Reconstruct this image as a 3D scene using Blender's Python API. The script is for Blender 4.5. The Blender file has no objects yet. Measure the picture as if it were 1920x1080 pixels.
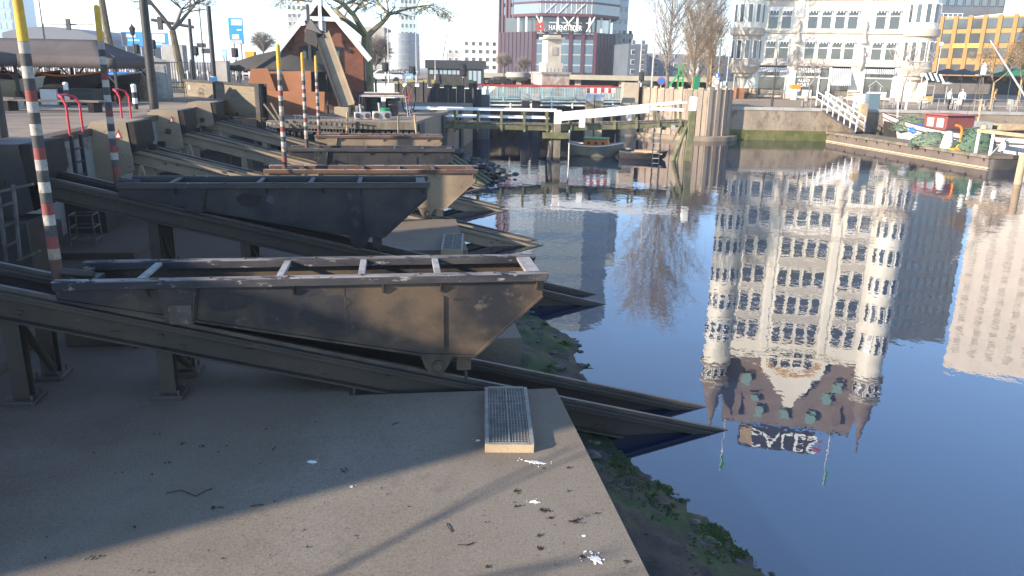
import bpy, math, random
from mathutils import Vector, Matrix
R = math.radians
rnd = random.Random(7)
scene = bpy.context.scene
COL = scene.collection
# ------------------------------------------------------------------ camera
EYE = Vector((0, 0, 5.2)); FPX = 1450.0; PITCH = math.atan(410 / 1450); ROLL = 0.02
_f = Vector((0, math.cos(PITCH), -math.sin(PITCH)))
_d0 = Vector((0, -math.sin(PITCH), -math.cos(PITCH))); _r0 = Vector((1, 0, 0))
_r = _r0 * math.cos(ROLL) - _d0 * math.sin(ROLL)
_d = _d0 * math.cos(ROLL) + _r0 * math.sin(ROLL)
cam = bpy.data.cameras.new('camera'); camo = bpy.data.objects.new('camera', cam); COL.objects.link(camo)
cam.sensor_width = 36; cam.lens = FPX / 1920 * 36; cam.clip_start = .05; cam.clip_end = 6000
m = Matrix((( _r.x, -_d.x, -_f.x, EYE.x), (_r.y, -_d.y, -_f.y, EYE.y), (_r.z, -_d.z, -_f.z, EYE.z), (0, 0, 0, 1)))
camo.matrix_world = m
scene.camera = camo
# ------------------------------------------------------------------ sky, sun, exposure
SUN_EL, SUN_AZ = 20.0, 238.0            # azimuth clockwise from +Y
w = bpy.data.worlds.new('World'); scene.world = w; w.use_nodes = True
nt = w.node_tree; nt.nodes.clear()
sky = nt.nodes.new('ShaderNodeTexSky'); sky.sky_type = 'NISHITA'; sky.sun_disc = False
sky.sun_elevation = R(SUN_EL); sky.sun_rotation = R(SUN_AZ); sky.air_density = 0.75; sky.dust_density = 0.0; sky.ozone_density = 2.0
bg = nt.nodes.new('ShaderNodeBackground'); bg.inputs['Strength'].default_value = 0.15
wo = nt.nodes.new('ShaderNodeOutputWorld')
nt.links.new(sky.outputs[0], bg.inputs['Color']); nt.links.new(bg.outputs[0], wo.inputs[0])
sun = bpy.data.lights.new('sun', 'SUN'); sun.energy = 4.4; sun.angle = R(.5); sun.color = (1, .87, .72)
suno = bpy.data.objects.new('sun', sun); COL.objects.link(suno)
_sd = Vector((math.sin(R(SUN_AZ)) * math.cos(R(SUN_EL)), math.cos(R(SUN_AZ)) * math.cos(R(SUN_EL)), math.sin(R(SUN_EL))))
suno.rotation_euler = _sd.to_track_quat('Z', 'Y').to_euler(); suno.location = (-40, -25, 60)
scene.view_settings.view_transform = 'Standard'; scene.view_settings.look = 'None'
scene.view_settings.gamma = 1; scene.view_settings.use_curve_mapping = False
scene.view_settings.exposure = 1.55
SUNH = Vector((-_sd.x, -_sd.y, 0)).normalized()      # the way shadows fall

# ------------------------------------------------------------------ helpers
def ray(x, y): return _f + _r * ((x - 960) / FPX) + _d * ((y - 540) / FPX)
def at(x, y, Y):                     # the point seen at photo pixel x, y, Y metres ahead
    v = ray(x, y); return EYE + v * (Y / v.y)
def gr(x, y, z=0.0):                 # the same at height z
    v = ray(x, y); return EYE + v * ((z - EYE.z) / v.z)

class MB:
    def __init__(s, M=None): s.v = []; s.f = []; s.fm = []; s.mats = []; s.M = M
    def mi(s, mat):
        if mat not in s.mats: s.mats.append(mat)
        return s.mats.index(mat)
    def add(s, vs, fs, mat):
        b = len(s.v); k = s.mi(mat)
        for p in vs:
            p = Vector(p); s.v.append(s.M @ p if s.M else p)
        for f in fs: s.f.append([b + i for i in f]); s.fm.append(k)
        return s
    def box(s, c, d, mat, rz=0, rot=None):
        c = Vector(c); hx, hy, hz = d[0] / 2, d[1] / 2, d[2] / 2
        T = rot if rot else (Matrix.Rotation(rz, 3, 'Z') if rz else None)
        vs = []
        for z in (-hz, hz):
            for x, y in ((-hx, -hy), (hx, -hy), (hx, hy), (-hx, hy)):
                p = Vector((x, y, z)); vs.append(c + (T @ p if T else p))
        return s.add(vs, [(3, 2, 1, 0), (4, 5, 6, 7), (0, 1, 5, 4), (1, 2, 6, 5), (2, 3, 7, 6), (3, 0, 4, 7)], mat)
    def bb(s, x0, x1, y0, y1, z0, z1, mat): return s.box(((x0 + x1) / 2, (y0 + y1) / 2, (z0 + z1) / 2), (x1 - x0, y1 - y0, z1 - z0), mat)
    def prism(s, pts, ext, mat):
        n = len(pts); pts = [Vector(p) for p in pts]; e = Vector(ext)
        vs = pts + [p + e for p in pts]
        nrm = Vector((0, 0, 0))
        for i in range(n): nrm += (pts[i] - pts[0]).cross(pts[(i + 1) % n] - pts[0])
        fs = [list(range(n)), list(range(2 * n - 1, n - 1, -1))] + [(i, n + i, n + (i + 1) % n, (i + 1) % n) for i in range(n)]
        if nrm.dot(e) > 0: fs = [list(reversed(f)) for f in fs]
        return s.add(vs, fs, mat)
    def bar(s, p0, p1, w, h, mat, up=(0, 0, 1), ctr=True):
        p0 = Vector(p0); p1 = Vector(p1); a = (p1 - p0).normalized(); up = Vector(up)
        if abs(a.dot(up)) > .98: up = Vector((0, 1, 0)) if abs(a.y) < .9 else Vector((1, 0, 0))
        sd = a.cross(up).normalized() * (w / 2); u = sd.cross(a).normalized() * h
        o = -u / 2 if ctr else Vector((0, 0, 0))
        return s.prism([p0 - sd + o, p0 + sd + o, p0 + sd + o + u, p0 - sd + o + u], p1 - p0, mat)
    def tube(s, p0, p1, r0, r1=None, n=8, mat=None, caps=True):
        p0 = Vector(p0); p1 = Vector(p1); r1 = r0 if r1 is None else r1
        a = (p1 - p0).normalized(); t = Vector((0, 0, 1)) if abs(a.z) < .9 else Vector((1, 0, 0))
        x = a.cross(t).normalized(); y = a.cross(x)
        vs = []
        for p, r in ((p0, r0), (p1, r1)):
            for i in range(n):
                q = 2 * math.pi * i / n; vs.append(p + (x * math.cos(q) + y * math.sin(q)) * r)
        fs = [(i, (i + 1) % n, n + (i + 1) % n, n + i) for i in range(n)]
        if caps: fs += [list(range(n - 1, -1, -1)), list(range(n, 2 * n))]
        return s.add(vs, fs, mat)
    def path(s, pts, r, n=8, mat=None):
        for i in range(len(pts) - 1): s.tube(pts[i], pts[i + 1], r, r, n, mat)
        return s
    def lathe(s, c, prof, n, mat, a0=0, a1=2 * math.pi, cap=True):
        c = Vector(c); full = abs(a1 - a0 - 2 * math.pi) < 1e-4; k = n if full else n + 1; vs = []
        for r, z in prof:
            for i in range(k):
                q = a0 + (a1 - a0) * i / n; vs.append(c + Vector((r * math.cos(q), r * math.sin(q), z)))
        fs = []
        for j in range(len(prof) - 1):
            for i in range(n): fs.append((j * k + i, j * k + (i + 1) % k, (j + 1) * k + (i + 1) % k, (j + 1) * k + i))
        if cap and full:
            if prof[0][0] > .001: fs.append(list(range(k - 1, -1, -1)))
            if prof[-1][0] > .001: fs.append(list(range((len(prof) - 1) * k, len(prof) * k)))
        return s.add(vs, fs, mat)
    def quad(s, a, b, c, d, mat): return s.add([a, b, c, d], [(0, 1, 2, 3)], mat)

ORG = {}
def props(o, label=None, cat=None, group=None, kind=None):
    if label: o['label'] = label
    if cat: o['category'] = cat
    if group: o['group'] = group
    if kind: o['kind'] = kind
    return o
def thing(name, label, cat, loc=(0, 0, 0), rz=0, group=None):
    o = bpy.data.objects.new(name, None); COL.objects.link(o); o.empty_display_size = .2
    o.location = loc; o.rotation_euler = (0, 0, rz); ORG[o.name] = Vector(loc)
    return props(o, label, cat, group)
def build(mb, name, parent=None, label=None, cat=None, group=None, kind=None, local=False, bevel=0, smooth=True, org=None):
    """one mesh object; world coordinates unless local"""
    if org is None:
        if parent is not None: org = Vector((0, 0, 0)) if local else ORG[parent.name]
        elif kind == 'structure' or local or not mb.v: org = Vector((0, 0, 0))
        else:
            xs = [p.x for p in mb.v]; ys = [p.y for p in mb.v]
            org = Vector(((min(xs) + max(xs)) / 2, (min(ys) + max(ys)) / 2, min(p.z for p in mb.v)))
    me = bpy.data.meshes.new(name)
    me.from_pydata([p - org for p in mb.v], [], mb.f)
    for mt in mb.mats: me.materials.append(mt)
    me.polygons.foreach_set('material_index', mb.fm)
    if smooth:
        me.polygons.foreach_set('use_smooth', [True] * len(me.polygons)); me.set_sharp_from_angle(angle=R(38))
    me.update()
    o = bpy.data.objects.new(name, me); COL.objects.link(o)
    if parent is not None: o.parent = parent
    elif not local: o.location = org
    ORG[o.name] = org
    if bevel:
        md = o.modifiers.new('edge', 'BEVEL'); md.width = bevel; md.segments = 2; md.limit_method = 'ANGLE'; md.angle_limit = R(40)
    return props(o, label, cat, group, kind)
def copy_tree(o, parent=None, label=None, loc=None, rz=None):
    c = o.copy(); COL.objects.link(c)
    if parent is not None: c.parent = parent
    if loc is not None: c.location = loc; ORG[c.name] = Vector(loc)
    if rz is not None: c.rotation_euler = (0, 0, rz)
    if label: c['label'] = label
    for ch in list(o.children): copy_tree(ch, c)
    return c
def text(s, size, mat, M, name='lettering', parent=None, depth=.02, align='CENTER', sx=1.0):
    cu = bpy.data.curves.new(name, 'FONT'); cu.body = s; cu.size = size; cu.extrude = depth; cu.align_x = align; cu.align_y = 'CENTER'; cu.resolution_u = 3
    t = bpy.data.objects.new(name, cu); COL.objects.link(t)
    dg = bpy.context.evaluated_depsgraph_get(); me = bpy.data.meshes.new_from_object(t.evaluated_get(dg))
    bpy.data.objects.remove(t)
    me.materials.clear(); me.materials.append(mat)
    org = ORG[parent.name] if parent else Vector((0, 0, 0))
    me.transform(Matrix.Translation(-org) @ M @ Matrix.Diagonal((sx, 1, 1, 1)))
    o = bpy.data.objects.new(name, me); COL.objects.link(o)
    if parent: o.parent = parent
    return o
def frame(p, xa, za=(0, 0, 1)):      # local x along xa, z up, y = into the thing (away from the viewer when xa runs to the right)
    xa = Vector(xa).normalized(); za = Vector(za).normalized(); ya = za.cross(xa).normalized(); za = xa.cross(ya)
    return Matrix(((xa.x, ya.x, za.x, p[0]), (xa.y, ya.y, za.y, p[1]), (xa.z, ya.z, za.z, p[2]), (0, 0, 0, 1)))
UPRIGHT = Matrix(((1, 0, 0, 0), (0, 0, -1, 0), (0, 1, 0, 0), (0, 0, 0, 1)))   # lettering in x/y stands up in x/z

# ------------------------------------------------------------------ materials
def mk(name, c, rough=.75, metal=0., c2=None, s2=1.2, a2=1., c3=None, s3=9., t3=(.55, .68), a3=1., bump=0., bs=45., stretch=(1, 1, 1), spec=.35, grain=.12, c4=None, s4=40, t4=(.62, .7), dirt_shade=None):
    mt = bpy.data.materials.new(name); mt.use_nodes = True; n = mt.node_tree; N = n.nodes; L = n.links
    b = N['Principled BSDF']; b.inputs['Roughness'].default_value = rough; b.inputs['Metallic'].default_value = metal
    b.inputs['Specular IOR Level'].default_value = spec
    g = N.new('ShaderNodeNewGeometry'); mp = N.new('ShaderNodeMapping'); mp.inputs['Scale'].default_value = stretch
    L.new(g.outputs['Position'], mp.inputs['Vector'])
    def noise(sc, det=6, ro=.6):
        q = N.new('ShaderNodeTexNoise'); q.inputs['Scale'].default_value = sc; q.inputs['Detail'].default_value = det; q.inputs['Roughness'].default_value = ro
        L.new(mp.outputs[0], q.inputs['Vector']); return q.outputs['Fac']
    def ramp(src, lo, hi, amt):
        q = N.new('ShaderNodeMapRange'); q.inputs['From Min'].default_value = lo; q.inputs['From Max'].default_value = hi; q.inputs['To Max'].default_value = amt
        q.interpolation_type = 'SMOOTHSTEP'; L.new(src, q.inputs['Value']); return q.outputs['Result']
    def mix(fac, a, bcol, mode='MIX'):
        q = N.new('ShaderNodeMix'); q.data_type = 'RGBA'; q.blend_type = mode
        L.new(fac, q.inputs['Factor']) if not isinstance(fac, float) else q.inputs['Factor'].__setattr__('default_value', fac)
        if isinstance(a, tuple): q.inputs[6].default_value = (*a, 1)
        else: L.new(a, q.inputs[6])
        if isinstance(bcol, tuple): q.inputs[7].default_value = (*bcol, 1)
        else: L.new(bcol, q.inputs[7])
        return q.outputs[2]
    col = tuple(c)
    if c2: col = mix(ramp(noise(s2), .36, .64, a2), col, tuple(c2))
    if c3: col = mix(ramp(noise(s3, 8, .7), t3[0], t3[1], a3), col, tuple(c3))
    if c4: col = mix(ramp(noise(s4, 2, .5), t4[0], t4[1], .8), col, tuple(c4))
    if dirt_shade:      # brown dust, deepened by painted-in shade, at the inland end of the slab
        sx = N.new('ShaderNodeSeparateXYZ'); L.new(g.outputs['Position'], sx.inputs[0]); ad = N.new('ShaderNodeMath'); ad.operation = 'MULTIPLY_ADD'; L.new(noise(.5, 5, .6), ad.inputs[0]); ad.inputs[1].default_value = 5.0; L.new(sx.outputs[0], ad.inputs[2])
        col = mix(ramp(ad.outputs[0], -.6, -4.2, .85), col, tuple(dirt_shade))
    if grain:
        gn = N.new('ShaderNodeMapRange'); gn.inputs['From Min'].default_value = .3; gn.inputs['From Max'].default_value = .7
        gn.inputs['To Min'].default_value = 1 - grain; gn.inputs['To Max'].default_value = 1 + grain
        L.new(noise(bs * .7, 3, .7), gn.inputs['Value'])
        cb = N.new('ShaderNodeCombineColor'); [L.new(gn.outputs[0], cb.inputs[i]) for i in range(3)]
        col = mix(1.0, col, cb.outputs[0], 'MULTIPLY')
    if isinstance(col, tuple): b.inputs['Base Color'].default_value = (*col, 1)
    else: L.new(col, b.inputs['Base Color'])
    if bump:
        bp = N.new('ShaderNodeBump'); bp.inputs['Strength'].default_value = min(1, bump * 1); bp.inputs['Distance'].default_value = .01
        L.new(noise(bs, 6, .65), bp.inputs['Height']); L.new(bp.outputs[0], b.inputs['Normal'])
    return mt
def glassy(name, c, rough=.08, spec=.9):
    return mk(name, c, rough, spec=spec, grain=0)
def emis(name, c, e):
    mt = mk(name, c, grain=0); b = mt.node_tree.nodes['Principled BSDF']; b.inputs['Emission Color'].default_value = (*c, 1); b.inputs['Emission Strength'].default_value = e; return mt
def bricky(name, c, c2, mortar, w, h, scale=1.0, rough=.85):
    mt = mk(name, c, rough, c2=c2, s2=.6, bump=.3); n = mt.node_tree; N = n.nodes; L = n.links
    b = N['Principled BSDF']; src = b.inputs['Base Color'].links[0].from_socket
    g = N.new('ShaderNodeNewGeometry'); sp = N.new('ShaderNodeSeparateXYZ'); L.new(g.outputs['Position'], sp.inputs[0])
    ad = N.new('ShaderNodeMath'); ad.operation = 'ADD'; L.new(sp.outputs[0], ad.inputs[0]); L.new(sp.outputs[1], ad.inputs[1])
    cb = N.new('ShaderNodeCombineXYZ'); L.new(ad.outputs[0], cb.inputs[0]); L.new(sp.outputs[2], cb.inputs[1])
    br = N.new('ShaderNodeTexBrick'); L.new(cb.outputs[0], br.inputs['Vector']); br.inputs['Scale'].default_value = scale
    br.inputs['Brick Width'].default_value = w; br.inputs['Row Height'].default_value = h; br.inputs['Mortar Size'].default_value = .012
    br.inputs['Color1'].default_value = (1, 1, 1, 1); br.inputs['Color2'].default_value = (.72, .7, .7, 1); br.inputs['Mortar'].default_value = (*mortar, 1)
    q = N.new('ShaderNodeMix'); q.data_type = 'RGBA'; q.blend_type = 'MULTIPLY'; q.inputs[0].default_value = 1
    L.new(src, q.inputs[6]); L.new(br.outputs[0], q.inputs[7]); L.new(q.outputs[2], b.inputs['Base Color']); return mt

concrete = mk('concrete', (.190, .160, .124), .85, c2=(.150, .119, .086), s2=.3, c3=(.115, .095, .075), s3=2.2, t3=(.54, .72), a3=.6, bump=.35, bs=60, grain=.26, c4=(.10, .085, .07), s4=26, t4=(.62, .74), dirt_shade=(.075, .052, .036))
pale_concrete = mk('pale_concrete', (.36, .34, .31), .85, c2=(.28, .265, .24), s2=.8, bump=.2)
quay_stone = mk('quay_stone', (.28, .225, .165), .9, c2=(.20, .16, .115), s2=.7, c3=(.13, .10, .07), s3=1.6, t3=(.5, .68), bump=.4, bs=12, stretch=(1, 1, .6))
quay_algae = mk('quay_algae', (.11, .11, .04), .8, c2=(.07, .08, .02), s2=1.2, c3=(.16, .13, .06), s3=2, t3=(.5, .65), bump=.4, bs=12)
mud = mk('mud', (.042, .038, .034), .6, c2=(.026, .023, .021), s2=1.6, c3=(.022, .05, .010), s3=1.1, t3=(.46, .56), bump=1., bs=16, spec=.2)
paving = mk('paving', (.27, .205, .145), .9, c2=(.21, .165, .12), s2=.25, c3=(.17, .145, .125), s3=2.5, bump=.3, bs=9)
asphalt = mk('asphalt', (.10, .10, .10), .9, c2=(.075, .075, .075), s2=.2)
grass_m = mk('grass', (.06, .085, .02), .95, c2=(.085, .09, .03), s2=.8, bump=.5, bs=8)
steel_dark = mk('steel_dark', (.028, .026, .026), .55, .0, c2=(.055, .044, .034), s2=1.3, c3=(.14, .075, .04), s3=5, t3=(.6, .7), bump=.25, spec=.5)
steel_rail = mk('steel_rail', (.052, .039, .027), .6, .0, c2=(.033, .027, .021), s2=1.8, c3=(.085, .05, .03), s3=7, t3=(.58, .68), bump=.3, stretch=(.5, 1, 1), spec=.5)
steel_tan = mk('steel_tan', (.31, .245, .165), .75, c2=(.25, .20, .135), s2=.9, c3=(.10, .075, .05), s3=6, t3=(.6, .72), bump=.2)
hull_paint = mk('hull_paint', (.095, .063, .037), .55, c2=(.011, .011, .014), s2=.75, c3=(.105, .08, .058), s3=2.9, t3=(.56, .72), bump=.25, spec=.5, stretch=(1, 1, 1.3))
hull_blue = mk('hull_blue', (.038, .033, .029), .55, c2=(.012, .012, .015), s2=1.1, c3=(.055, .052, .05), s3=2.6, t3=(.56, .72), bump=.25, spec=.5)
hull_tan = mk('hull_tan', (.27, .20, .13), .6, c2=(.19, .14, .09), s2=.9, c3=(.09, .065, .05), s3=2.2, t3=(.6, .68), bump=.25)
worn_white = mk('worn_white', (.27, .25, .235), .7, c2=(.13, .115, .105), s2=1.5, c3=(.028, .026, .03), s3=4.5, t3=(.53, .56), bump=.4, stretch=(.5, 1.5, 1.5))
worn_black = mk('worn_black', (.06, .055, .055), .6, c2=(.022, .022, .028), s2=1.4, c3=(.23, .21, .19), s3=5.5, t3=(.6, .64), bump=.4, stretch=(.5, 1.5, 1.5))
black_in = mk('dull_black', (.018, .017, .017), .8, c2=(.03, .024, .018), s2=2)  # plain black, also used for the shade inside hollow parts
rust_orange = mk('rust_orange', (.30, .13, .065), .85, c2=(.24, .10, .05), s2=.6, c3=(.22, .14, .09), s3=2, t3=(.6, .8), bump=.2)
rust_dark = mk('rust_dark', (.12, .06, .035), .8, c2=(.07, .045, .035), s2=1.5, bump=.3)
yellow_p = mk('yellow_paint', (.58, .35, .04), .6, c2=(.46, .27, .035), s2=3, c3=(.35, .2, .05), s3=10, t3=(.62, .7))
white_p = mk('white_paint', (.74, .73, .70), .55, c2=(.62, .60, .56), s2=2, c3=(.35, .28, .22), s3=9, t3=(.62, .72))
white_clean = mk('white_clean', (.8, .8, .78), .5)
black_p = mk('black_paint', (.03, .03, .035), .5, c2=(.05, .045, .04), s2=3, c3=(.14, .12, .1), s3=9, t3=(.64, .72))
red_p = mk('red_paint', (.42, .045, .04), .5, c2=(.33, .05, .04), s2=3, c3=(.2, .1, .07), s3=9, t3=(.62, .72))
red_hoop = mk('red_hoop', (.50, .03, .045), .4, grain=.05)
blue_p = mk('blue_paint', (.02, .16, .55), .45, grain=.05)
sign_blue = mk('sign_blue', (.02, .22, .70), .5, grain=.04)
lightblue_p = mk('pale_blue', (.25, .5, .68), .5, grain=.05)
green_p = mk('green_paint', (.02, .28, .09), .5, grain=.05)
orange_p = mk('orange_paint', (.8, .22, .02), .5, grain=.05)
grey_metal = mk('grey_metal', (.32, .33, .34), .4, .5, c2=(.25, .26, .27), s2=2)
frame_grey = mk('frame_grey', (.13, .125, .115), .6, c2=(.08, .075, .07), s2=5)
grate_steel = mk('grating_steel', (.27, .26, .235), .55, .2, c2=(.2, .19, .17), s2=6)
galv = mk('galvanised', (.42, .42, .40), .5, .3, c2=(.32, .31, .29), s2=4)
dark_metal = mk('dark_metal', (.035, .037, .042), .45)
wood_grey = mk('wood_grey', (.20, .165, .125), .9, c2=(.13, .105, .08), s2=1.5, c3=(.10, .105, .05), s3=3, t3=(.52, .66), bump=.4, bs=20, stretch=(1, 1, .4))
wood_green = mk('wood_green', (.17, .16, .09), .9, c2=(.10, .10, .05), s2=1.6, c3=(.07, .09, .03), s3=3, bump=.4, bs=20)
wood_tan = mk('wood_tan', (.42, .31, .19), .85, c2=(.33, .24, .15), s2=2, bump=.2)
pile_dark = mk('pile_dark', (.075, .07, .068), .8, c2=(.045, .045, .05), s2=.9, c3=(.12, .10, .07), s3=2, bump=.4, bs=14, stretch=(1, 1, .3))
pile_tan = mk('pile_tan', (.34, .27, .20), .85, c2=(.26, .20, .15), s2=.9, c3=(.17, .13, .10), s3=2, bump=.4, bs=14, stretch=(1, 1, .3))
canvas_brown = mk('canvas_brown', (.085, .07, .065), .9, c2=(.10, .085, .08), s2=.6, bump=.2, bs=8)
tarp_dark = mk('tarp_dark', (.065, .06, .052), .9, c2=(.05, .047, .042), s2=.5, bump=.3, bs=4)
brick_red = bricky('brick_red', (.34, .15, .095), (.26, .115, .075), (.6, .5, .45), .22, .066)
stone_white = mk('glazed_white_brick', (.80, .75, .64), .5, c2=(.72, .67, .56), s2=.3, c3=(.66, .60, .52), s3=.8, t3=(.55, .8), a3=.6)
stone_tan = mk('sandstone', (.52, .46, .38), .8, c2=(.40, .35, .29), s2=.6, c3=(.28, .25, .21), s3=1.4)
roof_brown = mk('slate_brown', (.17, .13, .105), .8, c2=(.21, .165, .135), s2=.5)
glass_dark = glassy('window_glass', (.06, .066, .068), .06)
glass_blue = glassy('blue_glass', (.10, .15, .19), .1)
glass_pale = glassy('pale_glass', (.30, .37, .40), .12)
bark = mk('bark', (.16, .135, .095), .95, c2=(.10, .085, .065), s2=3, c3=(.13, .14, .05), s3=2, t3=(.5, .65), bump=.6, bs=18)
bark_grey = mk('bark_grey', (.15, .135, .12), .95, c2=(.11, .10, .09), s2=3)
bark_tan = mk('bark_tan', (.34, .24, .12), .95, c2=(.26, .18, .09), s2=2)
net_green = mk('net_green', (.07, .12, .08), .9, c2=(.11, .16, .11), s2=3, c3=(.04, .07, .045), s3=6, bump=1, bs=14)
# ================================================================== water, ground, quays
AZ = R(8.6); U = Vector((math.cos(AZ), math.sin(AZ), 0)); V = Vector((-math.sin(AZ), math.cos(AZ), 0))
ENDS = [Vector((3.32, 10.74, 0)), Vector((2.2, 17.19, 0)), Vector((0.96, 23.29, 0)), Vector((-.16, 29.24, 0)), Vector((-1.25, 35.05, 0))]
E0 = ENDS[0]
def uv(u, v, z=0.0): return E0 + U * u + V * v + Vector((0, 0, z))
SV = [(e - E0).dot(V) for e in ENDS]; SU = [(e - E0).dot(U) for e in ENDS]
def water_mat():
    mt = bpy.data.materials.new('harbour_water'); mt.use_nodes = True; n = mt.node_tree; N = n.nodes; L = n.links
    b = N['Principled BSDF']; b.inputs['Base Color'].default_value = (.003, .012, .036, 1); b.inputs['Roughness'].default_value = .0
    b.inputs['IOR'].default_value = 2.45; b.inputs['Specular IOR Level'].default_value = .5
    g = N.new('ShaderNodeNewGeometry')
    def noise(sc, st, det):
        mp = N.new('ShaderNodeMapping'); mp.inputs['Scale'].default_value = st; L.new(g.outputs['Position'], mp.inputs[0])
        q = N.new('ShaderNodeTexNoise'); q.inputs['Scale'].default_value = sc; q.inputs['Detail'].default_value = det; q.inputs['Roughness'].default_value = .5
        L.new(mp.outputs[0], q.inputs['Vector']); return q.outputs['Fac']
    a = noise(2.6, (1, .8, 1), 3); c = noise(.6, (1, .9, 1), 2)
    pat = noise(.055, (1, 1.6, 1), 2)
    mr = N.new('ShaderNodeMapRange'); mr.inputs['From Min'].default_value = .38; mr.inputs['From Max'].default_value = .62; mr.inputs['To Min'].default_value = .35; mr.inputs['To Max'].default_value = 1.25
    L.new(pat, mr.inputs[0])
    # the middle of the harbour takes more breeze than the lee of the slip
    sp = N.new('ShaderNodeSeparateXYZ'); L.new(g.outputs['Position'], sp.inputs[0])
    mr2 = N.new('ShaderNodeMapRange'); mr2.inputs['From Min'].default_value = 8; mr2.inputs['From Max'].default_value = 45; mr2.inputs['To Min'].default_value = .18; mr2.inputs['To Max'].default_value = 1.25
    L.new(sp.outputs[1], mr2.inputs[0])
    def mul(x, y):
        q = N.new('ShaderNodeMath'); q.operation = 'MULTIPLY'; L.new(x, q.inputs[0])
        if isinstance(y, float): q.inputs[1].default_value = y
        else: L.new(y, q.inputs[1])
        return q.outputs[0]
    ad = N.new('ShaderNodeMath'); ad.operation = 'ADD'; L.new(mul(a, .0052), ad.inputs[0]); L.new(mul(c, .010), ad.inputs[1])
    hgt = mul(mul(ad.outputs[0], mr.outputs[0]), mr2.outputs[0])
    bp = N.new('ShaderNodeBump'); bp.inputs['Strength'].default_value = 1; bp.inputs['Distance'].default_value = 1.0
    L.new(hgt, bp.inputs['Height']); L.new(bp.outputs[0], b.inputs['Normal']); return mt
b = MB(); b.quad((-60, -60, 0), (160, -60, 0), (160, 110, 0), (-60, 110, 0), water_mat()); build(b, 'harbour_water', kind='structure')
# far and right-hand street level, one sheet to the horizon, cut off at the quay line
QY = lambda x: 64.6 + .012 * (x - 17)
b = MB()
ZF = 2.6
b.add([(-3, 72, ZF), (10, 72, ZF), (17.2, QY(17), ZF), (120, QY(120), ZF), (4000, 70, ZF), (4000, 4000, ZF), (-4000, 4000, ZF), (-4000, 130, ZF), (-3, 130, ZF)], [list(range(9))], paving)
build(b, 'ground', kind='structure')
# left quay terrace
TE = lambda v: uv(-12.85 + SU[1], v)
_a = gr(490, 955, .78); _n = Vector((-SUNH.y, SUNH.x, 0))
_q = TE(0); VC = (_a - _q).dot(_n) / V.dot(_n)          # where the terrace corner must stand to throw the long shadow edge
wall_grey = mk('wall_concrete', (.25, .24, .225), .85, c2=(.19, .18, .165), s2=.8, c3=(.12, .105, .09), s3=2, t3=(.55, .7), bump=.2)
p0 = TE(VC + .05); p1 = TE(23)
b = MB()
ZT = 3.45
b.add([(p0.x, p0.y, ZT), (p1.x, p1.y, ZT), (p1.x - 1.2, 37.5, ZT), (-17, 60, ZT), (-17, 130, ZT), (-4000, 130, ZT), (-4000, -596, ZT)], [list(range(7))], paving)
build(b, 'terrace_ground', kind='structure')
b = MB()     # its retaining wall with a concrete coping
b.prism([p0 + Vector((0, 0, -1)), p1 + Vector((0, 0, -1)), p1 + Vector((0, 0, ZT - .17)), p0 + Vector((0, 0, ZT - .17))], -U * .5, wall_grey)
b.prism([p0 + U * .05 + Vector((0, 0, ZT - .168)), p1 + U * .05 + Vector((0, 0, ZT - .168)), p1 + U * .05 + Vector((0, 0, ZT + .012)), p0 + U * .05 + Vector((0, 0, ZT + .012))], -U * .45, concrete)
c0 = p0 - U * .5
b.prism([c0 + Vector((0, 0, -1)), c0 - U * 60 + Vector((0, 0, -1)), c0 - U * 60 + Vector((0, 0, ZT - .004)), c0 + Vector((0, 0, ZT - .004))], V * .3, pale_concrete)
build(b, 'terrace_wall', kind='structure', bevel=.02)
# strips of lawn and the road behind the terrace
b = MB(); b.add([(-70, 52, ZT + .006), (-22, 52, ZT + .006), (-22, 62, ZT + .006), (-78, 62, ZT + .006)], [(0, 1, 2, 3)], grass_m); build(b, 'lawn', kind='structure')
b = MB(); b.add([(-140, 64, ZT + .005), (-17, 64, ZT + .005), (-17, 110, ZT + .005), (-200, 110, ZT + .005)], [(0, 1, 2, 3)], asphalt); build(b, 'road', kind='structure')
# dock in front of the cottage
ZD = 2.72
b = MB()
dk = [(-12.9, 36.8), (-4.7, 37.4), (-3.2, 59.4), (-17, 60), (-17, 36.8)]
b.prism([(x, y, -1) for x, y in dk], (0, 0, 1 + ZD), paving); build(b, 'dock_ground', kind='structure')
# concrete slip floor: continuous above, fingers between the slips below
def ztop(u): return .92 - .006 * (u + 10)
b = MB()
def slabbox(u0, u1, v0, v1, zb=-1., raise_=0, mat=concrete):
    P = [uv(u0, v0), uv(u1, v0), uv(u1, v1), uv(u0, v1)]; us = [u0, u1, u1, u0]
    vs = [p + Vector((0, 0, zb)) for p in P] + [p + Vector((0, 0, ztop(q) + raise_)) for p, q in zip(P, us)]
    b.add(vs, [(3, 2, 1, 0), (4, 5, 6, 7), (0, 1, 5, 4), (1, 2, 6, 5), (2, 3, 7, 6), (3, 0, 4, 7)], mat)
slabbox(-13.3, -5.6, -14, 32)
edge = []
for i in range(6):
    v0 = -14 if i == 0 else SV[i - 1] + 1.95
    v1 = (SV[i] - .2) if i < 5 else 32
    ue = -2.74 + (SU[i] if i < 5 else SU[4] - .8)
    slabbox(-5.6, ue, v0, v1); edge.append((v0, v1, ue))
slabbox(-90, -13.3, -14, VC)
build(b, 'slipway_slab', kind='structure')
b = MB()
slabbox(-13.2, -10.5, VC, 3.4, zb=.5, raise_=.14); slabbox(-14.5, -10.8, 7.9, 12, zb=.5, raise_=.14)
build(b, 'floor_step', kind='structure', bevel=.02)
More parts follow.
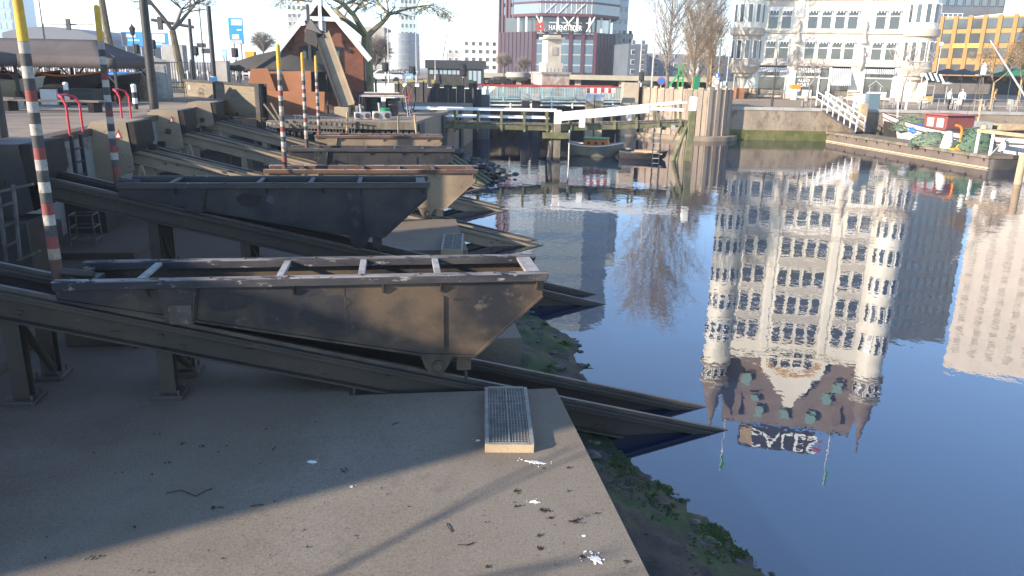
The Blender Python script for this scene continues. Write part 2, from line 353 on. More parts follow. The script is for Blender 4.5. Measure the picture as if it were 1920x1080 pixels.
# mud of the low-tide shore
def lerp(t, xs, ys):
    if t <= xs[0]: return ys[0]
    for i in range(len(xs) - 1):
        if t <= xs[i + 1]: return ys[i] + (ys[i + 1] - ys[i]) * (t - xs[i]) / (xs[i + 1] - xs[i])
    return ys[-1]
from mathutils import noise as mn
def wl(v): return lerp(v, [-9, -4, -3.44, -2.33, -.74, 0.2, 1.6, 2.4, 4.1, 5.9, 7.4, 9, 12, 14, 18, 24, 30], [-.55, -.85, -.966, -1.24, -1.78, -2.0, -1.95, -1.62, -1.42, -2.0, -2.6, -2.5, -3.2, -3.4, -4.2, -5.0, -4.6])
b = MB(); nu, nv = 90, 330; vs = []; fs = []
for j in range(nv + 1):
    v = -9 + 42 * j / nv; w_ = wl(v)
    for i in range(nu + 1):
        u = -6.2 + 6.2 * i / nu
        q = Vector((u, v, 0))
        z = .30 * (w_ - u) / 1.0 if u > w_ else min(.34, .26 * (w_ - u))
        z += .05 * mn.noise(q * 1.7) + .045 * mn.noise(q * 5) + .03 * mn.noise(q * 13)
        vs.append(uv(u, v, z))
for j in range(nv):
    for i in range(nu):
        a = j * (nu + 1) + i; fs.append((a, a + 1, a + nu + 2, a + nu + 1))
b.add(vs, fs, mud); build(b, 'mud_shore', kind='structure')
def pebble(b, p, r, mat, sq=.55):
    vs = []; n = 6; rr = [rnd.uniform(.75, 1.2) for _ in range(20)]
    for k, (zr, z) in enumerate(((.55, -.6), (1, 0), (.6, .75))):
        for i in range(n):
            q = 2 * math.pi * (i + .5 * k) / n; t = rr[(k * n + i) % 20]
            vs.append(p + Vector((math.cos(q) * r * zr * t, math.sin(q) * r * zr * t * .8, z * r * sq)))
    vs.append(p + Vector((0, 0, r * sq * .95)))
    fs = []
    for k in range(2):
        for i in range(n): fs.append((k * n + i, k * n + (i + 1) % n, (k + 1) * n + (i + 1) % n, (k + 1) * n + i))
    for i in range(n): fs.append((2 * n + i, 2 * n + (i + 1) % n, 3 * n))
    b.add(vs, fs, mat)
stone_dark = mk('shore_stone', (.085, .08, .075), .6, c2=(.05, .05, .045), s2=3, c3=(.03, .055, .015), s3=2.2, t3=(.5, .6), bump=.5, bs=20, spec=.5)
b = MB()
for k in range(800):
    v = rnd.uniform(-8, 28); w_ = wl(v); u = w_ - abs(rnd.gauss(0, .55)) + .1
    if u < -2.9: continue
    r = min(.2, .012 + rnd.expovariate(38)); z = min(.34, .26 * (w_ - u))
    pebble(b, uv(u, v, z + r * .05), r, stone_dark, .4)
build(b, 'shore_stones', kind='stuff', label='dark wet stones strewn over the muddy shore', cat='stones')
# algae tufts on the near mud
b = MB(); alg = mk('algae', (.024, .050, .007), .9, c2=(.04, .068, .011), s2=4, grain=.3)
for k in range(9500):
    v = rnd.uniform(-7.5, -.6); w_ = wl(v); u = w_ - abs(rnd.gauss(.02, .36)); q = Vector((u, v, 0))
    if mn.noise(q * 1.6) < -.05: continue
    z = min(.34, .26 * (w_ - u)) + .05 * mn.noise(q * 1.7) + .035 * mn.noise(q * 5) + .018 * mn.noise(q * 14) if u <= w_ else 0
    p = uv(u, v, z - .005); a = rnd.uniform(0, 6.3); l = rnd.uniform(.02, .06); d = Vector((math.cos(a), math.sin(a), 0))
    s_ = Vector((-d.y, d.x, 0)) * rnd.uniform(.006, .018)
    b.add([p - s_, p + s_, p + d * l + s_ * .4 + Vector((0, 0, rnd.uniform(.004, .03))), p + d * l - s_ * .4 + Vector((0, 0, .01))], [(0, 1, 2, 3)], alg)
build(b, 'green_algae', kind='stuff', label='green algae growing over the near mud bank', cat='algae', smooth=False)
# right quay wall
b = MB()
qa = Vector((17.0, QY(17), 0)); qb = Vector((120, QY(120), 0))
b.prism([qa + Vector((0, 0, .8)), qb + Vector((0, 0, .8)), qb + Vector((0, 0, ZF - .22)), qa + Vector((0, 0, ZF - .22))], (0, .8, 0), quay_stone); b.prism([qa + Vector((0, -.05, -1)), qb + Vector((0, -.05, -1)), qb + Vector((0, -.05, .798)), qa + Vector((0, -.05, .798))], (0, .8, 0), quay_algae)
build(b, 'quay_wall', kind='structure')
b = MB(); x = 17.0; first = None; k = 0
while x < 64:
    o_ = Vector((x, QY(x) - .06, ZF - .218))
    bb_ = MB(); bb_.prism([o_, o_ + Vector((1.58, 1.58 * .012, 0)), o_ + Vector((1.58, 1.58 * .012, .24)), o_ + Vector((0, 0, .24))], (0, .7, 0), pale_concrete)
    build(bb_, 'coping_stone', parent=bpy.data.objects['quay_wall'], bevel=.015)
    x += 1.6; k += 1
# ================================================================== the five slips
worn_grey = mk('worn_grey', (.20, .185, .175), .7, c2=(.10, .085, .075), s2=1.5, c3=(.03, .028, .03), s3=4, t3=(.5, .56), bump=.4, stretch=(.5, 1.5, 1.5))
cover_grey = mk('cover_grey', (.10, .088, .068), .7, c2=(.07, .058, .045), s2=6, c3=(.16, .14, .11), s3=14)
cross_grey = mk('cross_grey', (.30, .29, .28), .7, c2=(.2, .185, .17), s2=3, c3=(.1, .08, .07), s3=9, t3=(.58, .68))
SLOPE = math.tan(R(14.2))
def railz(u): return -SLOPE * u
rail_wire = mk('rail_head', (.10, .085, .065), .45, .3, c2=(.06, .05, .045), s2=2, spec=.6)
def ibeam(b, u0, u1, v, mat):
    d = Vector((1, 0, -SLOPE)); dn = d.normalized(); up = Vector((SLOPE, 0, 1)).normalized()
    P0 = Vector((u0, v, railz(u0))); e = d * (u1 - u0)
    def rect(y0, y1, z0, z1, m=mat):
        b.prism([P0 + Vector((0, y0, 0)) + up * z0, P0 + Vector((0, y1, 0)) + up * z0, P0 + Vector((0, y1, 0)) + up * z1, P0 + Vector((0, y0, 0)) + up * z1], e, m)
    rect(-.11, .11, -.09, -.06); rect(-.02, .02, -.40, -.091); rect(-.12, .12, -.43, -.401)
    rect(-.035, .035, -.059, 0, rail_wire); rect(-.105, -.085, -.145, -.0915)
    return b
SLIP = ['nearest slip track with dark steel beams and two carriage wheels on it, in the foreground', 'second slip track from the front, beams running under the dark blue carriage',
        'third slip track, sunlit tan beams ending beside the yellow edged concrete', 'fourth slip track from the front, tan beams below the bolted housing', 'farthest slip track, short tan beams leaving the smallest housing']
for i, e in enumerate(ENDS):
    t = thing('slip_track', SLIP[i], 'slip track', e, AZ, 'slip tracks running down into the water')
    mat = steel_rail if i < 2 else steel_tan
    U0 = -12.9 if i == 0 else -11.8
    for v in (0, .84): build(ibeam(MB(), U0, 1.4, v, mat), 'rail_beam', t, local=True, bevel=.006 if i < 2 else 0)
    if i < 3:
        b = MB()     # rivet and scale lumps
        for k in range(26):
            u = rnd.uniform(-11, -1); b.box((u, -.03 - .025 * rnd.random(), railz(u) - rnd.uniform(.1, .36)), (rnd.uniform(.02, .09), .03, rnd.uniform(.015, .04)), rust_dark)
        build(b, 'scale_patch', t, local=True, kind='stuff')
    for k, u in enumerate((-9.75, -7.95) if i < 3 else (-9.6,)):
        zt = railz(u) - .44; zb = .92
        for v in (0, .84):
            b = MB(); b.bb(u - .10, u + .10, v - .09, v - .07, zb + .06, zt, mat); b.bb(u - .10, u + .10, v + .07, v + .09, zb + .06, zt, mat); b.bb(u - .012, u + .012, v - .069, v + .069, zb + .06, zt, mat)
            lg = build(b, 'leg', t, local=True)
            b = MB(); b.bb(u - .2, u + .2, v - .2, v + .2, zb - .05, zb + .055, steel_dark)
            bp_ = build(b, 'base_plate', t, local=True, bevel=.012)
            if i < 2:
                b = MB()
                for sx in (-.14, .14):
                    for sy in (-.14, .14): b.tube((u + sx, v + sy, zb + .056), (u + sx, v + sy, zb + .12), .018, .018, 6, rust_dark)
                build(b, 'bolt', bp_, local=True, kind='stuff')
        b = MB()
        b.tube((u + .02, .0 + .08, zt - .05), (u + .05, .84 - .05, zb + .12), .05, .05, 8, mat); build(b, 'brace', t, local=True)
    if i > 1:      # stop blocks where the beams begin
        for v in (0, .84):
            for (ua, ub, dz, mm) in ((-11.75, -11.55, .002, steel_tan), (-11.2, -11.0, .06, black_in)): b = MB(); b.bb(ua, ub, v - .1, v + .1, railz((ua + ub) / 2) + dz, railz((ua + ub) / 2) + dz + .15, mm); build(b, 'stop_block', t, local=True)
        b = MB(); b.bb(-11.7, -11.1, -.06, .9, 1.9, 2.45, steel_tan); build(b, 'cable_guide', t, local=True); b = MB(); b.bb(-11.0, -10.2, .0, .8, 1.5, 2.2, steel_dark); build(b, 'cable_box', t, local=True)
        for dx in (-.22, .22):
            b = MB(); b.bar((-11.3, -.55, 2.5), (-11.3 + dx, -.6, 1.55), .07, .05, steel_tan); build(b, 'brace', t, local=True)
# ------------------------------------------------------------------ carriages
scuff = mk('scuffed_paint', (.085, .08, .076), .7, c2=(.05, .045, .042), s2=6)
soot = mk('soot_patch', (.016, .016, .02), .6, c2=(.03, .027, .025), s2=5)
pole_white = mk('pole_white', (.38, .36, .32), .7, c2=(.28, .26, .23), s2=5, c3=(.16, .12, .09), s3=13, t3=(.56, .64), bump=.3)
pole_black = mk('pole_black', (.045, .045, .05), .7, c2=(.07, .065, .06), s2=5, c3=(.20, .18, .16), s3=13, t3=(.6, .68), bump=.3)
pole_red = mk('pole_red', (.19, .045, .038), .7, c2=(.2, .05, .045), s2=5, c3=(.12, .09, .08), s3=13, t3=(.56, .66), bump=.3)
pole_rust = mk('pole_rust', (.30, .25, .20), .8, c2=(.18, .12, .08), s2=5, c3=(.4, .38, .35), s3=12, t3=(.55, .65), bump=.3)
L_ = 6.22
def carriage(i, u0, L, mats, label, dark):
    side, rail, rail2, rim = mats
    zt = railz(u0 + 4.74 + (L - L_)) + 1.425
    t = thing('slip_carriage', label, 'slip carriage', ENDS[i] + U * u0 + Vector((0, 0, zt)), AZ, 'wheeled carriages parked on the slip tracks')
    s = L - L_
    prof = [(0, -.075), (L, -.075), (L - .02, -.32), (5.28 + s, -1.17), (4.55 + s, -1.13), (0, -.24)]
    for v, nm in ((-.06, 'side_panel'), (1.0, 'side_panel')):
        b = MB(); b.prism([(x, v, z) for x, z in prof], (0, .02, 0), side); sp = build(b, nm, t, local=True, bevel=.004)
        if v < 0:
            for x in (1.1, 2.9, 4.05, 4.82, L - .12):      # stiffening ribs welded on the near side
                b = MB(); b.prism([(x, v - .001, -.117), (x, v - .085, -.117), (x, v - .03, -.24), (x, v - .001, -.24)], (.022, 0, 0), side); build(b, 'rib', t, local=True)
            b = MB(); b.bb(4.82 + s, 4.84 + s, v - .03, v - .001, -1.10, -.30, side); build(b, 'rib', t, local=True)
            for x in (2.05, 3.55): b = MB(); b.bb(x, x + .012, v - .006, v - .001, -.09 - .19 * x - .12, -.12, side); build(b, 'weld_seam', t, local=True)
            b = MB(); b.bar((0.02, v - .02, -.245), (4.55 + s, v - .02, -1.135), .05, .03, side); b.bar((4.55 + s, v - .02, -1.135), (5.28 + s, v - .02, -1.175), .05, .03, side); b.bar((5.28 + s, v - .01, -1.17), (L - .02, v - .01, -.33), .04, .03, side)
            build(b, 'bottom_flange', t, local=True)
    b = MB(); b.prism([(L - .03, -.039, -.32), (5.27 + s, -.039, -1.16), (5.27 + s, .999, -1.16), (L - .03, .999, -.32)], (-.02, 0, .012), side); b.bb(L - .035, L - .012, -.039, .999, -.32, -.1, side); build(b, 'end_panel', t, local=True)
    b = MB(); b.prism([(0.01, -.039, -.23), (4.55 + s, -.039, -1.11), (4.55 + s, .999, -1.11), (0.01, .999, -.23)], (0, 0, .02), black_in); b.prism([(4.552 + s, -.039, -1.11), (5.24 + s, -.039, -1.14), (5.24 + s, .999, -1.14), (4.552 + s, .999, -1.11)], (0, 0, .02), black_in); b.bb(.0, .02, -.039, .999, -.24, -.1, side); build(b, 'bottom_panel', t, local=True)
    # top rails, worn timber-faced steel boxes
    for v, rm in ((-.05, rail), (.98, rail2)):
        b = MB(); x = -.02
        b.bb(-.02, L + .05, v - .06, v + .07, -.075, 0, rm); b.bb(-.01, L + .03, v - .075, v - .061, -.115, -.012, rim)
        k = 0
        tr = build(b, 'top_rail', t, local=True, bevel=.01)
        b = MB()
        for k in range(7):
            x = .25 + k * .9 + rnd.uniform(-.2, .2); b.tube((x, v, .001), (x, v, .018), .022, .02, 6, rust_dark)
        build(b, 'bolt', tr, local=True, kind='stuff')
    for x in (.98, 2.72, 3.78, 4.8, L - .14):
        wdt = .2 if x > L - .5 else .09
        b = MB(); b.bb(x - wdt / 2, x + wdt / 2, .021, .919, -.06, -.015, cross_grey if i == 0 else rim); build(b, 'cross_bar', t, local=True, bevel=.006)
    # wheels on brackets
    for x, big in ((1.45 + s, 1), (4.74 + s, 0)):
        wz = railz(u0 + x) - zt + .125
        for v in (0.0, .84):
            b = MB(); b.tube((x, v - .05, wz), (x, v + .05, wz), .125, .125, 18, steel_dark); b.tube((x, v - .085, wz), (x, v - .051, wz), .07, .06, 12, side)
            wh = build(b, 'wheel', t, local=True)
        ztop_ = -.09 if big else -1.10
        b = MB()
        if big:
            b.prism([(x - .26, -.062, -.11), (x + .24, -.062, -.11), (x + .17, -.062, wz - .12), (x - .2, -.062, wz - .12)], (0, -.04, 0), side)
            br = build(b, 'wheel_bracket', t, local=True, bevel=.006)
            b = MB(); b.bb(x - .15, x + .15, -.125, -.1025, wz - .13, wz + .13, cover_grey if i == 0 else side); b.prism([(x + .19, -.1025, -.12), (x + .22, -.1025, -.12), (x + .16, -.1025, wz - .1), (x + .13, -.1025, wz - .1)], (0, -.04, 0), side)
            cv = build(b, 'axle_cover', br, local=True, bevel=.02)
        else:
            b.prism([(x - .24, -.03, -1.12), (x + .24, -.03, -1.14), (x + .15, -.03, wz - .03), (x + .1, -.03, wz - .1), (x - .1, -.03, wz - .1), (x - .16, -.03, wz - .03)], (0, -.06, 0), side)
            br = build(b, 'wheel_bracket', t, local=True, bevel=.006)
            b = MB(); b.tube((x + .02, -.091, wz), (x + .02, -.14, wz), .085, .08, 16, steel_dark); b.tube((x + .02, -.141, wz), (x + .02, -.155, wz), .06, .055, 12, side)
            build(b, 'axle_cover', br, local=True)
    b = MB(); b.bb(5.02 + s, 5.22 + s, -.04, .0, -1.4, -1.165, side); b.bb(5.13 + s, 5.17 + s, -.045, -.015, -1.62, -1.401, steel_rail); build(b, 'stop_leg', t, local=True)
    return t, zt
CAR = [
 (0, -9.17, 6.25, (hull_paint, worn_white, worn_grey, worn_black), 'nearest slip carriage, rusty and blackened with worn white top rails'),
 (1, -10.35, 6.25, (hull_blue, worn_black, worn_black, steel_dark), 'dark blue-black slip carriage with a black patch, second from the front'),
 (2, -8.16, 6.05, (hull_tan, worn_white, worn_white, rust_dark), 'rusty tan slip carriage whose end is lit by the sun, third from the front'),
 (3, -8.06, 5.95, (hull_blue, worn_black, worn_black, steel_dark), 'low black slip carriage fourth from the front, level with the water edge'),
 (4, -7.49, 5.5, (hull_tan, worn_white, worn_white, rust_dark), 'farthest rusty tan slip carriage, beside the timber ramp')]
# blackened and scuffed paint patches
def patch(t, x, z, rx, rz_, mat, name='paint_patch'):
    n = 18; P = []
    for k in range(n): q = 2 * math.pi * k / n; f = rnd.uniform(.75, 1.15); P.append((x + math.cos(q) * rx * f, -.0625, z + math.sin(q) * rz_ * f))
    b = MB(); b.prism(P, (0, -.003, 0), mat); build(b, name, t, local=True, smooth=False)
POLE = ['striped pole with its yellow top cut off by the photo edge', 'striped pole in front of the brown canopy', 'tall striped pole with mostly white lower bands', 'thin striped pole in front of the orange plates', 'thinnest striped pole beside the chute']
for i, u0, L, mats, lab in CAR:
    t, zt = carriage(i, u0, L, mats, lab, i % 2)
    if i == 1: patch(t, 2.55, -.36, .26, .17, black_in); patch(t, 2.98, -.36, .10, .10, scuff); patch(t, 3.2, -.48, .05, .04, scuff); patch(t, 4.6, -.30, .05, .09, scuff)
    if i == 0: patch(t, 5.1, -.36, .12, .025, black_in); patch(t, 3.3, -.45, .35, .22, soot); patch(t, 2.1, -.33, .3, .12, soot)
    x, v = {2: .5, 3: .6, 4: .14}.get(i, -.17), .47
    top = {0: 3.62, 1: 3.42, 2: 3.42, 3: 3.3, 4: 3.3}[i]
    ln = (0.0, 0.0)
    b = MB()
    # post: a plain steel tube, rusty towards the foot
    zy = top - (.68 if i else .75)
    def r_at(z): return .069 - .012 * max(0, (z - 0) / top)
    b.tube((x, v, -.12), (x, v, zy), r_at(0), r_at(zy), 14, rust_dark)
    pole = build(b, 'marker_pole', t, label=POLE[i], local=True)
    b = MB(); b.tube((x, v, zy + .001), (x, v, top - .04), r_at(zy) + .003, .054, 14, yellow_p); b.lathe((x, v, top - .04), [(.054, 0.001), (.04, .03), (.015, .045)], 14, yellow_p); build(b, 'yellow_top', pole, local=True)
    z = zy - .003; k = 0; bl = .146
    seq = [pole_white, pole_black, pole_white, pole_black, pole_red] if i < 2 else [pole_white, pole_rust, pole_black, pole_white, pole_red, pole_white, pole_black]
    while z - bl > .06:
        b = MB(); m_ = seq[k % len(seq)] if z > .55 else (pole_rust, pole_black, pole_red)[k % 3]; z1 = z - bl * rnd.uniform(.92, 1.06) + .002
        b.tube((x, v, z1), (x, v, z), r_at(z1) + .004, r_at(z) + .004, 14, m_); build(b, 'paint_band', pole, local=True); z = z1 - .002; k += 1
    b = MB(); b.path([(x, v, .02), (x + .05, v, -.02), (x + .45, v, -.07)], .055, 10, steel_rail if i == 0 else steel_dark); b.box((x + .42, v, -.13), (.16, .5, .06), steel_dark); build(b, 'pole_bracket', t, local=True)
# ------------------------------------------------------------------ winch housings
HL = [None, 'winch housing at the left photo edge with a dark open front', 'dusty winch housing behind the second striped pole with a red warning triangle', 'middle dusty winch housing with three bolts on its flat side', 'smallest dusty winch housing, in front of the steel plate wall']
for i in (1, 2, 3, 4):
    t = thing('winch_housing', HL[i], 'winch housing', ENDS[i] + U * (-12.4 if i > 1 else -12.72) + Vector((0, 0, 2.2)), AZ, 'winch housings at the heads of the slip tracks')
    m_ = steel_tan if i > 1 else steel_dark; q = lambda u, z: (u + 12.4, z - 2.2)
    zl = 2.05 if i < 4 else 2.45
    poly = [q(-13.0, zl + .15), q(-13.07, 2.95), q(-12.5, 3.6), q(-11.62, 3.63), q(-11.52, zl + .3), q(-12.2, zl), q(-12.8, zl)]
    for v in (-.42, 1.22):
        b = MB(); b.prism([(x, v, z) for x, z in poly], (0, .025, 0), m_); sp = build(b, 'side_plate', t, local=True, bevel=.004)
        if v < 0:
            for x, z in ((-.45, .82), (-.28, .62), (.42, .72)):
                b = MB(); b.lathe((0, 0, 0), [(.10, 0), (.10, .02), (.055, .021), (.05, .09)], 10, steel_dark)
                b.v = [Vector((x + p.x, v - .001 - p.z, z + p.y)) for p in b.v]; b.f = [list(reversed(f)) for f in b.f]
                build(b, 'bolt', sp, local=True)
            if i in (2, 3):
                b = MB(); x, z = .55, 1.0; b.prism([(x - .1, v - .002, z), (x + .1, v - .002, z), (x + .02, v - .002, z + .24)], (0, -.006, 0), red_p); b.prism([(x - .055, v - .0085, z + .03), (x + .06, v - .0085, z + .03), (x + .015, v - .0085, z + .16)], (0, -.004, 0), white_p); build(b, 'warning_triangle', sp, local=True)
    b = MB(); b.prism([(-.1, -.394, 1.4), (-.66, -.394, .76), (-.66, 1.219, .76), (-.1, 1.219, 1.4)], (.02, 0, .02), m_); b.bb(-.1, .79, -.394, 1.219, 1.40, 1.425, m_); build(b, 'top_plate', t, local=True)
    b = MB(); b.bb(-.66, -.63, -.394, 1.219, .0, .755, black_in); build(b, 'back_plate', t, local=True)
    b = MB(); b.prism([(.795, -.40, 1.43), (.795, -.40, .62), (.90, -.40, .62), (1.02, -.40, .85), (.98, -.40, 1.43)], (0, 1.6, 0), black_in); build(b, 'front_recess_shade', t, local=True, bevel=.01)  # solid black block standing in for the shade of the open front
    b = MB(); b.tube((.1, -.35, .75), (.1, 1.15, .75), .32, .32, 16, steel_dark); b.tube((.1, .0, .75), (.1, .04, .75), .45, .45, 16, steel_dark); b.tube((.1, .8, .75), (.1, .84, .75), .45, .45, 16, steel_dark); build(b, 'winch_drum', t, local=True)
    b = MB(); b.tube((.3, .42, 1.05), (1.9, .42, .55), .012, .012, 5, dark_metal); build(b, 'haul_cable', t, local=True)
# ladders with red grab hoops
for j, (i, dv, lab) in enumerate(((1, 4.35, 'red hoop ladder beside the left winch housings'), (2, 2.95, 'red hoop ladder between the second and third winch housings'))):
    base = ENDS[i] + U * -12.75 + V * dv
    t = thing('quay_ladder', lab, 'ladder', base + Vector((0, 0, 1)), AZ, 'quay ladders with red hoops')
    for s in (-.42, .42):
        b = MB(); hb = 2.45
        b.path([(.1, s, hb), (.1, s, hb + .70), (.02, s * .92, hb + .86)], .03, 8, red_hoop); build(b, 'grab_rail', t, local=True)
    b = MB(); b.path([(.02, -.386, 3.31), (-.12, -.2, 3.38), (-.12, .2, 3.38), (.02, .386, 3.31)], .03, 8, red_hoop); build(b, 'grab_hoop', t, local=True)
    for s in (-.3, .3):
        b = MB(); b.bb(.03, .11, s - .04, s + .04, .2, 2.42, dark_metal); build(b, 'stile', t, local=True)
    for k in range(6):
        b = MB(); b.bb(.05, .09, -.26, .26, .4 + k * .33, .44 + k * .33, dark_metal); build(b, 'rung', t, local=True)
# ------------------------------------------------------------------ gratings on the slab
def grating(c, ax, w_, l_, z, lab, nx, ny):
    t = thing('floor_grating', lab, 'grating', (c[0], c[1], z), ax, 'gratings lying on the concrete')
    h = .1
    for s in (-1, 1):
        b = MB(); b.bb(s * w_ / 2 - .022, s * w_ / 2 + .022, -l_ / 2 + .022, l_ / 2 - .022, -.02, h, wood_tan); build(b, 'frame', t, local=True, bevel=.004)
        b = MB(); b.bb(-w_ / 2 - .022, w_ / 2 + .022, s * l_ / 2 - .022, s * l_ / 2 + .022, -.02, h - .0003, wood_tan); build(b, 'frame', t, local=True, bevel=.004)
    for s in (-1, 1):
        b = MB(); b.bb(s * w_ / 2 - .024, s * w_ / 2 + .024, -l_ / 2, l_ / 2, h + .0005, h + .008, grate_steel); build(b, 'edge_strip', t, local=True)
        b = MB(); b.bb(-w_ / 2 + .0245, w_ / 2 - .0245, s * l_ / 2 - .024, s * l_ / 2 + .024, h + .0005, h + .0075, grate_steel); build(b, 'edge_strip', t, local=True)
    b = MB()
    for k in range(1, nx):
        x = -w_ / 2 + w_ * k / nx; tk = .009 if k == nx // 2 else .0035; b.bb(x - tk, x + tk, -l_ / 2 + .024, l_ / 2 - .024, h - .035, h + (.006 if k == nx // 2 else 0), grate_steel)
    for k in range(1, ny):
        y = -l_ / 2 + l_ * k / ny; tk = .008 if k in (int(ny * .55), int(ny * .7)) else .0035; b.bb(-w_ / 2 + .024, w_ / 2 - .024, y - tk, y + tk, h - .03, h - .002, grate_steel)
    build(b, 'grating_bars', t, local=True, smooth=False)
    b = MB(); b.bb(-w_ / 2 + .024, w_ / 2 - .024, -l_ / 2 + .024, l_ / 2 - .024, -.01, .02, rust_dark); build(b, 'pan', t, local=True)
gc = sum((gr(x, y, .98) for x, y in ((912, 725), (985, 725), (997, 845), (913, 845))), Vector((0, 0, 0))) / 4
grating((gc.x, gc.y + .06), R(2.3), .53, 1.66, .885, 'large steel grating on the near concrete slab', 14, 38)
c2_ = gr(849, 455, .95); grating((c2_.x, c2_.y), R(3), .48, 1.9, .885, 'small grating on the second concrete slab, behind the nearest carriage', 12, 34)
# ------------------------------------------------------------------ litter on the slab
def splat(b, c, r, mat, n=22, sp=.5, el=1.0, ang=0):
    vs = [Vector((0, 0, 0))]; 
    for k in range(n):
        q = 2 * math.pi * k / n; rr = r * (1 + sp * (rnd.random() ** 3) * 2.5 - sp * .4)
        x, y = math.cos(q) * rr * el, math.sin(q) * rr; vs.append(Vector((x * math.cos(ang) - y * math.sin(ang), x * math.sin(ang) + y * math.cos(ang), 0)))
    lo = [p.copy() for p in vs]; top = [p * .86 + Vector((0, 0, .006)) for p in vs]
    sl = -.006
    for L2 in (lo, top):
        for p in L2: p.z += (U.x * p.x + U.y * p.y) * sl
    vs = [c + p for p in lo[1:]] + [c + p for p in top[1:]] + [c + top[0]]
    fs = [(k, (k + 1) % n, n + (k + 1) % n, n + k) for k in range(n)] + [(n + k, n + (k + 1) % n, 2 * n) for k in range(n)]
    b.add(vs, fs, mat)
guano = mk('guano', (.72, .72, .70), .9, c2=(.55, .55, .52), s2=20, grain=.2)
leafy = mk('leaf_litter', (.045, .03, .018), .95, c2=(.02, .016, .012), s2=20, grain=.3)
def slabpt(x, y):
    p = gr(x, y, .88)
    for _ in range(3):
        u = (p - E0).dot(U); p = gr(x, y, ztop(u) + .002)
    return p
DL = ['white bird dropping stretched out below the large grating', 'star shaped white bird dropping near the lower slab edge', 'small round white dropping left of the large grating', 'thin white dropping among leaf litter', 'pale smear on the shaded slab', 'round pale shell on the shadow edge', 'small white dropping above the star shaped one']
for (x, y, r, el, ang, sp), lab in zip([(1003, 867, .055, 2.3, -.25, .5), (1117, 1048, .075, 1.1, .5, .7), (896, 826, .032, 1.2, 0, .1), (1002, 941, .035, 1.7, .1, .7), (585, 866, .045, 2.2, -.1, .2), (659, 913, .03, 1, 0, .2), (1095, 1005, .025, 1.3, 0, .4)], DL):
    b = MB(); c_ = slabpt(x, y); splat(b, c_, r * .62, guano, 30, sp * .8, el, ang)
    for k in range(int(r * 130)):
        a_ = rnd.uniform(0, 6.3); q_ = r * rnd.uniform(.5, 1.9); x_, y_ = math.cos(a_) * q_ * el, math.sin(a_) * q_; o_ = Vector((x_ * math.cos(ang) - y_ * math.sin(ang), x_ * math.sin(ang) + y_ * math.cos(ang), 0)); o_.z = -.006 * U.dot(o_); splat(b, c_ + o_, r * rnd.uniform(.03, .11), guano, 9, .3, rnd.uniform(1, 2), ang)
    build(b, 'bird_dropping', None, lab, 'bird dropping', 'droppings on the concrete slab')
b = MB()
def leafclump(x, y, n, s_):
    c = slabpt(x, y)
    for k in range(n):
        p = c + Vector((rnd.gauss(0, s_), rnd.gauss(0, s_), .002)); a = rnd.uniform(0, 6.3); l = rnd.uniform(.008, .024)
        d = Vector((math.cos(a), math.sin(a), 0)) * l; e = Vector((-d.y, d.x, 0)) * .5; zz = Vector((0, 0, rnd.uniform(.003, .02)))
        b.add([p - d, p - e + zz, p + d + zz * .3, p + e + zz * 1.2], [(0, 1, 2, 3)], leafy)
for x, y, n, s_ in [(970, 923, 14, .02), (1020, 958, 22, .025), (1078, 978, 22, .03), (968, 952, 10, .015), (1030, 972, 8, .015), (1010, 1005, 6, .01), (1012, 1028, 8, .012), (1092, 1046, 10, .015), (1066, 921, 6, .01), (1065, 878, 6, .008), (913, 1063, 8, .01), (1174, 1053, 6, .01), (1118, 963, 4, .01), (340, 832, 6, .02), (380, 838, 5, .015), (318, 868, 6, .02), (640, 885, 10, .03), (400, 952, 7, .02), (173, 1046, 9, .03), (252, 990, 5, .01)]: leafclump(x, y, n, s_)
for k in range(85):
    x, y = rnd.uniform(60, 1180), rnd.uniform(770, 1075)
    if (slabpt(x, y) - E0).dot(U) < -2.9: leafclump(x, y, 1, .005)
build(b, 'leaf_litter', None, 'dry leaf scraps scattered over the near concrete slab', 'leaf litter', kind='stuff', smooth=False)
b = MB()
for (x0, y0, xm, ym, x1, y1) in [(312, 925, 340, 921, 367, 931), (367, 931, 385, 922, 398, 917), (408, 951, 415, 953, 420, 952), (858, 1022, 875, 1024, 889, 1018), (838, 982, 840, 990, 847, 998), (735, 797, 741, 795, 747, 793), (510, 845, 514, 842, 516, 838), (470, 950, 480, 949, 495, 947)]:
    P = [slabpt(x0, y0) + Vector((0, 0, .006)), slabpt(xm, ym) + Vector((0, 0, .012)), slabpt(x1, y1) + Vector((0, 0, .006))]; b.path(P, .005, 5, leafy)
build(b, 'fallen_twigs', None, 'thin curved twigs lying on the near slab', 'twigs', kind='stuff')
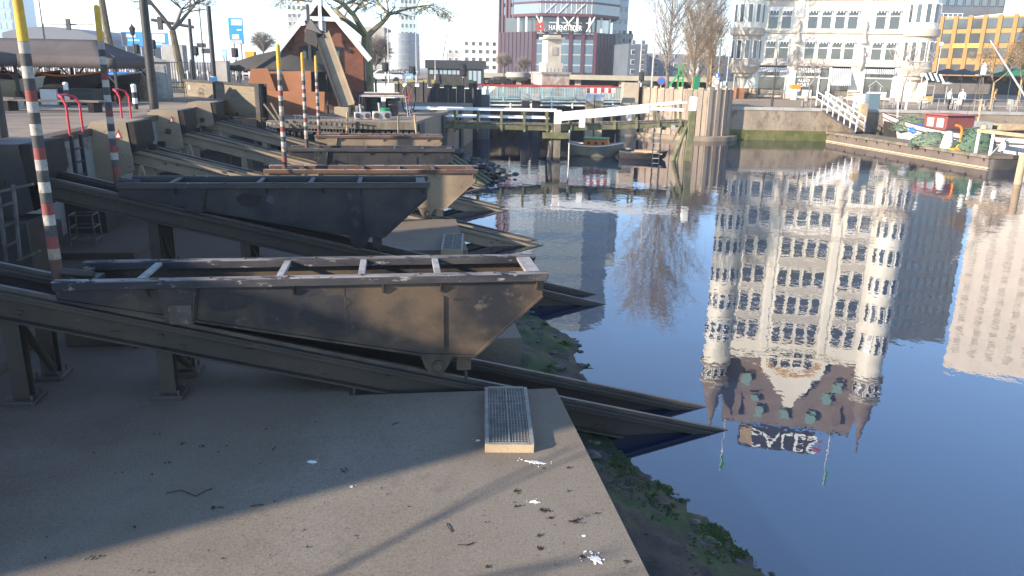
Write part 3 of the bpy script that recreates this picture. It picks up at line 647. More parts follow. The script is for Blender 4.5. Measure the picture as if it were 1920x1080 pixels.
# weeds on the mud
leafg = mk('weed_leaf', (.05, .10, .025), .7, c2=(.075, .12, .03), s2=6)
b = MB()
for k in range(22):
    a = k * 2.4 + rnd.uniform(-.3, .3); l = rnd.uniform(.10, .24); el = rnd.uniform(.3, 1.2); d = Vector((math.cos(a) * math.cos(el), math.sin(a) * math.cos(el), math.sin(el))); s_ = Vector((-math.sin(a), math.cos(a), 0)) * l * .16
    p = d * l * .55; q = d * l + Vector((0, 0, -l * .25))
    b.add([(0, 0, 0), p + s_, q, p - s_], [(0, 1, 2, 3)], leafg)
wd = build(b, 'weed_plant', None, 'largest leafy weed on the mud beyond the nearest tracks', 'weed', 'weeds on the mud', local=True, smooth=False)
wd.location = gr(1060, 648, .16)
for (x, y, z, s_, lab) in [(1022, 610, .2, .7, 'small weed closer to the carriage on the mud'), (1030, 690, .2, .6, 'weed low between mud and nearest far rail'), (1100, 692, .12, .7, 'weed at the water edge beside the far rail'), (1225, 932, .18, .5, 'weed among the green algae of the near mud'), (1260, 950, .12, .45, 'weed nearest the water on the near mud bank')]:
    c = copy_tree(wd, None, lab, gr(x, y, z), rnd.uniform(0, 6)); c.scale = (s_, s_, s_)
# clutter in the dark below the second slip
def rack(name, lab, cat, base, rz, w_, d_, h_, n, mat):
    t = thing(name, lab, cat, base, rz)
    for sx in (-1, 1):
        for sy in (-1, 1): build(MB().tube((sx * w_ / 2, sy * d_ / 2, 0), (sx * w_ / 2 * .9, sy * d_ / 2 * .9, h_), .018, .018, 6, mat), 'leg', t, local=True)
    for k in range(n):
        z = h_ * (k + 1) / n; f = 1 - .1 * z / h_
        b = MB(); [b.bar((-w_ / 2 * f, s * d_ / 2 * f, z), (w_ / 2 * f, s * d_ / 2 * f, z), .03, .03, mat) for s in (-1, 1)]; [b.bar((s * w_ / 2 * f, -d_ / 2 * f, z), (s * w_ / 2 * f, d_ / 2 * f, z), .03, .03, mat) for s in (-1, 1)]; build(b, 'shelf_frame', t, local=True)
    return t
rack('steel_rack', 'grey steel rack of parts standing below the second slip', 'rack', gr(165, 468, .93), .2, .55, .5, .85, 3, frame_grey)
rack('steel_trestle', 'low steel trestle behind the rack below the second slip', 'trestle', gr(245, 432, .93), .4, .8, .6, .5, 1, frame_grey)
t = thing('access_frame', 'tall ladder-like handrail frame at the left photo edge', 'frame', at(20, 490, 13.2))
for (xa, ya, xb, yb) in ((25, 347, 38, 486), (-2, 368, 12, 490)): b = MB(); b.bar(at(xa, ya, 13.2), at(xb, yb, 13.2), .045, .045, frame_grey); build(b, 'upright', t)
for (xa, ya, xb, yb) in ((-40, 368, 62, 345), (-2, 388, 29, 378), (3, 426, 32, 414), (8, 464, 35, 450), (34, 488, 75, 470)): b = MB(); b.bar(at(xa, ya, 13.23), at(xb, yb, 13.23), .05, .045, frame_grey); build(b, 'rung', t)
b = MB(); p = gr(70, 475, .93); b.box(p + Vector((-.05, 0, .36)), (1.0, .8, .72), steel_dark, rz=.15); bx = build(b, 'steel_cabinet', None, 'dark steel cabinet beside the first striped pole', 'cabinet', bevel=.02)
b = MB(); p = gr(85, 462, .93) + Vector((.1, 1.3, 0)); b.box(p + Vector((0, 0, .62)), (1.7, .9, 1.24), steel_rail, rz=AZ); bx = build(b, 'steel_tank', None, 'big brown steel tank under the head of the second slip', 'tank', bevel=.02)
b = MB(); p = gr(180, 660, .92); b.box(p + Vector((-.1, .5, .2)), (1.0, .5, .4), steel_rail, rz=AZ); b.bar(p + Vector((.5, .2, 0)), p + Vector((.75, .6, .55)), .07, .05, steel_rail); build(b, 'steel_box', None, 'flat brown steel box behind the legs of the nearest slip', 'box', bevel=.01)
p = at(20, 470, 14.6); b = MB(); b.box((p.x - .6, 14.9, 1.55), (1.9, .9, 1.3), steel_dark, rz=AZ); build(b, 'steel_cabinet', None, 'large dark steel cabinet behind the ladder-like frame at the left edge', 'cabinet', bevel=.02)
# ================================================================== left terrace
def house(name, lab, c, ax, w_, d_, z0, z1, rise, nw, nf, wall, roof):
    M = frame(c, ax); t = thing(name, lab, 'house', c)
    b = MB(M); b.bb(0, w_, 0, d_, z0, z1, wall); build(b, 'wall', t)
    b = MB(M); b.prism([(-.2, -.2, z1 + .002), (w_ + .2, -.2, z1 + .002), (w_ + .2, d_ / 2, z1 + rise), (-.2, d_ / 2, z1 + rise)], (0, 0, .12), roof); b.prism([(-.2, d_ + .2, z1 + .002), (w_ + .2, d_ + .2, z1 + .002), (w_ + .2, d_ / 2 + .002, z1 + rise), (-.2, d_ / 2 + .002, z1 + rise)], (0, 0, .12), roof)
    b.prism([(0, 0, z1 + .002), (0, d_, z1 + .002), (0, d_ / 2, z1 + rise)], (.1, 0, 0), wall); b.prism([(w_, 0, z1 + .002), (w_, d_, z1 + .002), (w_, d_ / 2, z1 + rise)], (-.1, 0, 0), wall); build(b, 'roof', t)
    for k in range(nw):
        for f in range(nf):
            x = w_ * (k + .5) / nw; z = z0 + 1.2 + f * (z1 - z0 - .6) / nf
            b = MB(M); b.bb(x - .5, x + .5, -.06, -.002, z - .06, z + 1.5, white_p); wn = build(b, 'window', t)
            b = MB(M); b.bb(x - .42, x + .42, -.075, -.062, z, z + 1.42, glass_dark); build(b, 'pane', wn)
    return t
_hn = Vector((-SUNH.y, SUNH.x, 0)); _hc = _a - SUNH * 18
# two unseen houses, added and sized to throw long shade over the near slips
house('shade_house', 'lower unseen brick house, added to shade the nearest slip', Vector((_hc.x, _hc.y, 0)), _hn, 5.4, 9, ZT - 3, 8.95, .6, 2, 3, brick_red, roof_brown)
_h2 = _hc + _hn * 5.45
house('shade_house', 'taller unseen brick house, added to shade the second slip', Vector((_h2.x, _h2.y, 0)), _hn, 6.3, 9, ZT - 3, 13.2, 1.5, 3, 4, brick_red, roof_brown)

# ---- market canopies
def canopy(name, lab, xl, xr, yf, yb, ze, zr, mat, legs=True, grp=None, drop=.42):
    c = Vector(((xl + xr) / 2, (yf + yb) / 2, ZT)); t = thing(name, lab, 'canopy', c, 0, grp)
    ym = (yf + yb) / 2; ins = (yb - yf) * .42
    n = 8
    b = MB(); rl = (xl + ins, ym, zr); rr = (xr - ins, ym, zr)
    f = [(xl, yf, ze), (xr, yf, ze), (xr, yb, ze), (xl, yb, ze)]
    vs = []; fs = []
    def patch(A, B, C_, D):      # sagging cloth
        k0 = len(vs); n_, m_ = 10, 6
        for j in range(m_ + 1):
            for i in range(n_ + 1):
                s, q = i / n_, j / m_; p = Vector(A).lerp(B, s).lerp(Vector(D).lerp(C_, s), q)
                p.z -= .10 * math.sin(q * math.pi) * (.6 + .4 * math.sin(s * math.pi * 4) ** 2); vs.append(p)
        for j in range(m_):
            for i in range(n_): fs.append((k0 + j * (n_ + 1) + i, k0 + j * (n_ + 1) + i + 1, k0 + (j + 1) * (n_ + 1) + i + 1, k0 + (j + 1) * (n_ + 1) + i))
    patch(f[0], f[1], rr, rl); patch(f[2], f[3], rl, rr); patch(f[1], f[2], rr, rr); patch(f[3], f[0], rl, rl)
    b.add(vs, fs, mat); roof = build(b, 'canvas_roof', t); md = roof.modifiers.new('t', 'SOLIDIFY'); md.thickness = .02
    for A, B in ((0, 1), (1, 2), (2, 3), (3, 0)):
        b = MB(); A = Vector(f[A]); B = Vector(f[B]); n_ = 24; vs = []
        for i in range(n_ + 1):
            p = A.lerp(B, i / n_); vs += [p, p + Vector((0, 0, -drop - (.03 if i % 2 else 0)))]
        b.add(vs, [(2 * i, 2 * i + 1, 2 * i + 3, 2 * i + 2) for i in range(n_)], mat); v_ = build(b, 'valance', t); md = v_.modifiers.new('t', 'SOLIDIFY'); md.thickness = .015
    if legs:
        k = max(2, int(round((xr - xl) / 3.4)) + 1)
        for i in range(k):
            x = xl + .08 + (xr - xl - .16) * i / (k - 1)
            for y in (yf + .08, yb - .08):
                b = MB(); b.bb(x - .05, x + .05, y - .05, y + .05, ZT, ze - .03, dark_metal); pt = build(b, 'post', t)
                for s in ((-1, 1) if 0 < i < k - 1 else ((1,) if i == 0 else (-1,))):
                    b = MB(); b.bar((x + s * .05, y, ze - 1.0), (x + s * .75, y, ze - .22), .07, .06, dark_metal); build(b, 'brace', pt)
    return t
canopy('market_canopy', 'long brown canvas canopy over the stored boats', -24.6, -17.0, 34.0, 37.6, 5.33, 6.1, canvas_brown, grp='brown canopies on the terrace')
canopy('market_canopy', 'nearer brown canopy cut off by the left photo edge', -30, -20.2, 28.2, 32.5, 5.4, 6.1, canvas_brown, grp='brown canopies on the terrace')

# ---- boats
def hull(b, M, L, B, D, mat, rim, deck=None, bow=.35, stern=.8, sheer=.25, rimmat=None):
    """double-skinned hull: x along the length, stern at 0, keel at z=0"""
    n = 14; ring = 7; vs = []; vi = []
    for i in range(n + 1):
        s = i / n
        w = B / 2 * (stern + (1 - stern) * math.sin(min(1, s / .45) * math.pi / 2)) if s < .45 else B / 2 * max(.02, (1 - ((s - .45) / .55) ** 2.4))
        zt = D * (1 + sheer * (2 * s - .9) ** 2); zk = D * (.0 + .55 * max(0, (s - .72) / .28) ** 2)
        for k in range(ring):
            q = (k - (ring - 1) / 2) / ((ring - 1) / 2)
            x = L * s + (bow * D * (max(0, (s - .7) / .3)) ** 2) * (abs(q) ** 1.5)
            y = w * math.copysign(abs(q) ** .55, q); z = zk + (zt - zk) * abs(q) ** 2.2
            vs.append(Vector((x, y, z))); vi.append(Vector((x, y * .9, z + (.08 * D if abs(q) < .99 else 0))))
    def grid(vv, flip):
        fs = []
        for i in range(n):
            for k in range(ring - 1):
                f = (i * ring + k, i * ring + k + 1, (i + 1) * ring + k + 1, (i + 1) * ring + k); fs.append(tuple(reversed(f)) if flip else f)
        fs.append(tuple(range(ring)) if not flip else tuple(reversed(range(ring))))
        return fs
    old = b.M; b.M = M
    b.add(vs, grid(vs, False), mat)
    if deck is None: b.add(vi, grid(vi, True), rim)
    else:
        dv = []
        for i in range(n + 1): dv += [vs[i * ring] * 1, vs[i * ring + ring - 1] * 1]
        dv = [p - Vector((0, 0, .04 * D)) for p in dv]; b.add(dv, [(2 * i, 2 * i + 2, 2 * i + 3, 2 * i + 1) for i in range(n)], deck)
    for k in (0, ring - 1):      # rubbing strake
        for i in range(n): b.bar(vs[i * ring + k], vs[(i + 1) * ring + k], .06, .07, rimmat or rim)
    b.M = old
    return vs
boatd = mk('boat_dark', (.03, .03, .035), .4, c2=(.05, .045, .045), s2=1)
boatc = mk('boat_cream', (.36, .32, .24), .6)
for k, (x, y, rim, mat, lab) in enumerate([(at(52, 150, 35.5).x, 35.5, red_p, boatd, 'dark stored boat with a red rim at the left end of the canopy'), (at(132, 150, 35.5).x, 35.5, orange_p, boatd, 'dark stored boat with an orange edge under the middle of the canopy'), (at(205, 150, 36.6).x, 36.6, galv, boatd, 'dark stored boat with a pale rim behind the second striped pole'), (at(246, 150, 39.5).x, 39.5, blue_p, boatd, 'stored boat under a blue cover beside the grey kiosk'), (at(18, 170, 33).x, 33, boatc, boatc, 'cream stored boat behind the first striped pole')]):
    t = thing('stored_boat', lab, 'boat', (x, y, ZT), 0, 'boats stored under the canopy')
    b = MB(); hull(b, frame((x - 1.25, y, ZT + (.42 if k != 4 else .2)), (1, .05, 0)), 2.5 if k != 3 else 1.7, 1.3, .68, mat, rim, bow=.3); build(b, 'hull', t)
    b = MB(); b.bb(x - 1.0, x - .9, y - .6, y + .6, ZT, ZT + .5, dark_metal); build(b, 'trestle', t); b = MB(); b.bb(x + .6, x + .7, y - .6, y + .6, ZT, ZT + .5, dark_metal); build(b, 'trestle', t)
    if k == 3:
        b = MB(); b.lathe((0, 0, 0), [(1, 0), (.95, .15), (.6, .28), (.05, .34)], 12, blue_p); b.v = [Vector((x - .4 + p.x * .9, y + p.y * .6, ZT + 1.1 + p.z * .5)) for p in b.v]; build(b, 'cover', t)
# small gear below the canopy
def simplebox(name, lab, cat, c, d, mat, rz=0, lid=None, grp=None):
    t = thing(name, lab, cat, c, rz, grp); b = MB(); b.bb(-d[0] / 2, d[0] / 2, -d[1] / 2, d[1] / 2, 0, d[2], mat); build(b, 'body', t, local=True, bevel=.015)
    if lid: b = MB(); b.bb(-d[0] / 2 - .02, d[0] / 2 + .02, -d[1] / 2 - .02, d[1] / 2 + .02, d[2] + .002, d[2] + .05, lid); build(b, 'lid', t, local=True, bevel=.01)
    return t
p = gr(97, 196, ZT); simplebox('storage_bin', 'white storage bin with a dark lid below the canopy', 'bin', p, (.6, .5, .62), white_p, .2, dark_metal)
p = gr(152, 196, ZT); simplebox('storage_crate', 'dark crate under the canopy behind the red hoop', 'crate', p, (1.5, .8, .6), dark_metal, 0, steel_dark)
p = gr(15, 203, ZT); simplebox('storage_crate', 'grey crate at the left photo edge below the canopy', 'crate', p, (.9, .6, .35), galv, 0, worn_white)
p = gr(225, 190, ZT); simplebox('storage_crate', 'black crate near the right canopy post', 'crate', p, (1.4, .9, .8), black_in, 0, dark_metal)
def bollard(lab, p, r, h, mats, name='bollard', grp='striped bollards'):
    t = thing(name, lab, 'bollard', p, 0, grp); b = MB(); n = len(mats)
    for k, m_ in enumerate(mats):
        b = MB(); b.tube((0, 0, h * k / n + .001), (0, 0, h * (k + 1) / n), r, r, 10, m_); build(b, 'ring', t, local=True)
    b = MB(); b.lathe((0, 0, h), [(r * 1.15, .001), (r * 1.1, .05), (r * .5, .09)], 10, mats[-1]); build(b, 'cap', t, local=True); return t
bollard('white and black bollard behind the left red hoop', gr(128, 200, ZT), .09, .85, [black_p, white_p, black_p, white_p])
bollard('white and black bollard behind the right red hoop', gr(255, 205, ZT), .09, .85, [black_p, white_p, black_p, white_p])
t = thing('cargo_bench', 'low flat bench of planks on the terrace behind the left red hoop', 'bench', gr(100, 209, ZT))
o = ORG[t.name]
for k in range(3): b = MB(); b.bb(o.x - 1.8, o.x + 1.8, o.y - .3 + k * .22, o.y - .1 + k * .22, ZT + .35, ZT + .4, wood_grey); build(b, 'plank', t)
for s in (-1.5, 1.5): b = MB(); b.bb(o.x + s - .1, o.x + s + .1, o.y - .28, o.y + .3, ZT, ZT + .348, black_in); build(b, 'leg', t)
# grey kiosk
p = gr(289, 187, ZT); t = thing('utility_kiosk', 'grey utility kiosk with a low gabled roof behind the lamp post', 'kiosk', p)
M = frame(p, (1, .25, 0)); b = MB(M); b.bb(-.72, .72, 0, 1.0, 0, 1.75, pale_concrete); build(b, 'body', t, bevel=.02)
b = MB(M); b.prism([(-.8, -.08, 1.752), (.8, -.08, 1.752), (0, -.08, 2.0)], (0, 1.16, 0), pale_concrete); build(b, 'roof', t, bevel=.015)
b = MB(M); b.bb(-.6, -.02, -.02, -.002, .1, 1.6, galv); build(b, 'door', t); b = MB(M); b.bb(.02, .6, -.02, -.002, .1, 1.6, galv); build(b, 'door', t)
p = gr(273, 187, ZT); b = MB(); b.lathe(p, [(.2, 0), (.24, .3), (.19, .7), (.14, 1.0), (.04, 1.15)], 9, mk('sacking', (.30, .21, .14), .95, c2=(.2, .14, .1), s2=5, bump=.6)); build(b, 'wrapped_sack', None, 'tall brown wrapped sack leaning beside the grey kiosk', 'sack')
t = rack('hand_cart', 'dark wire cart standing right of the grey kiosk', 'cart', gr(332, 182, ZT), .2, .9, .6, .75, 3, dark_metal)
# tall posts
def post(name, lab, p, r0, r1, z1, mat, cat='lamp post', grp=None, lean=(0, 0)):
    b = MB(); b.tube(p, (p[0] + lean[0], p[1] + lean[1], z1), r0, r1, 12, mat); b.tube(p, Vector(p) + Vector((0, 0, .03)), r0 * 1.8, r0 * 1.6, 12, mat); return build(b, name, None, lab, cat, grp)
post('lamp_post', 'thick black post rising from the terrace in front of the kiosk', gr(290, 209, ZT), .16, .125, 13.5, black_p)
post('mooring_post', 'short black post at the left photo edge on the terrace', gr(6, 266, ZT), .12, .12, 6.4, black_p, 'post')
q = at(402, 150, 41); post('flag_pole', 'black pole with a blue sticker behind the steel plate wall', Vector((q.x, q.y, ZD)), .12, .11, at(396, 12, 41).z, black_p, 'pole')
q = at(401, 148, 40.8); b = MB(); b.tube(q - Vector((0, 0, .13)), q + Vector((0, 0, .13)), .17, .17, 12, lightblue_p); build(b, 'blue_sticker_band', None, 'pale blue band wrapped round the black pole', 'band')
q = at(417, 152, 42); simplebox('cable_cabinet', 'grey cable cabinet behind the steel plate wall', 'cabinet', Vector((q.x, q.y, ZD)), (.75, .5, at(417, 116, 42).z - ZD), pale_concrete, 0, galv)
# steel plate wall
plate_tan = mk('plate_tan', (.19, .155, .105), .8, c2=(.155, .125, .085), s2=1.2, c3=(.11, .085, .06), s3=2.5, t3=(.52, .7), stretch=(.25, .25, 2.5), bump=.15)
A = at(345, 152, 44.5); B = at(487, 163, 36.6); t = thing('steel_plate_wall', 'big flat tan steel plate wall ending in a dark column', 'plate wall', (A.x, A.y, ZD))
ax = Vector((B.x - A.x, B.y - A.y, 0)); Lw = ax.length; M = frame((A.x, A.y, 0), ax); zt_ = (A.z + B.z) / 2
b = MB(M); b.bb(0, Lw, 0, .05, ZD - 1.2, zt_, plate_tan); build(b, 'plate', t)
b = MB(M); b.bb(-.05, Lw - .42, -.06, .1, zt_ + .002, zt_ + .12, steel_dark); build(b, 'top_rail', t)
b = MB(M); b.bb(Lw - .4, Lw + .1, -.10, -.06, ZD - 1.2, zt_ + .13, steel_dark); b.bb(Lw - .18, Lw - .12, -.059, .25, ZD - 1.2, zt_ + .13, steel_dark); b.bb(Lw - .4, Lw + .1, .251, .29, ZD - 1.2, zt_ + .13, steel_dark); build(b, 'column', t)
for (px_, py_) in ((356, 164), (446, 214)):
    q = at(px_, py_, 44.5 - 7.9 * (px_ - 345) / 142); dx = (q - Vector((A.x, A.y, 0))).dot(ax.normalized())
    b = MB(M); n0 = 12; b.add([(dx + .12 * math.cos(2 * math.pi * k / n0), -.004, q.z + .12 * math.sin(2 * math.pi * k / n0)) for k in range(n0)] + [(dx + .12 * math.cos(2 * math.pi * k / n0), -.02, q.z + .12 * math.sin(2 * math.pi * k / n0)) for k in range(n0)], [list(range(n0, 2 * n0))] + [(k, (k + 1) % n0, n0 + (k + 1) % n0, n0 + k) for k in range(n0)], white_p if px_ < 400 else steel_dark); build(b, 'disc_mark', t)
# thin railing between the housings and the dock
b = MB(); A = at(400, 222, 35.6); B = at(500, 222, 35.8); b.tube(A, B, .02, .02, 6, rust_dark)
for s in (.05, .5, .95): q = A.lerp(B, s); b.tube(q, (q.x, q.y, 1.5), .02, .02, 6, rust_dark)
build(b, 'thin_railing', None, 'thin rusty railing in front of the steel plate wall', 'railing')
# leaning rods
for k, (x0, y0, x1, y1, lab) in enumerate([(495, 195, 530, 240, 'rod leaning left of the third striped pole'), (508, 193, 528, 228, 'shorter rod leaning on the third striped pole')]):
    b = MB(); b.tube(at(x0, y0, 36.4), at(x1, y1, 36.0), .05, .05, 6, wood_grey); build(b, 'leaning_rod', None, lab, 'rod')
# orange plates
def plate(lab, pts, Y, mat, th=.06, grp='rusty orange steel plates'):
    P = [at(x, y, Y) for x, y in pts]; b = MB(); b.prism(P, (0, th, 0), mat); return build(b, 'steel_plate', None, lab, 'steel plate', grp, bevel=.01)
plate('tall orange plate at the left with a sloping side, below the tent', [(461, 195), (466, 152), (470, 129), (502, 128), (518, 171), (560, 172), (560, 200)], 41.2, rust_orange)
plate('broad orange plate behind the third striped pole', [(500, 172), (502, 134), (583, 133), (584, 172)], 41.6, rust_orange)
plate('low orange plate in front, beside the chute foot', [(497, 213), (499, 171), (609, 172), (608, 214)], 40.2, rust_orange)
# ---- dark tent
A = at(427, 128, 43); t = thing('dark_tent', 'dark sagging tarpaulin tent in front of the cottage', 'tent', (A.x, A.y, ZD))
prof = [(425, 124), (440, 116), (480, 103), (515, 95), (560, 106), (590, 116), (618, 128)]; low = [(425, 131), (440, 133), (480, 133), (515, 133), (560, 135), (590, 136), (618, 138)]
b = MB(); vs = []
for (x, y), (xl_, yl_) in zip(prof, low):
    q = at(x, y, 43); e = at(xl_, yl_, 42.2); vs += [e, e + Vector((0, .01, .12)), q, q + Vector((0, 4.5, -.3)), q + Vector((0, 5, -.9))]
b.add(vs, [(5 * i + k, 5 * i + 5 + k, 5 * i + 6 + k, 5 * i + 1 + k) for i in range(6) for k in range(4)], tarp_dark); o = build(b, 'tarpaulin', t); md = o.modifiers.new('t', 'SOLIDIFY'); md.thickness = .02
for x in (430, 470, 612): q = at(x, 131, 42.3); b = MB(); b.tube((q.x, q.y, ZD), (q.x, q.y, q.z), .04, .04, 6, dark_metal); build(b, 'pole', t)
q = at(470, 103, 44.6); b = MB(); b.box((q.x, q.y, q.z), (.5, .4, .35), yellow_p); build(b, 'yellow_box', None, 'small yellow lamp box peeping over the dark tent', 'box')
# ================================================================== cottage
Yc = 46.0; AP = at(597, -2, Yc); EL = at(517, 97, Yc); ER = at(685, 106, Yc); ZE = (EL.z + ER.z) / 2; XL = EL.x + .25; XR = ER.x - .15
t = thing('brick_cottage', 'steep red brick cottage with white bargeboards', 'cottage', ((XL + XR) / 2, Yc, ZD)); CX = (XL + XR) / 2; ZA = AP.z
D_ = 9.0
gab = [(XL, ZD), (XR, ZD), (XR, ZE), (CX, ZA - .25), (XL, ZE)]
b = MB(); b.prism([(x, Yc, z) for x, z in gab], (0, .3, 0), brick_red); build(b, 'front_wall', t)
b = MB(); b.bb(XL, XL + .25, Yc + .301, Yc + D_, ZD, ZE - .05, brick_red); build(b, 'side_wall', t); b = MB(); b.bb(XR - .25, XR, Yc + .301, Yc + D_, ZD, ZE - .05, brick_red); build(b, 'side_wall', t)
for s in (-1, 1):
    xe = CX + s * (XR - CX + .35); ze = ZE - .30
    b = MB(); b.prism([(CX, Yc - .35, ZA), (CX, Yc + D_, ZA), (xe, Yc + D_, ze), (xe, Yc - .35, ze)], (0, 0, .12), roof_brown); build(b, 'roof_slope', t)
    b = MB(); b.bar((CX + s * .0, Yc - .42, ZA + .03), (xe, Yc - .42, ze + .03), .10, .30, white_clean); build(b, 'bargeboard', t, bevel=.01)
b = MB(); b.bb(CX - .09, CX + .09, Yc - .50, Yc - .36, ZA - 1.9, ZA + .35, white_clean); build(b, 'king_post', t)
zc = at(600, 36, Yc).z; hw = (ZA - zc) * (XR - CX) / (ZA - ZE); b = MB(); b.bb(CX - hw, CX + hw, Yc - .46, Yc - .36, zc - .12, zc + .12, white_clean); build(b, 'collar_beam', t)
b = MB(); b.prism([(CX - hw * .93, Yc - .03, zc), (CX + hw * .93, Yc - .03, zc), (CX, Yc - .03, ZA - .5)], (0, .028, 0), mk('gable_boards', (.11, .055, .045), .8, c2=(.08, .04, .035), s2=4, stretch=(4, 1, .5))); build(b, 'gable_panel', t)
def cot_rect(x0, y0, x1, y1, name, mat, off=.04, par=t):
    a_ = at(x0, y1, Yc); c_ = at(x1, y0, Yc); b = MB(); b.bb(a_.x, c_.x, Yc - off, Yc - .002, a_.z, c_.z, mat); return build(b, name, par)
dk_green = mk('dark_green_door', (.012, .028, .027), .4, c2=(.02, .035, .033), s2=2)
for x0, x1 in ((566, 587), (589, 613), (615, 639)):
    w_ = cot_rect(x0, 88, x1, 172, 'door_leaf', dk_green, .05)
    a_ = at(x0 + 4, 120, Yc); c_ = at(x1 - 4, 96, Yc); b = MB(); b.bb(a_.x, c_.x, Yc - .062, Yc - .052, a_.z, c_.z, glass_dark); build(b, 'pane', w_)
b = MB(); q0 = at(566, 88, Yc); q1 = at(639, 92, Yc); qm = at(600, 78, Yc); b.prism([(q0.x, Yc - .045, q0.z + .01), (q1.x, Yc - .045, q0.z + .01), (qm.x, Yc - .045, qm.z)], (0, .043, 0), dk_green); build(b, 'door_gable', t)
wd_ = cot_rect(596, 42, 610, 65, 'window', white_clean, .04); a_ = at(598, 63, Yc); c_ = at(608, 44, Yc); b = MB(); b.bb(a_.x, c_.x, Yc - .052, Yc - .042, a_.z, c_.z, glass_dark); build(b, 'pane', wd_)
for x, y in ((548, 92), (654, 95)):
    q = at(x, y, Yc); b = MB(); b.tube((q.x, Yc - .05, q.z), (q.x, Yc - .002, q.z), .12, .12, 10, dark_metal); build(b, 'wall_plate', t)
for x, y in ((645, 85), (552, 78)):
    q = at(x, y, Yc); b = MB(); b.bb(q.x - .05, q.x + .05, Yc - .06, Yc - .002, q.z - .25, q.z + .25, dark_metal); build(b, 'wall_anchor', t)
cot_rect(562, 172, 678, 208, 'plinth', mk('brick_plinth', (.14, .075, .06), .9, c2=(.10, .06, .05), s2=3), .03)
b = MB(); q = at(682, 108, Yc); b.tube((q.x + .05, Yc - .1, ZD), (q.x + .05, Yc - .1, ZE), .05, .05, 8, dark_metal); build(b, 'downpipe', t)
t.rotation_euler = (0, 0, R(16))
# chute
A = at(604, 68, 42.6); B = at(652, 203, 40.2); t = thing('loading_chute', 'long tan steel chute slanting down in front of the cottage', 'chute', (B.x, B.y, ZD))
dirc = (B - A).normalized(); side = Vector((.35, -.9, 0)).normalized()
b = MB(); b.bar(A, B, .62, .45, steel_tan, up=side); build(b, 'trough_bottom', t)
b = MB(); rr_ = dirc.cross(side).normalized(); 
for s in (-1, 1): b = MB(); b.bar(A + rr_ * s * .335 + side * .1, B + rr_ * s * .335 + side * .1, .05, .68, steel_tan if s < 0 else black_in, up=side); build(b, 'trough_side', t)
b = MB(); P0 = at(583, 66, 43.4); b.bar(P0, A + dirc * .3, .75, .7, black_in, up=(0, 0, 1)); build(b, 'chute_head', t)
b = MB(); P1 = at(574, 8, 43.4); b.bar((P0.x - .1, P0.y, ZD + 2), (P0.x - .1, P0.y, P1.z), .14, .14, dark_metal); build(b, 'hoist_post', t); b = MB(); q = at(578, 62, 43); b.bar(q + Vector((0, 0, .4)), at(603, 80, 42.4), .1, .8, steel_dark, up=(0, 0, 1)); build(b, 'chute_flap', t)
q = at(643, 212, 40.0); b = MB(); b.box((q.x, q.y, q.z), (.72, .6, .62), steel_tan); build(b, 'chute_foot', t, bevel=.02)
for x, y in ((570, 47), (592, 52)):
    q = at(x, y, 43.6); b = MB(); b.lathe(q, [(.04, .2), (.14, .02), (.15, -.02)], 10, white_clean); build(b, 'site_lamp', None, 'white lamp on the cottage gable, %s one' % ('left' if x < 580 else 'right'), 'lamp', 'lamps on the cottage gable')
# ---- dock edge
A = at(648, 230, 37.4); B = at(772, 238, 37.6); t = thing('dock_edge', 'heavy brown timber edge beam of the dock with dark sheet piles', 'dock edge', (A.x, A.y, 0)); 
A0 = Vector((-11.5, 36.75, 2.5)); b = MB(); b.bar((A0.x, A0.y - .2, 2.53), (-4.6, 37.2, 2.53), .35, .36, wood_grey); build(b, 'edge_beam', t, bevel=.02)
x = -11.6
while x < -4.7:
    y = 36.70 + (x + 11.5) * .087; b = MB(); dz = rnd.uniform(-.04, .04); b.prism([(x, y, -1), (x + .05, y - .14, -1), (x + .22, y - .14, -1), (x + .27, y, -1)], (0, 0, 3.33), pile_dark); build(b, 'sheet_pile', t); x += .275
for k in range(3):
    x = -4.75; y = 37.5 + k * 7.2; b = MB(); b.bb(x + k * .5 - .02, x + k * .5 + .2, y, y + 6.9, -1, 2.6, pile_dark); build(b, 'side_wall', t)
# ladders / railings stored in front of the dock edge
def lying(lab, x0, y0, x1, y1, hh, Y, n, mat, rail=.04):
    t = thing('stored_ladder', lab, 'ladder', at((x0 + x1) / 2, (y0 + y1) / 2, Y), 0, 'grey ladders stored along the dock')
    for dy in (0, hh): b = MB(); b.bar(at(x0, y0 + dy, Y), at(x1, y1 + dy, Y), rail, rail, mat); build(b, 'stile', t)
    for k in range(n):
        s = (k + .5) / n; b = MB(); b.bar(at(x0 + (x1 - x0) * s, y0 + (y1 - y0) * s, Y), at(x0 + (x1 - x0) * s, y0 + hh + (y1 - y0) * s, Y), .025, .025, mat); build(b, 'rung', t)
lying('grey ladder lying on edge along the dock, upper one', 550, 216, 665, 222, 9, 36.3, 14, frame_grey)
lying('grey railing of close bars below the upper ladder', 540, 231, 668, 240, 12, 36.1, 22, frame_grey)
lying('short pale ladder left of the third striped pole', 497, 228, 520, 234, 12, 36.0, 4, galv)
for k, (x, y0, y1, lab) in enumerate([(747, 217, 250, 'slim wooden stake at the dock edge'), (777, 215, 252, 'slanting wooden stake at the footbridge end'), (651, 210, 250, 'pale stake in front of the chute foot')]):
    b = MB(); b.tube(at(x + (4 if k == 1 else 0), y1, 36.5), at(x, y0, 36.5), .05, .05, 6, wood_tan); build(b, 'wooden_stake', None, lab, 'stake', 'stakes at the dock edge')
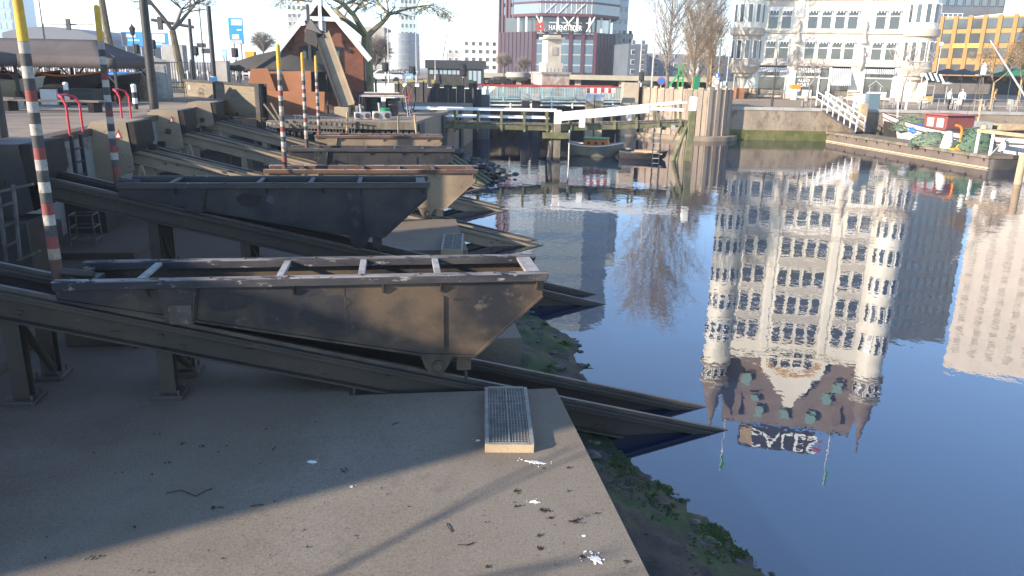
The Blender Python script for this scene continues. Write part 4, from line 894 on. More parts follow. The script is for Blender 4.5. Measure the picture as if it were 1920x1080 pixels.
# workshop clutter on the dock
def engine(lab, x, y, Y, s):
    p = at(x, y, Y); p.z = ZD; t = thing('engine_block', lab, 'engine', p, .2, 'old engine parts on the dock')
    b = MB(); b.bb(-.5 * s, .5 * s, -.3 * s, .3 * s, 0, .45 * s, galv); build(b, 'block', t, local=True, bevel=.05 * s)
    for k in (-.28, .28): b = MB(); b.tube((k * s, -.31 * s, .25 * s), (k * s, -.38 * s, .25 * s), .15 * s, .13 * s, 12, steel_dark); build(b, 'port', t, local=True)
    b = MB(); b.tube((-.1 * s, 0, .451 * s), (-.15 * s, 0, .9 * s), .07 * s, .06 * s, 8, galv); build(b, 'pipe', t, local=True)
engine('left grey engine block on the dock edge', 680, 222, 38.2, .8); engine('right grey engine block on the dock edge', 716, 222, 38.2, .9); engine('engine block behind the other two near the bench', 665, 195, 42, 1)
t = rack('work_bench', 'steel work bench frame with pipes on top, on the dock', 'bench', Vector((at(720, 200, 41).x, 41, ZD)), 0, 2.6, .9, 1.0, 1, galv)
o = ORG[t.name]
for k in range(5):
    b = MB(); z = 1.03 + .07 * (k % 3); b.tube((-1.2 + .1 * k, -.3 + .14 * k, z), (1.1 - .15 * k, -.25 + .13 * k, z + .02), .05, .05, 7, rust_dark if k % 2 else galv); build(b, 'pipe', None if 0 else t, local=True)
for (x, y, Y, r, h, m_, lab) in [(700, 205, 41.8, .45, 1.1, dk_green, 'large dark green drum under the work bench'), (721, 213, 39.5, .28, .5, green_p, 'small bright green drum behind the engine blocks'), (735, 205, 41.8, .35, .9, steel_dark, 'black drum beside the dark green drum')]:
    p = at(x, y, Y); p.z = ZD; b = MB(); b.lathe(p, [(r, 0), (r, .03), (r * .96, .05), (r * .96, h * .48), (r, h * .5), (r * .96, h * .52), (r * .96, h * .95), (r, h)], 16, m_); build(b, 'steel_drum', None, lab, 'drum', 'drums on the dock')
p = at(766, 186, 42); t = thing('spoked_wheel', 'tall iron wheel with red spokes standing at the dock end', 'wheel', p)
b = MB(); n = 24; Rw = .62
for k in range(n):
    a0, a1 = 2 * math.pi * k / n, 2 * math.pi * (k + 1) / n; b.tube(p + Vector((math.cos(a0) * Rw * .55, 0, math.sin(a0) * Rw * 1.2)), p + Vector((math.cos(a1) * Rw * .55, 0, math.sin(a1) * Rw * 1.2)), .035, .035, 6, dark_metal)
build(b, 'rim', t)
for k in range(7): a0 = 2 * math.pi * k / 7; b = MB(); b.tube(p, p + Vector((math.cos(a0) * Rw * .52, 0, math.sin(a0) * Rw * 1.15)), .02, .02, 5, red_p); build(b, 'spoke', t)
# timber ramp at the last slip
t = thing('timber_ramp', 'green wet timber ramp running down beside the farthest slip', 'ramp', at(845, 270, 36))
for dx, (w_, h_) in ((0, (.2, .3)), (.7, (.2, .25)), (1.4, (.16, .2))):
    b = MB(); b.bar(Vector((-4.9 + dx * .5, 38 + dx, 1.9 - dx * .2)), Vector((-1.2 + dx * .3, 35.8 + dx, -.25)), w_, h_, wood_green); build(b, 'beam', t, bevel=.02)
b = MB()
for k in range(160):
    s = rnd.random(); p = Vector((-4.4 + 3.4 * s + rnd.uniform(0, 1.2), 39.5 - 1.5 * s + rnd.uniform(-.6, 3), max(-.1, 1.2 - 1.3 * s + rnd.uniform(-.15, .1)))); pebble(b, p, rnd.uniform(.10, .32), stone_dark)
build(b, 'rubble_bank', None, 'dark rubble stones banked below the dock end', 'rubble', kind='stuff')
# ================================================================== footbridge
fb = 'footbridge'
t = thing('footbridge', 'weathered timber footbridge with white handrails over the harbour mouth', 'footbridge', at(1045, 300, 47))
def seg(x0, y0, Y0, x1, y1, Y1): return at(x0, y0, Y0), at(x1, y1, Y1)
def fbpart(name, P, w_, h_, mat, off=0, par=t, bev=.01):
    b = MB(); b.bar(P[0] + Vector((0, off, 0)), P[1] + Vector((0, off, 0)), w_, h_, mat); return build(b, name, par, bevel=bev)
YA, YM, YB = 45.6, 47.0, 48.2
dk0, dk1, dk2 = at(755, 233, YA), at(1045, 241, YM), at(1290, 233, YB)
for off in (0, 1.5):
    fbpart('edge_beam', (dk0, dk1), .16, .30, wood_green, off); fbpart('edge_beam', (dk1 + Vector((.1, 0, 0)), dk2), .16, .30, wood_green, off)
for P, Q in ((dk0, dk1), (dk1, dk2)):
    n = int((Q - P).length / .34)
    for k in range(n):
        p = P.lerp(Q, (k + .5) / n); b = MB(); d = (Q - P).normalized(); b.box(p + Vector((0, .75, .19 + rnd.uniform(0, .012))), (.30, 1.75, .05), wood_grey, rz=math.atan2(d.y, d.x)); build(b, 'plank', t)
for off in (0, 1.5):
    fbpart('hand_rail', seg(757, 203, YA, 1046, 208, YM), .09, .11, white_clean, off); fbpart('mid_rail', seg(765, 216, YA, 1030, 222, YM), .07, .09, white_clean, off)
    fbpart('hand_rail', seg(1060, 214, YM, 1288, 192, YB), .09, .11, white_clean, off)
    for x in (778, 810, 853, 896, 940, 983, 1026):
        s = (x - 755) / 290; Y = YA + (YM - YA) * s; p = at(x, 247, Y); q = at(x, 205 + s * 4, Y); b = MB(); b.bar(p + Vector((0, off - .1, 0)), q + Vector((0, off - .1, 0)), .13, .12, wood_green); build(b, 'rail_post', t)
    for x in (1070, 1111, 1152, 1193, 1234, 1275):
        s = (x - 1045) / 245; Y = YM + (YB - YM) * s; p = at(x, 246 - 8 * s, Y); q = at(x, 213 - s * 20, Y); b = MB(); b.bar(p + Vector((0, off - .1, 0)), q + Vector((0, off - .1, 0)), .13, .12, wood_green); build(b, 'rail_post', t)
fbpart('balance_beam', seg(1052, 218, YM - .15, 1216, 203, YB - .4), .2, .52, white_clean, -.2, bev=.03); fbpart('balance_beam_tip', seg(1217, 203, YB - .41, 1280, 206, YB), .14, .2, white_clean, -.2)
b = MB(); p = at(1091, 222, YM); b.bb(p.x - .17, p.x + .17, YM - .35, YM - .15, p.z - .5, p.z + .1, white_clean); build(b, 'beam_bracket', t)
p = at(1043, 300, YM)
for dx, mat_, ztop_, w_ in ((.02, wood_grey, at(1043, 232, YM).z, .42),): 
    b = MB(); b.bb(p.x - w_ / 2, p.x + w_ / 2, YM - .4, YM, -1, ztop_, wood_grey); po = build(b, 'main_post', t, bevel=.03)
    b = MB(); b.bb(p.x - w_ / 2 - .01, p.x + w_ / 2 + .01, YM - .41, YM + .01, ztop_ + .002, at(1043, 206, YM).z, white_p); build(b, 'white_head', po, bevel=.03)
b = MB(); b.tube((p.x - .55, YM - .3, -1), (p.x - .3, YM - .2, dk1.z - .1), .14, .13, 8, wood_grey); build(b, 'pile', t); b = MB(); b.tube((p.x - .5, YM + 1.5, -1), (p.x - .4, YM + 1.5, dk1.z - .1), .16, .15, 8, wood_green); build(b, 'pile', t)
b = MB(); b.bb(p.x - .9, p.x + .7, YM - .55, YM - .41, dk1.z - .55, dk1.z - .2, wood_green); build(b, 'cross_beam', t)
q0 = at(1287, 300, YB); q1 = at(1297, 208, YB); q2 = at(1300, 181, YB)
b = MB(); b.bar((q0.x, YB - .2, -1), q1 + Vector((0, -.2, 0)), .40, .40, wood_green); po = build(b, 'main_post', t, bevel=.03); b = MB(); b.bar(q1 + Vector((0, -.2, .003)), q2 + Vector((0, -.2, 0)), .42, .42, white_p); build(b, 'white_head', po, bevel=.05)
for (xa, ya, xb, yb, r) in ((1262, 300, 1287, 238, .13), (1268, 302, 1278, 262, .09), (1275, 236, 1262, 262, .07)):
    b = MB(); u_ = at(xa, ya, YB - .3); l_ = at(xb, yb, YB - .3); b.tube(u_, l_, r, r * .9, 8, wood_green); build(b, 'brace', t)
b = MB(); b.bb(q1.x - .75, q1.x + .1, YB - .3, YB - .1, dk2.z - .6, dk2.z - .16, wood_green); build(b, 'cross_beam', t)
q = at(1262, 238, YB - .3); b = MB(); b.box(q, (.22, .2, .26), galv); build(b, 'lamp_box', t); q = at(1244, 240, YB - .3); b = MB(); b.box(q, (.28, .2, .2), dark_metal); build(b, 'lamp_box', t)
t2 = thing('dock_ladder', 'dark steel ladder hanging from the footbridge beside the black barge', 'ladder', at(1232, 305, 47.6))
for xa, xb in ((1227, 1222), (1240, 1234)): b = MB(); b.bar(at(xa, 236, 47.7), at(xb, 312, 47.5), .06, .06, dark_metal); build(b, 'stile', t2)
for k in range(8): b = MB(); s = (k + .4) / 8; b.bar(at(1227 - 5 * s, 236 + 76 * s, 47.68 - .2 * s), at(1240 - 6 * s, 236 + 76 * s, 47.68 - .2 * s), .045, .04, galv); build(b, 'rung', t2)
b = MB(); b.tube(at(1416 if 0 else 1066, 310, 46.8), at(1068, 244, 46.9), .05, .05, 6, galv); build(b, 'mooring_pole', None, 'thin grey pole standing in the water beside the main bridge post', 'pole')
# ================================================================== sheet pile wall at the left of the lock
t = thing('pile_wall', 'dark timber pile wall left of the small bridge with mossy sawn tops', 'pile wall', (-6, 59.6, 0))
moss = mk('mossy_wood', (.34, .30, .13), .95, c2=(.25, .22, .11), s2=3, bump=.4)
x = -9.1; k = 0
while x < -2.9:
    w_ = .31; y = 59.6 + (.06 if k % 2 else 0); zt_ = (3.72 if k % 3 == 2 else 4.05) + rnd.uniform(-.1, .12)
    b = MB(); b.bb(x, x + w_ - .015, y, y + .24, -1, zt_, pile_dark); pl = build(b, 'pile', t, bevel=.012)
    if k % 3 != 2: b = MB(); b.bb(x - .01, x + w_ - .005, y - .012, y + .25, zt_ + .002, zt_ + rnd.uniform(.12, .3), moss); build(b, 'mossy_top', pl)
    x += w_; k += 1
b = MB(); b.bb(-9, -2.9, 59.9, 60.0, 1.0, 1.4, wood_green); build(b, 'waling', t)
b = MB(); b.bb(-2.86, -2.0, 60.2, 61.4, -1, 3.3, mk('grey_pier', (.13, .14, .145), .8, c2=(.10, .105, .11), s2=1)); build(b, 'corner_pier', t, bevel=.03)
for k, dx in enumerate((-.2, .35)): b = MB(); b.lathe((-2.5 + dx * 1.0, 60.5, 3.302), [(.14, 0), (.14, .35), (.08, .45), (.11, .55), (.05, .68)], 10, white_p); build(b, 'guide_lamp', t)
b = MB(); b.bb(-3.6, 9.6, 72, 72.4, -1, ZF - .004, quay_stone); build(b, 'lock_wall', None, 'stone wall closing the water behind the small bridge', 'wall')
b = MB(); b.bb(-3.6, -3.2, 60.2, 71.99, -1, ZF + .2, quay_stone); build(b, 'lock_side_wall', None, 'stone side wall behind the dark pile wall', 'wall')
b = MB(); b.bb(10.4, 10.9, 66, 90, -1, ZF - .01, quay_stone); build(b, 'lock_side_wall', None, 'stone side wall behind the round pile dolphin', 'wall')
# small bridge with green railings
t = thing('lock_bridge', 'small road bridge with pale green railings and a red top rail', 'bridge', (3, 66, 2.6))
A = at(898, 188, 65.5); B = at(1168, 190, 67.0)
dirb = (B - A).normalized(); M = frame(A, dirb, (0, 0, 1)); Lb = (B - A).length
turq = mk('pale_turquoise', (.36, .50, .48), .5, grain=.05)
b = MB(M); b.bb(0, Lb, 0, 5, -.35, -.02, steel_dark); build(b, 'deck', t); b = MB(M); b.bb(0, Lb, -.06, -.002, -.12, .0, turq); b.bb(0, Lb, -.06, -.002, -.42, -.30, white_p); build(b, 'fascia', t)
for k in range(7): b = MB(M); x = Lb * (k + .5) / 7; b.bb(x - .06, x + .06, -.08, -.061, -.62, -.2, white_clean); build(b, 'bracket', t)
for yy in (0.05, 4.9):
    b = MB(M); b.bb(-.3, Lb + .3, yy, yy + .08, 1.10, 1.19, red_p); build(b, 'top_rail', t); b = MB(M); b.bb(0, Lb, yy + .02, yy + .06, .12, .17, turq); build(b, 'bottom_rail', t)
    n = 84
    b = MB(M)
    for k in range(n): x = Lb * (k + .5) / n; b.bb(x - .018, x + .018, yy + .02, yy + .05, .171, 1.099, turq)
    bars = build(b, 'railing_bars', t, kind='stuff', smooth=False)
    for k in range(7): b = MB(M); x = Lb * k / 6; b.bb(x - .05, x + .05, yy - .02, yy + .1, -.02, 1.098, turq); build(b, 'railing_post', t)
for x, nm in ((985, 0), (1005, 0), (1105, 1), (1122, 1)):
    Y = 64.5 if nm == 0 else 65; p = at(x, 214, Y); b = MB(); zc_ = at(x, 189, Y).z; b.bb(p.x - .33, p.x + .33, Y - .3, Y + .5, -1, zc_, steel_dark if not nm else wood_tan); pr = build(b, 'fender_pile', None, ('dark fender pile under the small bridge, ' + ('left' if x == 985 else 'right') + ' of the pair') if not nm else ('white headed fender pile under the small bridge, ' + ('left' if x == 1105 else 'right') + ' of the pair'), 'pile', 'fender piles under the small bridge', bevel=.03)
    b = MB(); b.bb(p.x - .34, p.x + .34, Y - .31, Y + .51, zc_ + .002, at(x, 176, Y).z, white_p if nm else galv); build(b, 'pile_head', pr, bevel=.03)
p = at(1183, 200, 66); b = MB(); b.bb(p.x - .75, p.x + .6, 66, 67.2, -1, at(1180, 155, 66).z, mk('sandy_pier', (.40, .33, .24), .85, c2=(.32, .26, .19), s2=1)); build(b, 'bridge_pier', None, 'tall sandy timber pier at the right end of the small bridge', 'pier', bevel=.04)
b = MB(); p = at(1183, 190, 65.5); b.lathe((p.x, 65.5, at(0, 200, 65.5).z - .5), [(.26, 0), (.26, .8), (.12, 1.0)], 12, white_p); build(b, 'white_bollard', None, 'fat white bollard in front of the sandy pier', 'bollard')
# red and white barrier
for k, x in enumerate((1113, 1140)):
    p = at(x, 172, 64.9); t3 = thing('road_barrier', 'red and white barrier board on the small bridge, ' + ('left' if k == 0 else 'right') + ' one', 'barrier', p, 0, 'barriers on the small bridge'); 
    for j in range(4): b = MB(); b.bb(p.x - .56 + j * .28, p.x - .28 + j * .28 - .003, 64.85, 64.9, p.z - .1, p.z + .28, red_p if j % 2 == 0 else white_clean); build(b, 'board', t3)
    for s in (-.4, .4): b = MB(); b.bb(p.x + s - .03, p.x + s + .03, 64.9, 64.95, p.z - .75, p.z - .1, white_p); build(b, 'leg', t3)
# round pile dolphin
t = thing('pile_dolphin', 'round dolphin of tall timber piles, lit on its left side', 'dolphin', (14, 66, 0))
pts = [(9.9, 68.6), (10.6, 66.2), (12.0, 64.3), (13.6, 63.2), (15.2, 62.9), (16.6, 63.4), (17.5, 64.5), (17.9, 66.0)]
dist = []; P = [Vector((x, y, 0)) for x, y in pts]; tot = 0
path_ = []
for i in range(len(P) - 1):
    n = max(1, round((P[i + 1] - P[i]).length / .40))
    for k in range(n): path_.append((P[i].lerp(P[i + 1], k / n), (P[i + 1] - P[i]).normalized()))
for k, (p, d) in enumerate(path_):
    nrm = Vector((d.y, -d.x, 0)); zt_ = 3.9 + rnd.uniform(-.07, .07)
    b = MB(); o_ = p + nrm * (.06 if k % 2 else .0); b.prism([o_, o_ + d * .37, o_ + d * .37 - nrm * .3, o_ - nrm * .3], (0, 0, 1), pile_tan)
    for q in range(4): b.v[q].z = .3; b.v[q + 4].z = zt_
    pl = build(b, 'pile', t, bevel=.02)
    if k % 2: b = MB(); b.prism([o_ + nrm * .015 - d * .01 + Vector((0, 0, zt_ + .002)), o_ + nrm * .015 + d * .38 + Vector((0, 0, zt_ + .002)), o_ + d * .38 - nrm * .31 + Vector((0, 0, zt_ + .002)), o_ - d * .01 - nrm * .31 + Vector((0, 0, zt_ + .002))], (0, 0, .14), wood_tan); build(b, 'pile_cap', pl)
b = MB(); cs = Vector((14, 67.5, 0)); vs = []
b.prism([cs + (p - cs) * 1.0 + Vector((0, 0, -.5)) for p, d in path_] + [Vector((17.9, 72, -.5)), Vector((9.9, 72, -.5))], (0, 0, 3.0), mk('dolphin_core', (.10, .085, .07), .9)); b.v = [Vector((p.x, p.y + .25, p.z)) for p in b.v]; build(b, 'core', t)
b = MB(); b.prism([cs + (p - cs) * 1.16 + Vector((0, 0, -.5)) for p, d in path_[4:]] + [Vector((18.5, 70, -.5)), Vector((12, 70, -.5))], (0, 0, .85), quay_stone); build(b, 'base_ledge', t, bevel=.05)
b = MB(); b.bb(17.2, 17.95, 66.0, 69, -1, 3.7, pile_dark); build(b, 'end_wall', t)
# small boats under the footbridge
def smallboat(lab, x0, x1, y, Y, D, mats, cabin):
    A = at(x0, y, Y); A.z = -.18; B = at(x1, y, Y - .6); B.z = -.18; L = (B - A).length
    t = thing('harbour_boat', lab, 'boat', A, 0, 'small boats moored by the footbridge'); b = MB(); hull(b, frame(A, B - A), L, 1.75, D, mats[0], mats[1], bow=.2, stern=.75, deck=mats[2], sheer=.2); build(b, 'hull', t)
    M = frame(A, B - A)
    if cabin:
        b = MB(M); b.prism([(.9, -.55, D - .1), (2.6, -.55, D - .1), (2.45, -.5, D + .42), (1.05, -.5, D + .42)], (0, 1.1, 0), cabin); cb = build(b, 'cabin', t, bevel=.03)
        b = MB(M); b.bb(.95, 2.55, -.62, .62, D + .425, D + .47, mats[3]); build(b, 'cabin_roof', cb)
        for xx in (1.3, 1.75, 2.2): b = MB(M); b.box((xx, -.56, D + .17), (.16, .03, .16), glass_dark); build(b, 'porthole', cb)
        b = MB(M); b.tube((2.9, 0, D - .1), (2.9, 0, D + .75), .03, .02, 6, white_p); build(b, 'mast', t)
    else:
        for xx in (.8, 1.6, 2.5): b = MB(M); b.bb(xx - .12, xx + .12, -.7, .7, D - .02, D + .03, wood_tan); build(b, 'thwart', t)
        b = MB(M); b.bb(.9, 2.3, -.4, .3, D + .031, D + .16, wood_tan); build(b, 'board_stack', t)
smallboat('grey green boat with an orange cabin beneath the footbridge', 1066, 1162, 291, 50, .85, (mk('boat_grey_green', (.12, .14, .12), .5, c2=(.17, .17, .14), s2=1.5), white_p, wood_grey, green_p), mk('cabin_orange', (.62, .20, .04), .5))
smallboat('low black open boat moored behind the orange cabin boat', 1162, 1247, 297, 49, .55, (black_p, black_p, steel_dark, black_p), None)
# ================================================================== the white house on the far quay
WL = Vector((25.6, 91.9, ZF)); WR = Vector((44.6, 87.0, ZF)); WA = WR - WL; WW = WA.length
WM = frame(WL, WA)
wh = thing('white_office_tower', 'tall white brick office house with corner turrets and a steep brown roof', 'building', WL)
mosaic = mk('mosaic', (.45, .22, .10), .6, c2=(.55, .42, .2), s2=3)
green_tile = mk('green_pane', (.20, .30, .26), .3)
def wb(name, mat, *bs, par=None, bevel=0):
    b = MB(WM)
    for x0, x1, y0, y1, z0, z1 in bs: b.bb(x0, x1, y0, y1, z0, z1, mat)
    return build(b, name, par or wh, bevel=bevel)
HB = 26.0
wb('wall', stone_white, (0, WW, .0, 16, 3.6, HB)); wb('side_wall', stone_white, (WW - .02 + .021, WW + .02, .4, 15.8, 3.6, HB))
# ground floor: piers between the shop fronts
shops = [(2.0, 5.0), (6.0, 8.55), (9.75, 11.75), (13.2, 16.2)]
xs = 0.0
for a0, a1 in shops + [(WW, WW)]:
    if a0 - xs > .02 and not abs(a0 - 9.75) < .01: wb('ground_floor_pier', stone_white, (xs, a0, -.05, 3, 0, 3.6))
    xs = a1
wb('door_pier', stone_white, (9.6, 9.75, -.05, .6, 0, 3.6)); wb('plinth', stone_tan, (-.05, 1.98, -.1, -.051, 0, .5), (5.02, 5.98, -.1, -.051, 0, .5), (11.77, 13.18, -.1, -.051, 0, .5), (16.22, WW + .05, -.1, -.051, 0, .5))
stripe_w = white_clean
def awning(par, x0, x1, z0, z1, out, n, name='awning'):
    aw = MB(WM); aw.prism([(x0, -.08, z1), (x0, -.08, z1 + .03), (x0, -.08 - out, z0 + .03), (x0, -.08 - out, z0)], (x1 - x0, 0, 0), white_clean); a = build(aw, name, par)
    b = MB(WM)
    for k in range(n):
        xa = x0 + (x1 - x0) * (k + .25) / n; xb = x0 + (x1 - x0) * (k + .75) / n
        b.prism([(xa, -.085, z1 + .035), (xa, -.085, z1 + .045), (xa, -.085 - out, z0 + .045), (xa, -.085 - out, z0 + .035)], (xb - xa, 0, 0), grey_stripe); b.bb(xa, xb, -.09 - out, -.082 - out, z0 - .22, z0 + .03, grey_stripe)
    b.bb(x0, x1, -.0815 - out, -.0785 - out, z0 - .18, z0, white_clean); build(b, 'stripes', a); return a
grey_stripe = mk('awning_grey', (.10, .11, .13), .8, grain=.05)
for k, (a0, a1) in enumerate(shops):
    s = wb('shop_front', dark_metal, (a0, a1, .25, .3, .05, 3.5)); wb('pane', glass_dark, (a0 + .08, a1 - .08, .2, .245, .35, 2.35), par=s)
    n = 4
    for j in range(n): w_ = (a1 - a0 - .16) / n; wb('upper_pane', glass_dark if not (k == 0 and j == 3) else white_p, (a0 + .08 + j * w_ + .03, a0 + .08 + (j + 1) * w_ - .03, .19, .246, 2.48, 3.1), par=s)
    wb('transom', white_clean, (a0, a1, .16, .24, 2.36, 2.46), par=s); wb('frame', white_clean, (a0, a0 + .08, .14, .25, 0, 3.4), (a1 - .08, a1, .14, .25, 0, 3.4), par=s)
    wb('sill', stone_tan, (a0, a1, .05, .25, .1, .34), par=s)
    if k == 2: awning(s, a0, a1, 1.75, 3.35, .9, 10)
    else: awning(s, a0, a1, 3.05, 3.35, .35, 14)
    if k == 0:
        wb('table_row', wood_tan, (a0 + 1.6, a1 - .3, .17, .185, .75, .9), par=s); wb('lit_sign', white_clean, (a0 + 1.3, a0 + 1.8, .17, .185, .55, .85), par=s)
    if k == 1:
        for z, st in ((2.0, 'ALEO'), (1.5, 'BORT'), (.95, 'C')): text(st, .52, white_clean, WM @ Matrix.Translation((a0 + (.95 if st != 'C' else .45), .16, z)) @ UPRIGHT, 'window_lettering', s, .01, sx=1.0)
        wb('menu_board', white_p, (a0 + .9, a0 + 1.9, -.02, .05, .1, 1.0), par=s)
    if k == 3:
        for j, (xa, za, xb, zb) in enumerate([(a0 + .55, 1.5, a0 + 1.3, 2.15), (a0 + 1.3, 2.15, a0 + 2.05, 1.5), (a0 + .75, 1.5, a0 + .75, .9), (a0 + 1.85, 1.5, a0 + 1.85, .9)]):
            b = MB(WM); b.bar((xa, .17, za), (xb, .17, zb), .02, .09, white_clean, up=(0, 1, 0)); b.v = b.v; build(b, 'house_mark', s)
        wb('banner', white_clean, (a0 + .5, a1 - .5, .1, .13, .35, .62), (a0 + .5, a1 - .5, .1, .13, .72, .95), par=s)
d = wb('door', dark_metal, (8.62, 9.55, .3, .36, 0, 3.4)); wb('pane', glass_dark, (8.72, 9.45, .26, .295, .3, 2.2), (8.72, 9.45, .26, .295, 2.4, 3.2), par=d); wb('door_frame', white_clean, (8.55, 8.62, .1, .35, 0, 3.5), (9.551, 9.598, .1, .35, 0, 3.5), (8.621, 9.55, .1, .3, 2.24, 2.36), par=d)
# string courses
for z, h in ((3.6, .3), (7.05, .22), (10.55, .16), (25.5, .5)): wb('string_course', stone_tan if z < 11 else stone_white, (-.02, WW + .02, -.22, -.002, z, z + h))
# windows, one prototype each kind then copies
ROWS = [(4.05, 2.3, 1), (7.55, 2.05, 0), (11.0, 2.1, 0), (14.45, 2.1, 0), (17.9, 2.1, 0), (21.4, 2.3, 1)]
AX = [3.0, 4.4, 7.15, 8.55, 9.95, 11.25, 14.05, 15.45]
protos = {}
blind = mk('window_blind', (.42, .43, .42), .7)
def wh_window(M, h, arch, par, awn=True, w_=.98):
    key = (h, arch, awn, w_)
    if key not in protos:
        b = MB(); b.bb(-w_ / 2 - .12, w_ / 2 + .12, -.10, -.003, -.18, 0, stone_white); b.bb(-w_ / 2 - .12, -w_ / 2, -.10, -.003, 0, h, stone_white); b.bb(w_ / 2, w_ / 2 + .12, -.10, -.003, 0, h, stone_white)
        if arch:
            n = 6; R_ = w_ / 2 + .12
            for k in range(n):
                a0, a1 = math.pi * k / n, math.pi * (k + 1) / n
                b.prism([(math.cos(a0) * R_, -.14, h + math.sin(a0) * .36), (math.cos(a1) * R_, -.14, h + math.sin(a1) * .36), (0, -.14, h)], (0, .136, 0), stone_tan if k % 2 else stone_white)
        else: b.bb(-w_ / 2 - .12, w_ / 2 + .12, -.13, -.003, h, h + .2, stone_white)
        fr = build(b, 'window', par, local=True)
        b = MB(); b.bb(-w_ / 2, w_ / 2, -.03, -.006, 0, h * .62, glass_dark); p1 = build(b, 'pane', fr, local=True)
        b = MB(); b.bb(-w_ / 2, w_ / 2, -.03, -.006, h * .66, h, glass_dark); p2 = build(b, 'pane', fr, local=True)
        b = MB(); b.bb(-w_ / 2, w_ / 2, -.045, -.004, h * .62 + .003, h * .66 - .003, white_clean); build(b, 'mullion', fr, local=True)
        if awn:
            b = MB(); b.prism([(-w_ / 2, -.11, h - .02), (-w_ / 2, -.11, h), (-w_ / 2, -.30, h - .20), (-w_ / 2, -.30, h - .22)], (w_, 0, 0), white_clean)
            for k in range(6): xa = -w_ / 2 + w_ * (k + .2) / 6; b.bb(xa, xa + w_ / 12, -.305, -.30, h - .40, h - .2, grey_stripe if k % 2 else white_clean)
            build(b, 'awning', fr, local=True)
        protos[key] = fr; fr.matrix_local = Matrix.Translation(-ORG[par.name]) @ M; return fr
    c = copy_tree(protos[key], par); c.matrix_local = Matrix.Translation(-ORG[par.name]) @ M; return c
for z, h, arch in ROWS:
    for a in AX: wh_window(WM @ Matrix.Translation((a, 0, z)), h, arch, wh, z < 9)
    for k in range(6): wh_window(WM @ Matrix.Translation((WW + .02, 1.8 + k * 2.3, z)) @ Matrix.Rotation(R(90), 4, 'Z'), h, 0, wh, False)
wb('window_bay_spandrel', stone_tan, *[(x0, x1, -.09, -.002, z, z + .45) for z in (3.92, ) for x0, x1 in ((2.4, 5.2), (6.5, 12.0), (13.4, 16.1))])
spand = mk('spandrel_stone', (.50, .46, .39), .7, c2=(.44, .40, .34), s2=.8)
for (z0_, z1_) in ((9.85, 10.5), (13.3, 14.2), (16.75, 17.65), (20.2, 21.15)):
    for x0, x1 in ((2.35, 5.05), (6.5, 11.9), (13.4, 16.1)): wb('spandrel', spand, (x0, x1, -.05, -.002, z0_, z1_))
# statues in niches on the piers
for a in (5.8, 12.65):
    b = MB(WM); 
    b.lathe((a, -.22, 3.6), [(.02, -.5), (.18, -.2), (.32, 0), (.36, .12)], 12, stone_tan); build(b, 'statue_console', wh)
    b = MB(WM); b.lathe((a, -.25, 3.73), [(.26, 0), (.30, .35), (.20, .9), (.25, 1.3), (.27, 1.5), (.10, 1.66), (.09, 1.72), (.13, 1.82), (.12, 1.95), (.04, 2.03)], 14, stone_tan); b.tube((a - .25, -.25, 5.15), (a - .36, -.42, 4.65), .07, .06, 7, stone_tan); b.tube((a + .25, -.25, 5.15), (a + .3, -.45, 4.75), .07, .06, 7, stone_tan); build(b, 'statue', wh)
    b = MB(WM); b.lathe((a, -.15, 6.05), [(.42, 0), (.44, .15), (.25, .5), (.18, 1.2), (.22, 1.9), (.05, 2.4)], 10, stone_tan); build(b, 'statue_canopy', wh)
    wb('pilaster', stone_white, (a - .35, a + .35, -.12, -.003, 8.7, 25.4))
# corner turrets
for a, nm in ((.35, 'left'), (WW - 1.35, 'right')):
    rt = 1.55
    b = MB(WM); b.lathe((a, .3, 0), [(.35, .9), (.5, 1.4), (.6, 2.1), (1.0, 2.35), (1.05, 2.6), (1.35, 2.75), (1.4, 3.0), (rt, 3.2), (rt + .12, 3.5), (rt, 3.6)], 20, stone_tan); co = build(b, 'turret_corbel', wh)
    b = MB(WM); b.lathe((a, .3, 3.6), [(rt, 0), (rt, 3.2)], 20, stone_tan if nm == 'right' else stone_tan); b.lathe((a, .3, 6.8), [(rt + .3, 0), (rt + .35, .35), (rt + .3, .75), (rt, .8)], 20, stone_tan); b.lathe((a, .3, 7.601), [(rt, 0), (rt, 19.5)], 20, stone_white); tb = build(b, 'turret', wh)
    b = MB(WM); b.tube((a, .3, .0), (a, .3, .95), .42, .36, 14, stone_tan); build(b, 'turret_column', wh)
    b = MB(WM); b.lathe((a, .3, 27.1), [(rt, .0), (rt + .3, .2), (rt + .3, .5), (rt, .6), (rt - .1, 2.2), (rt + .25, 2.5), (rt + .3, 2.9), (rt - .2, 3.1)], 20, stone_tan); build(b, 'turret_crown', wh)
    b = MB(WM); b.lathe((a, .3, 30.2), [(rt - .1, 0), (rt * .6, 2.2), (rt * .3, 4.2), (.12, 6.2), (.10, 6.3), (.16, 6.6), (.02, 7.6)], 12, roof_brown); build(b, 'turret_spire', wh)
    for z, h in ((4.2, 2.1), (8.1, 2.0), (11.2, 2.0), (14.6, 2.0), (18.1, 2.0), (21.6, 2.2), (28.0, 1.1)):
        for ph in (-150, -118, -86, -54, -20):
            q = R(ph); b = MB(WM); rr = rt + .03; c_ = Vector((a + math.cos(q) * rr, .3 + math.sin(q) * rr, z + h / 2)); b.box(c_, (.10, .62, h), white_clean, rz=q); f_ = build(b, 'turret_window', wh)
            b = MB(WM); b.box(c_ + Vector((math.cos(q) * .052, math.sin(q) * .052, 0)), (.03, .44, h - .16), glass_dark if z < 27 else black_p, rz=q); build(b, 'pane', f_)
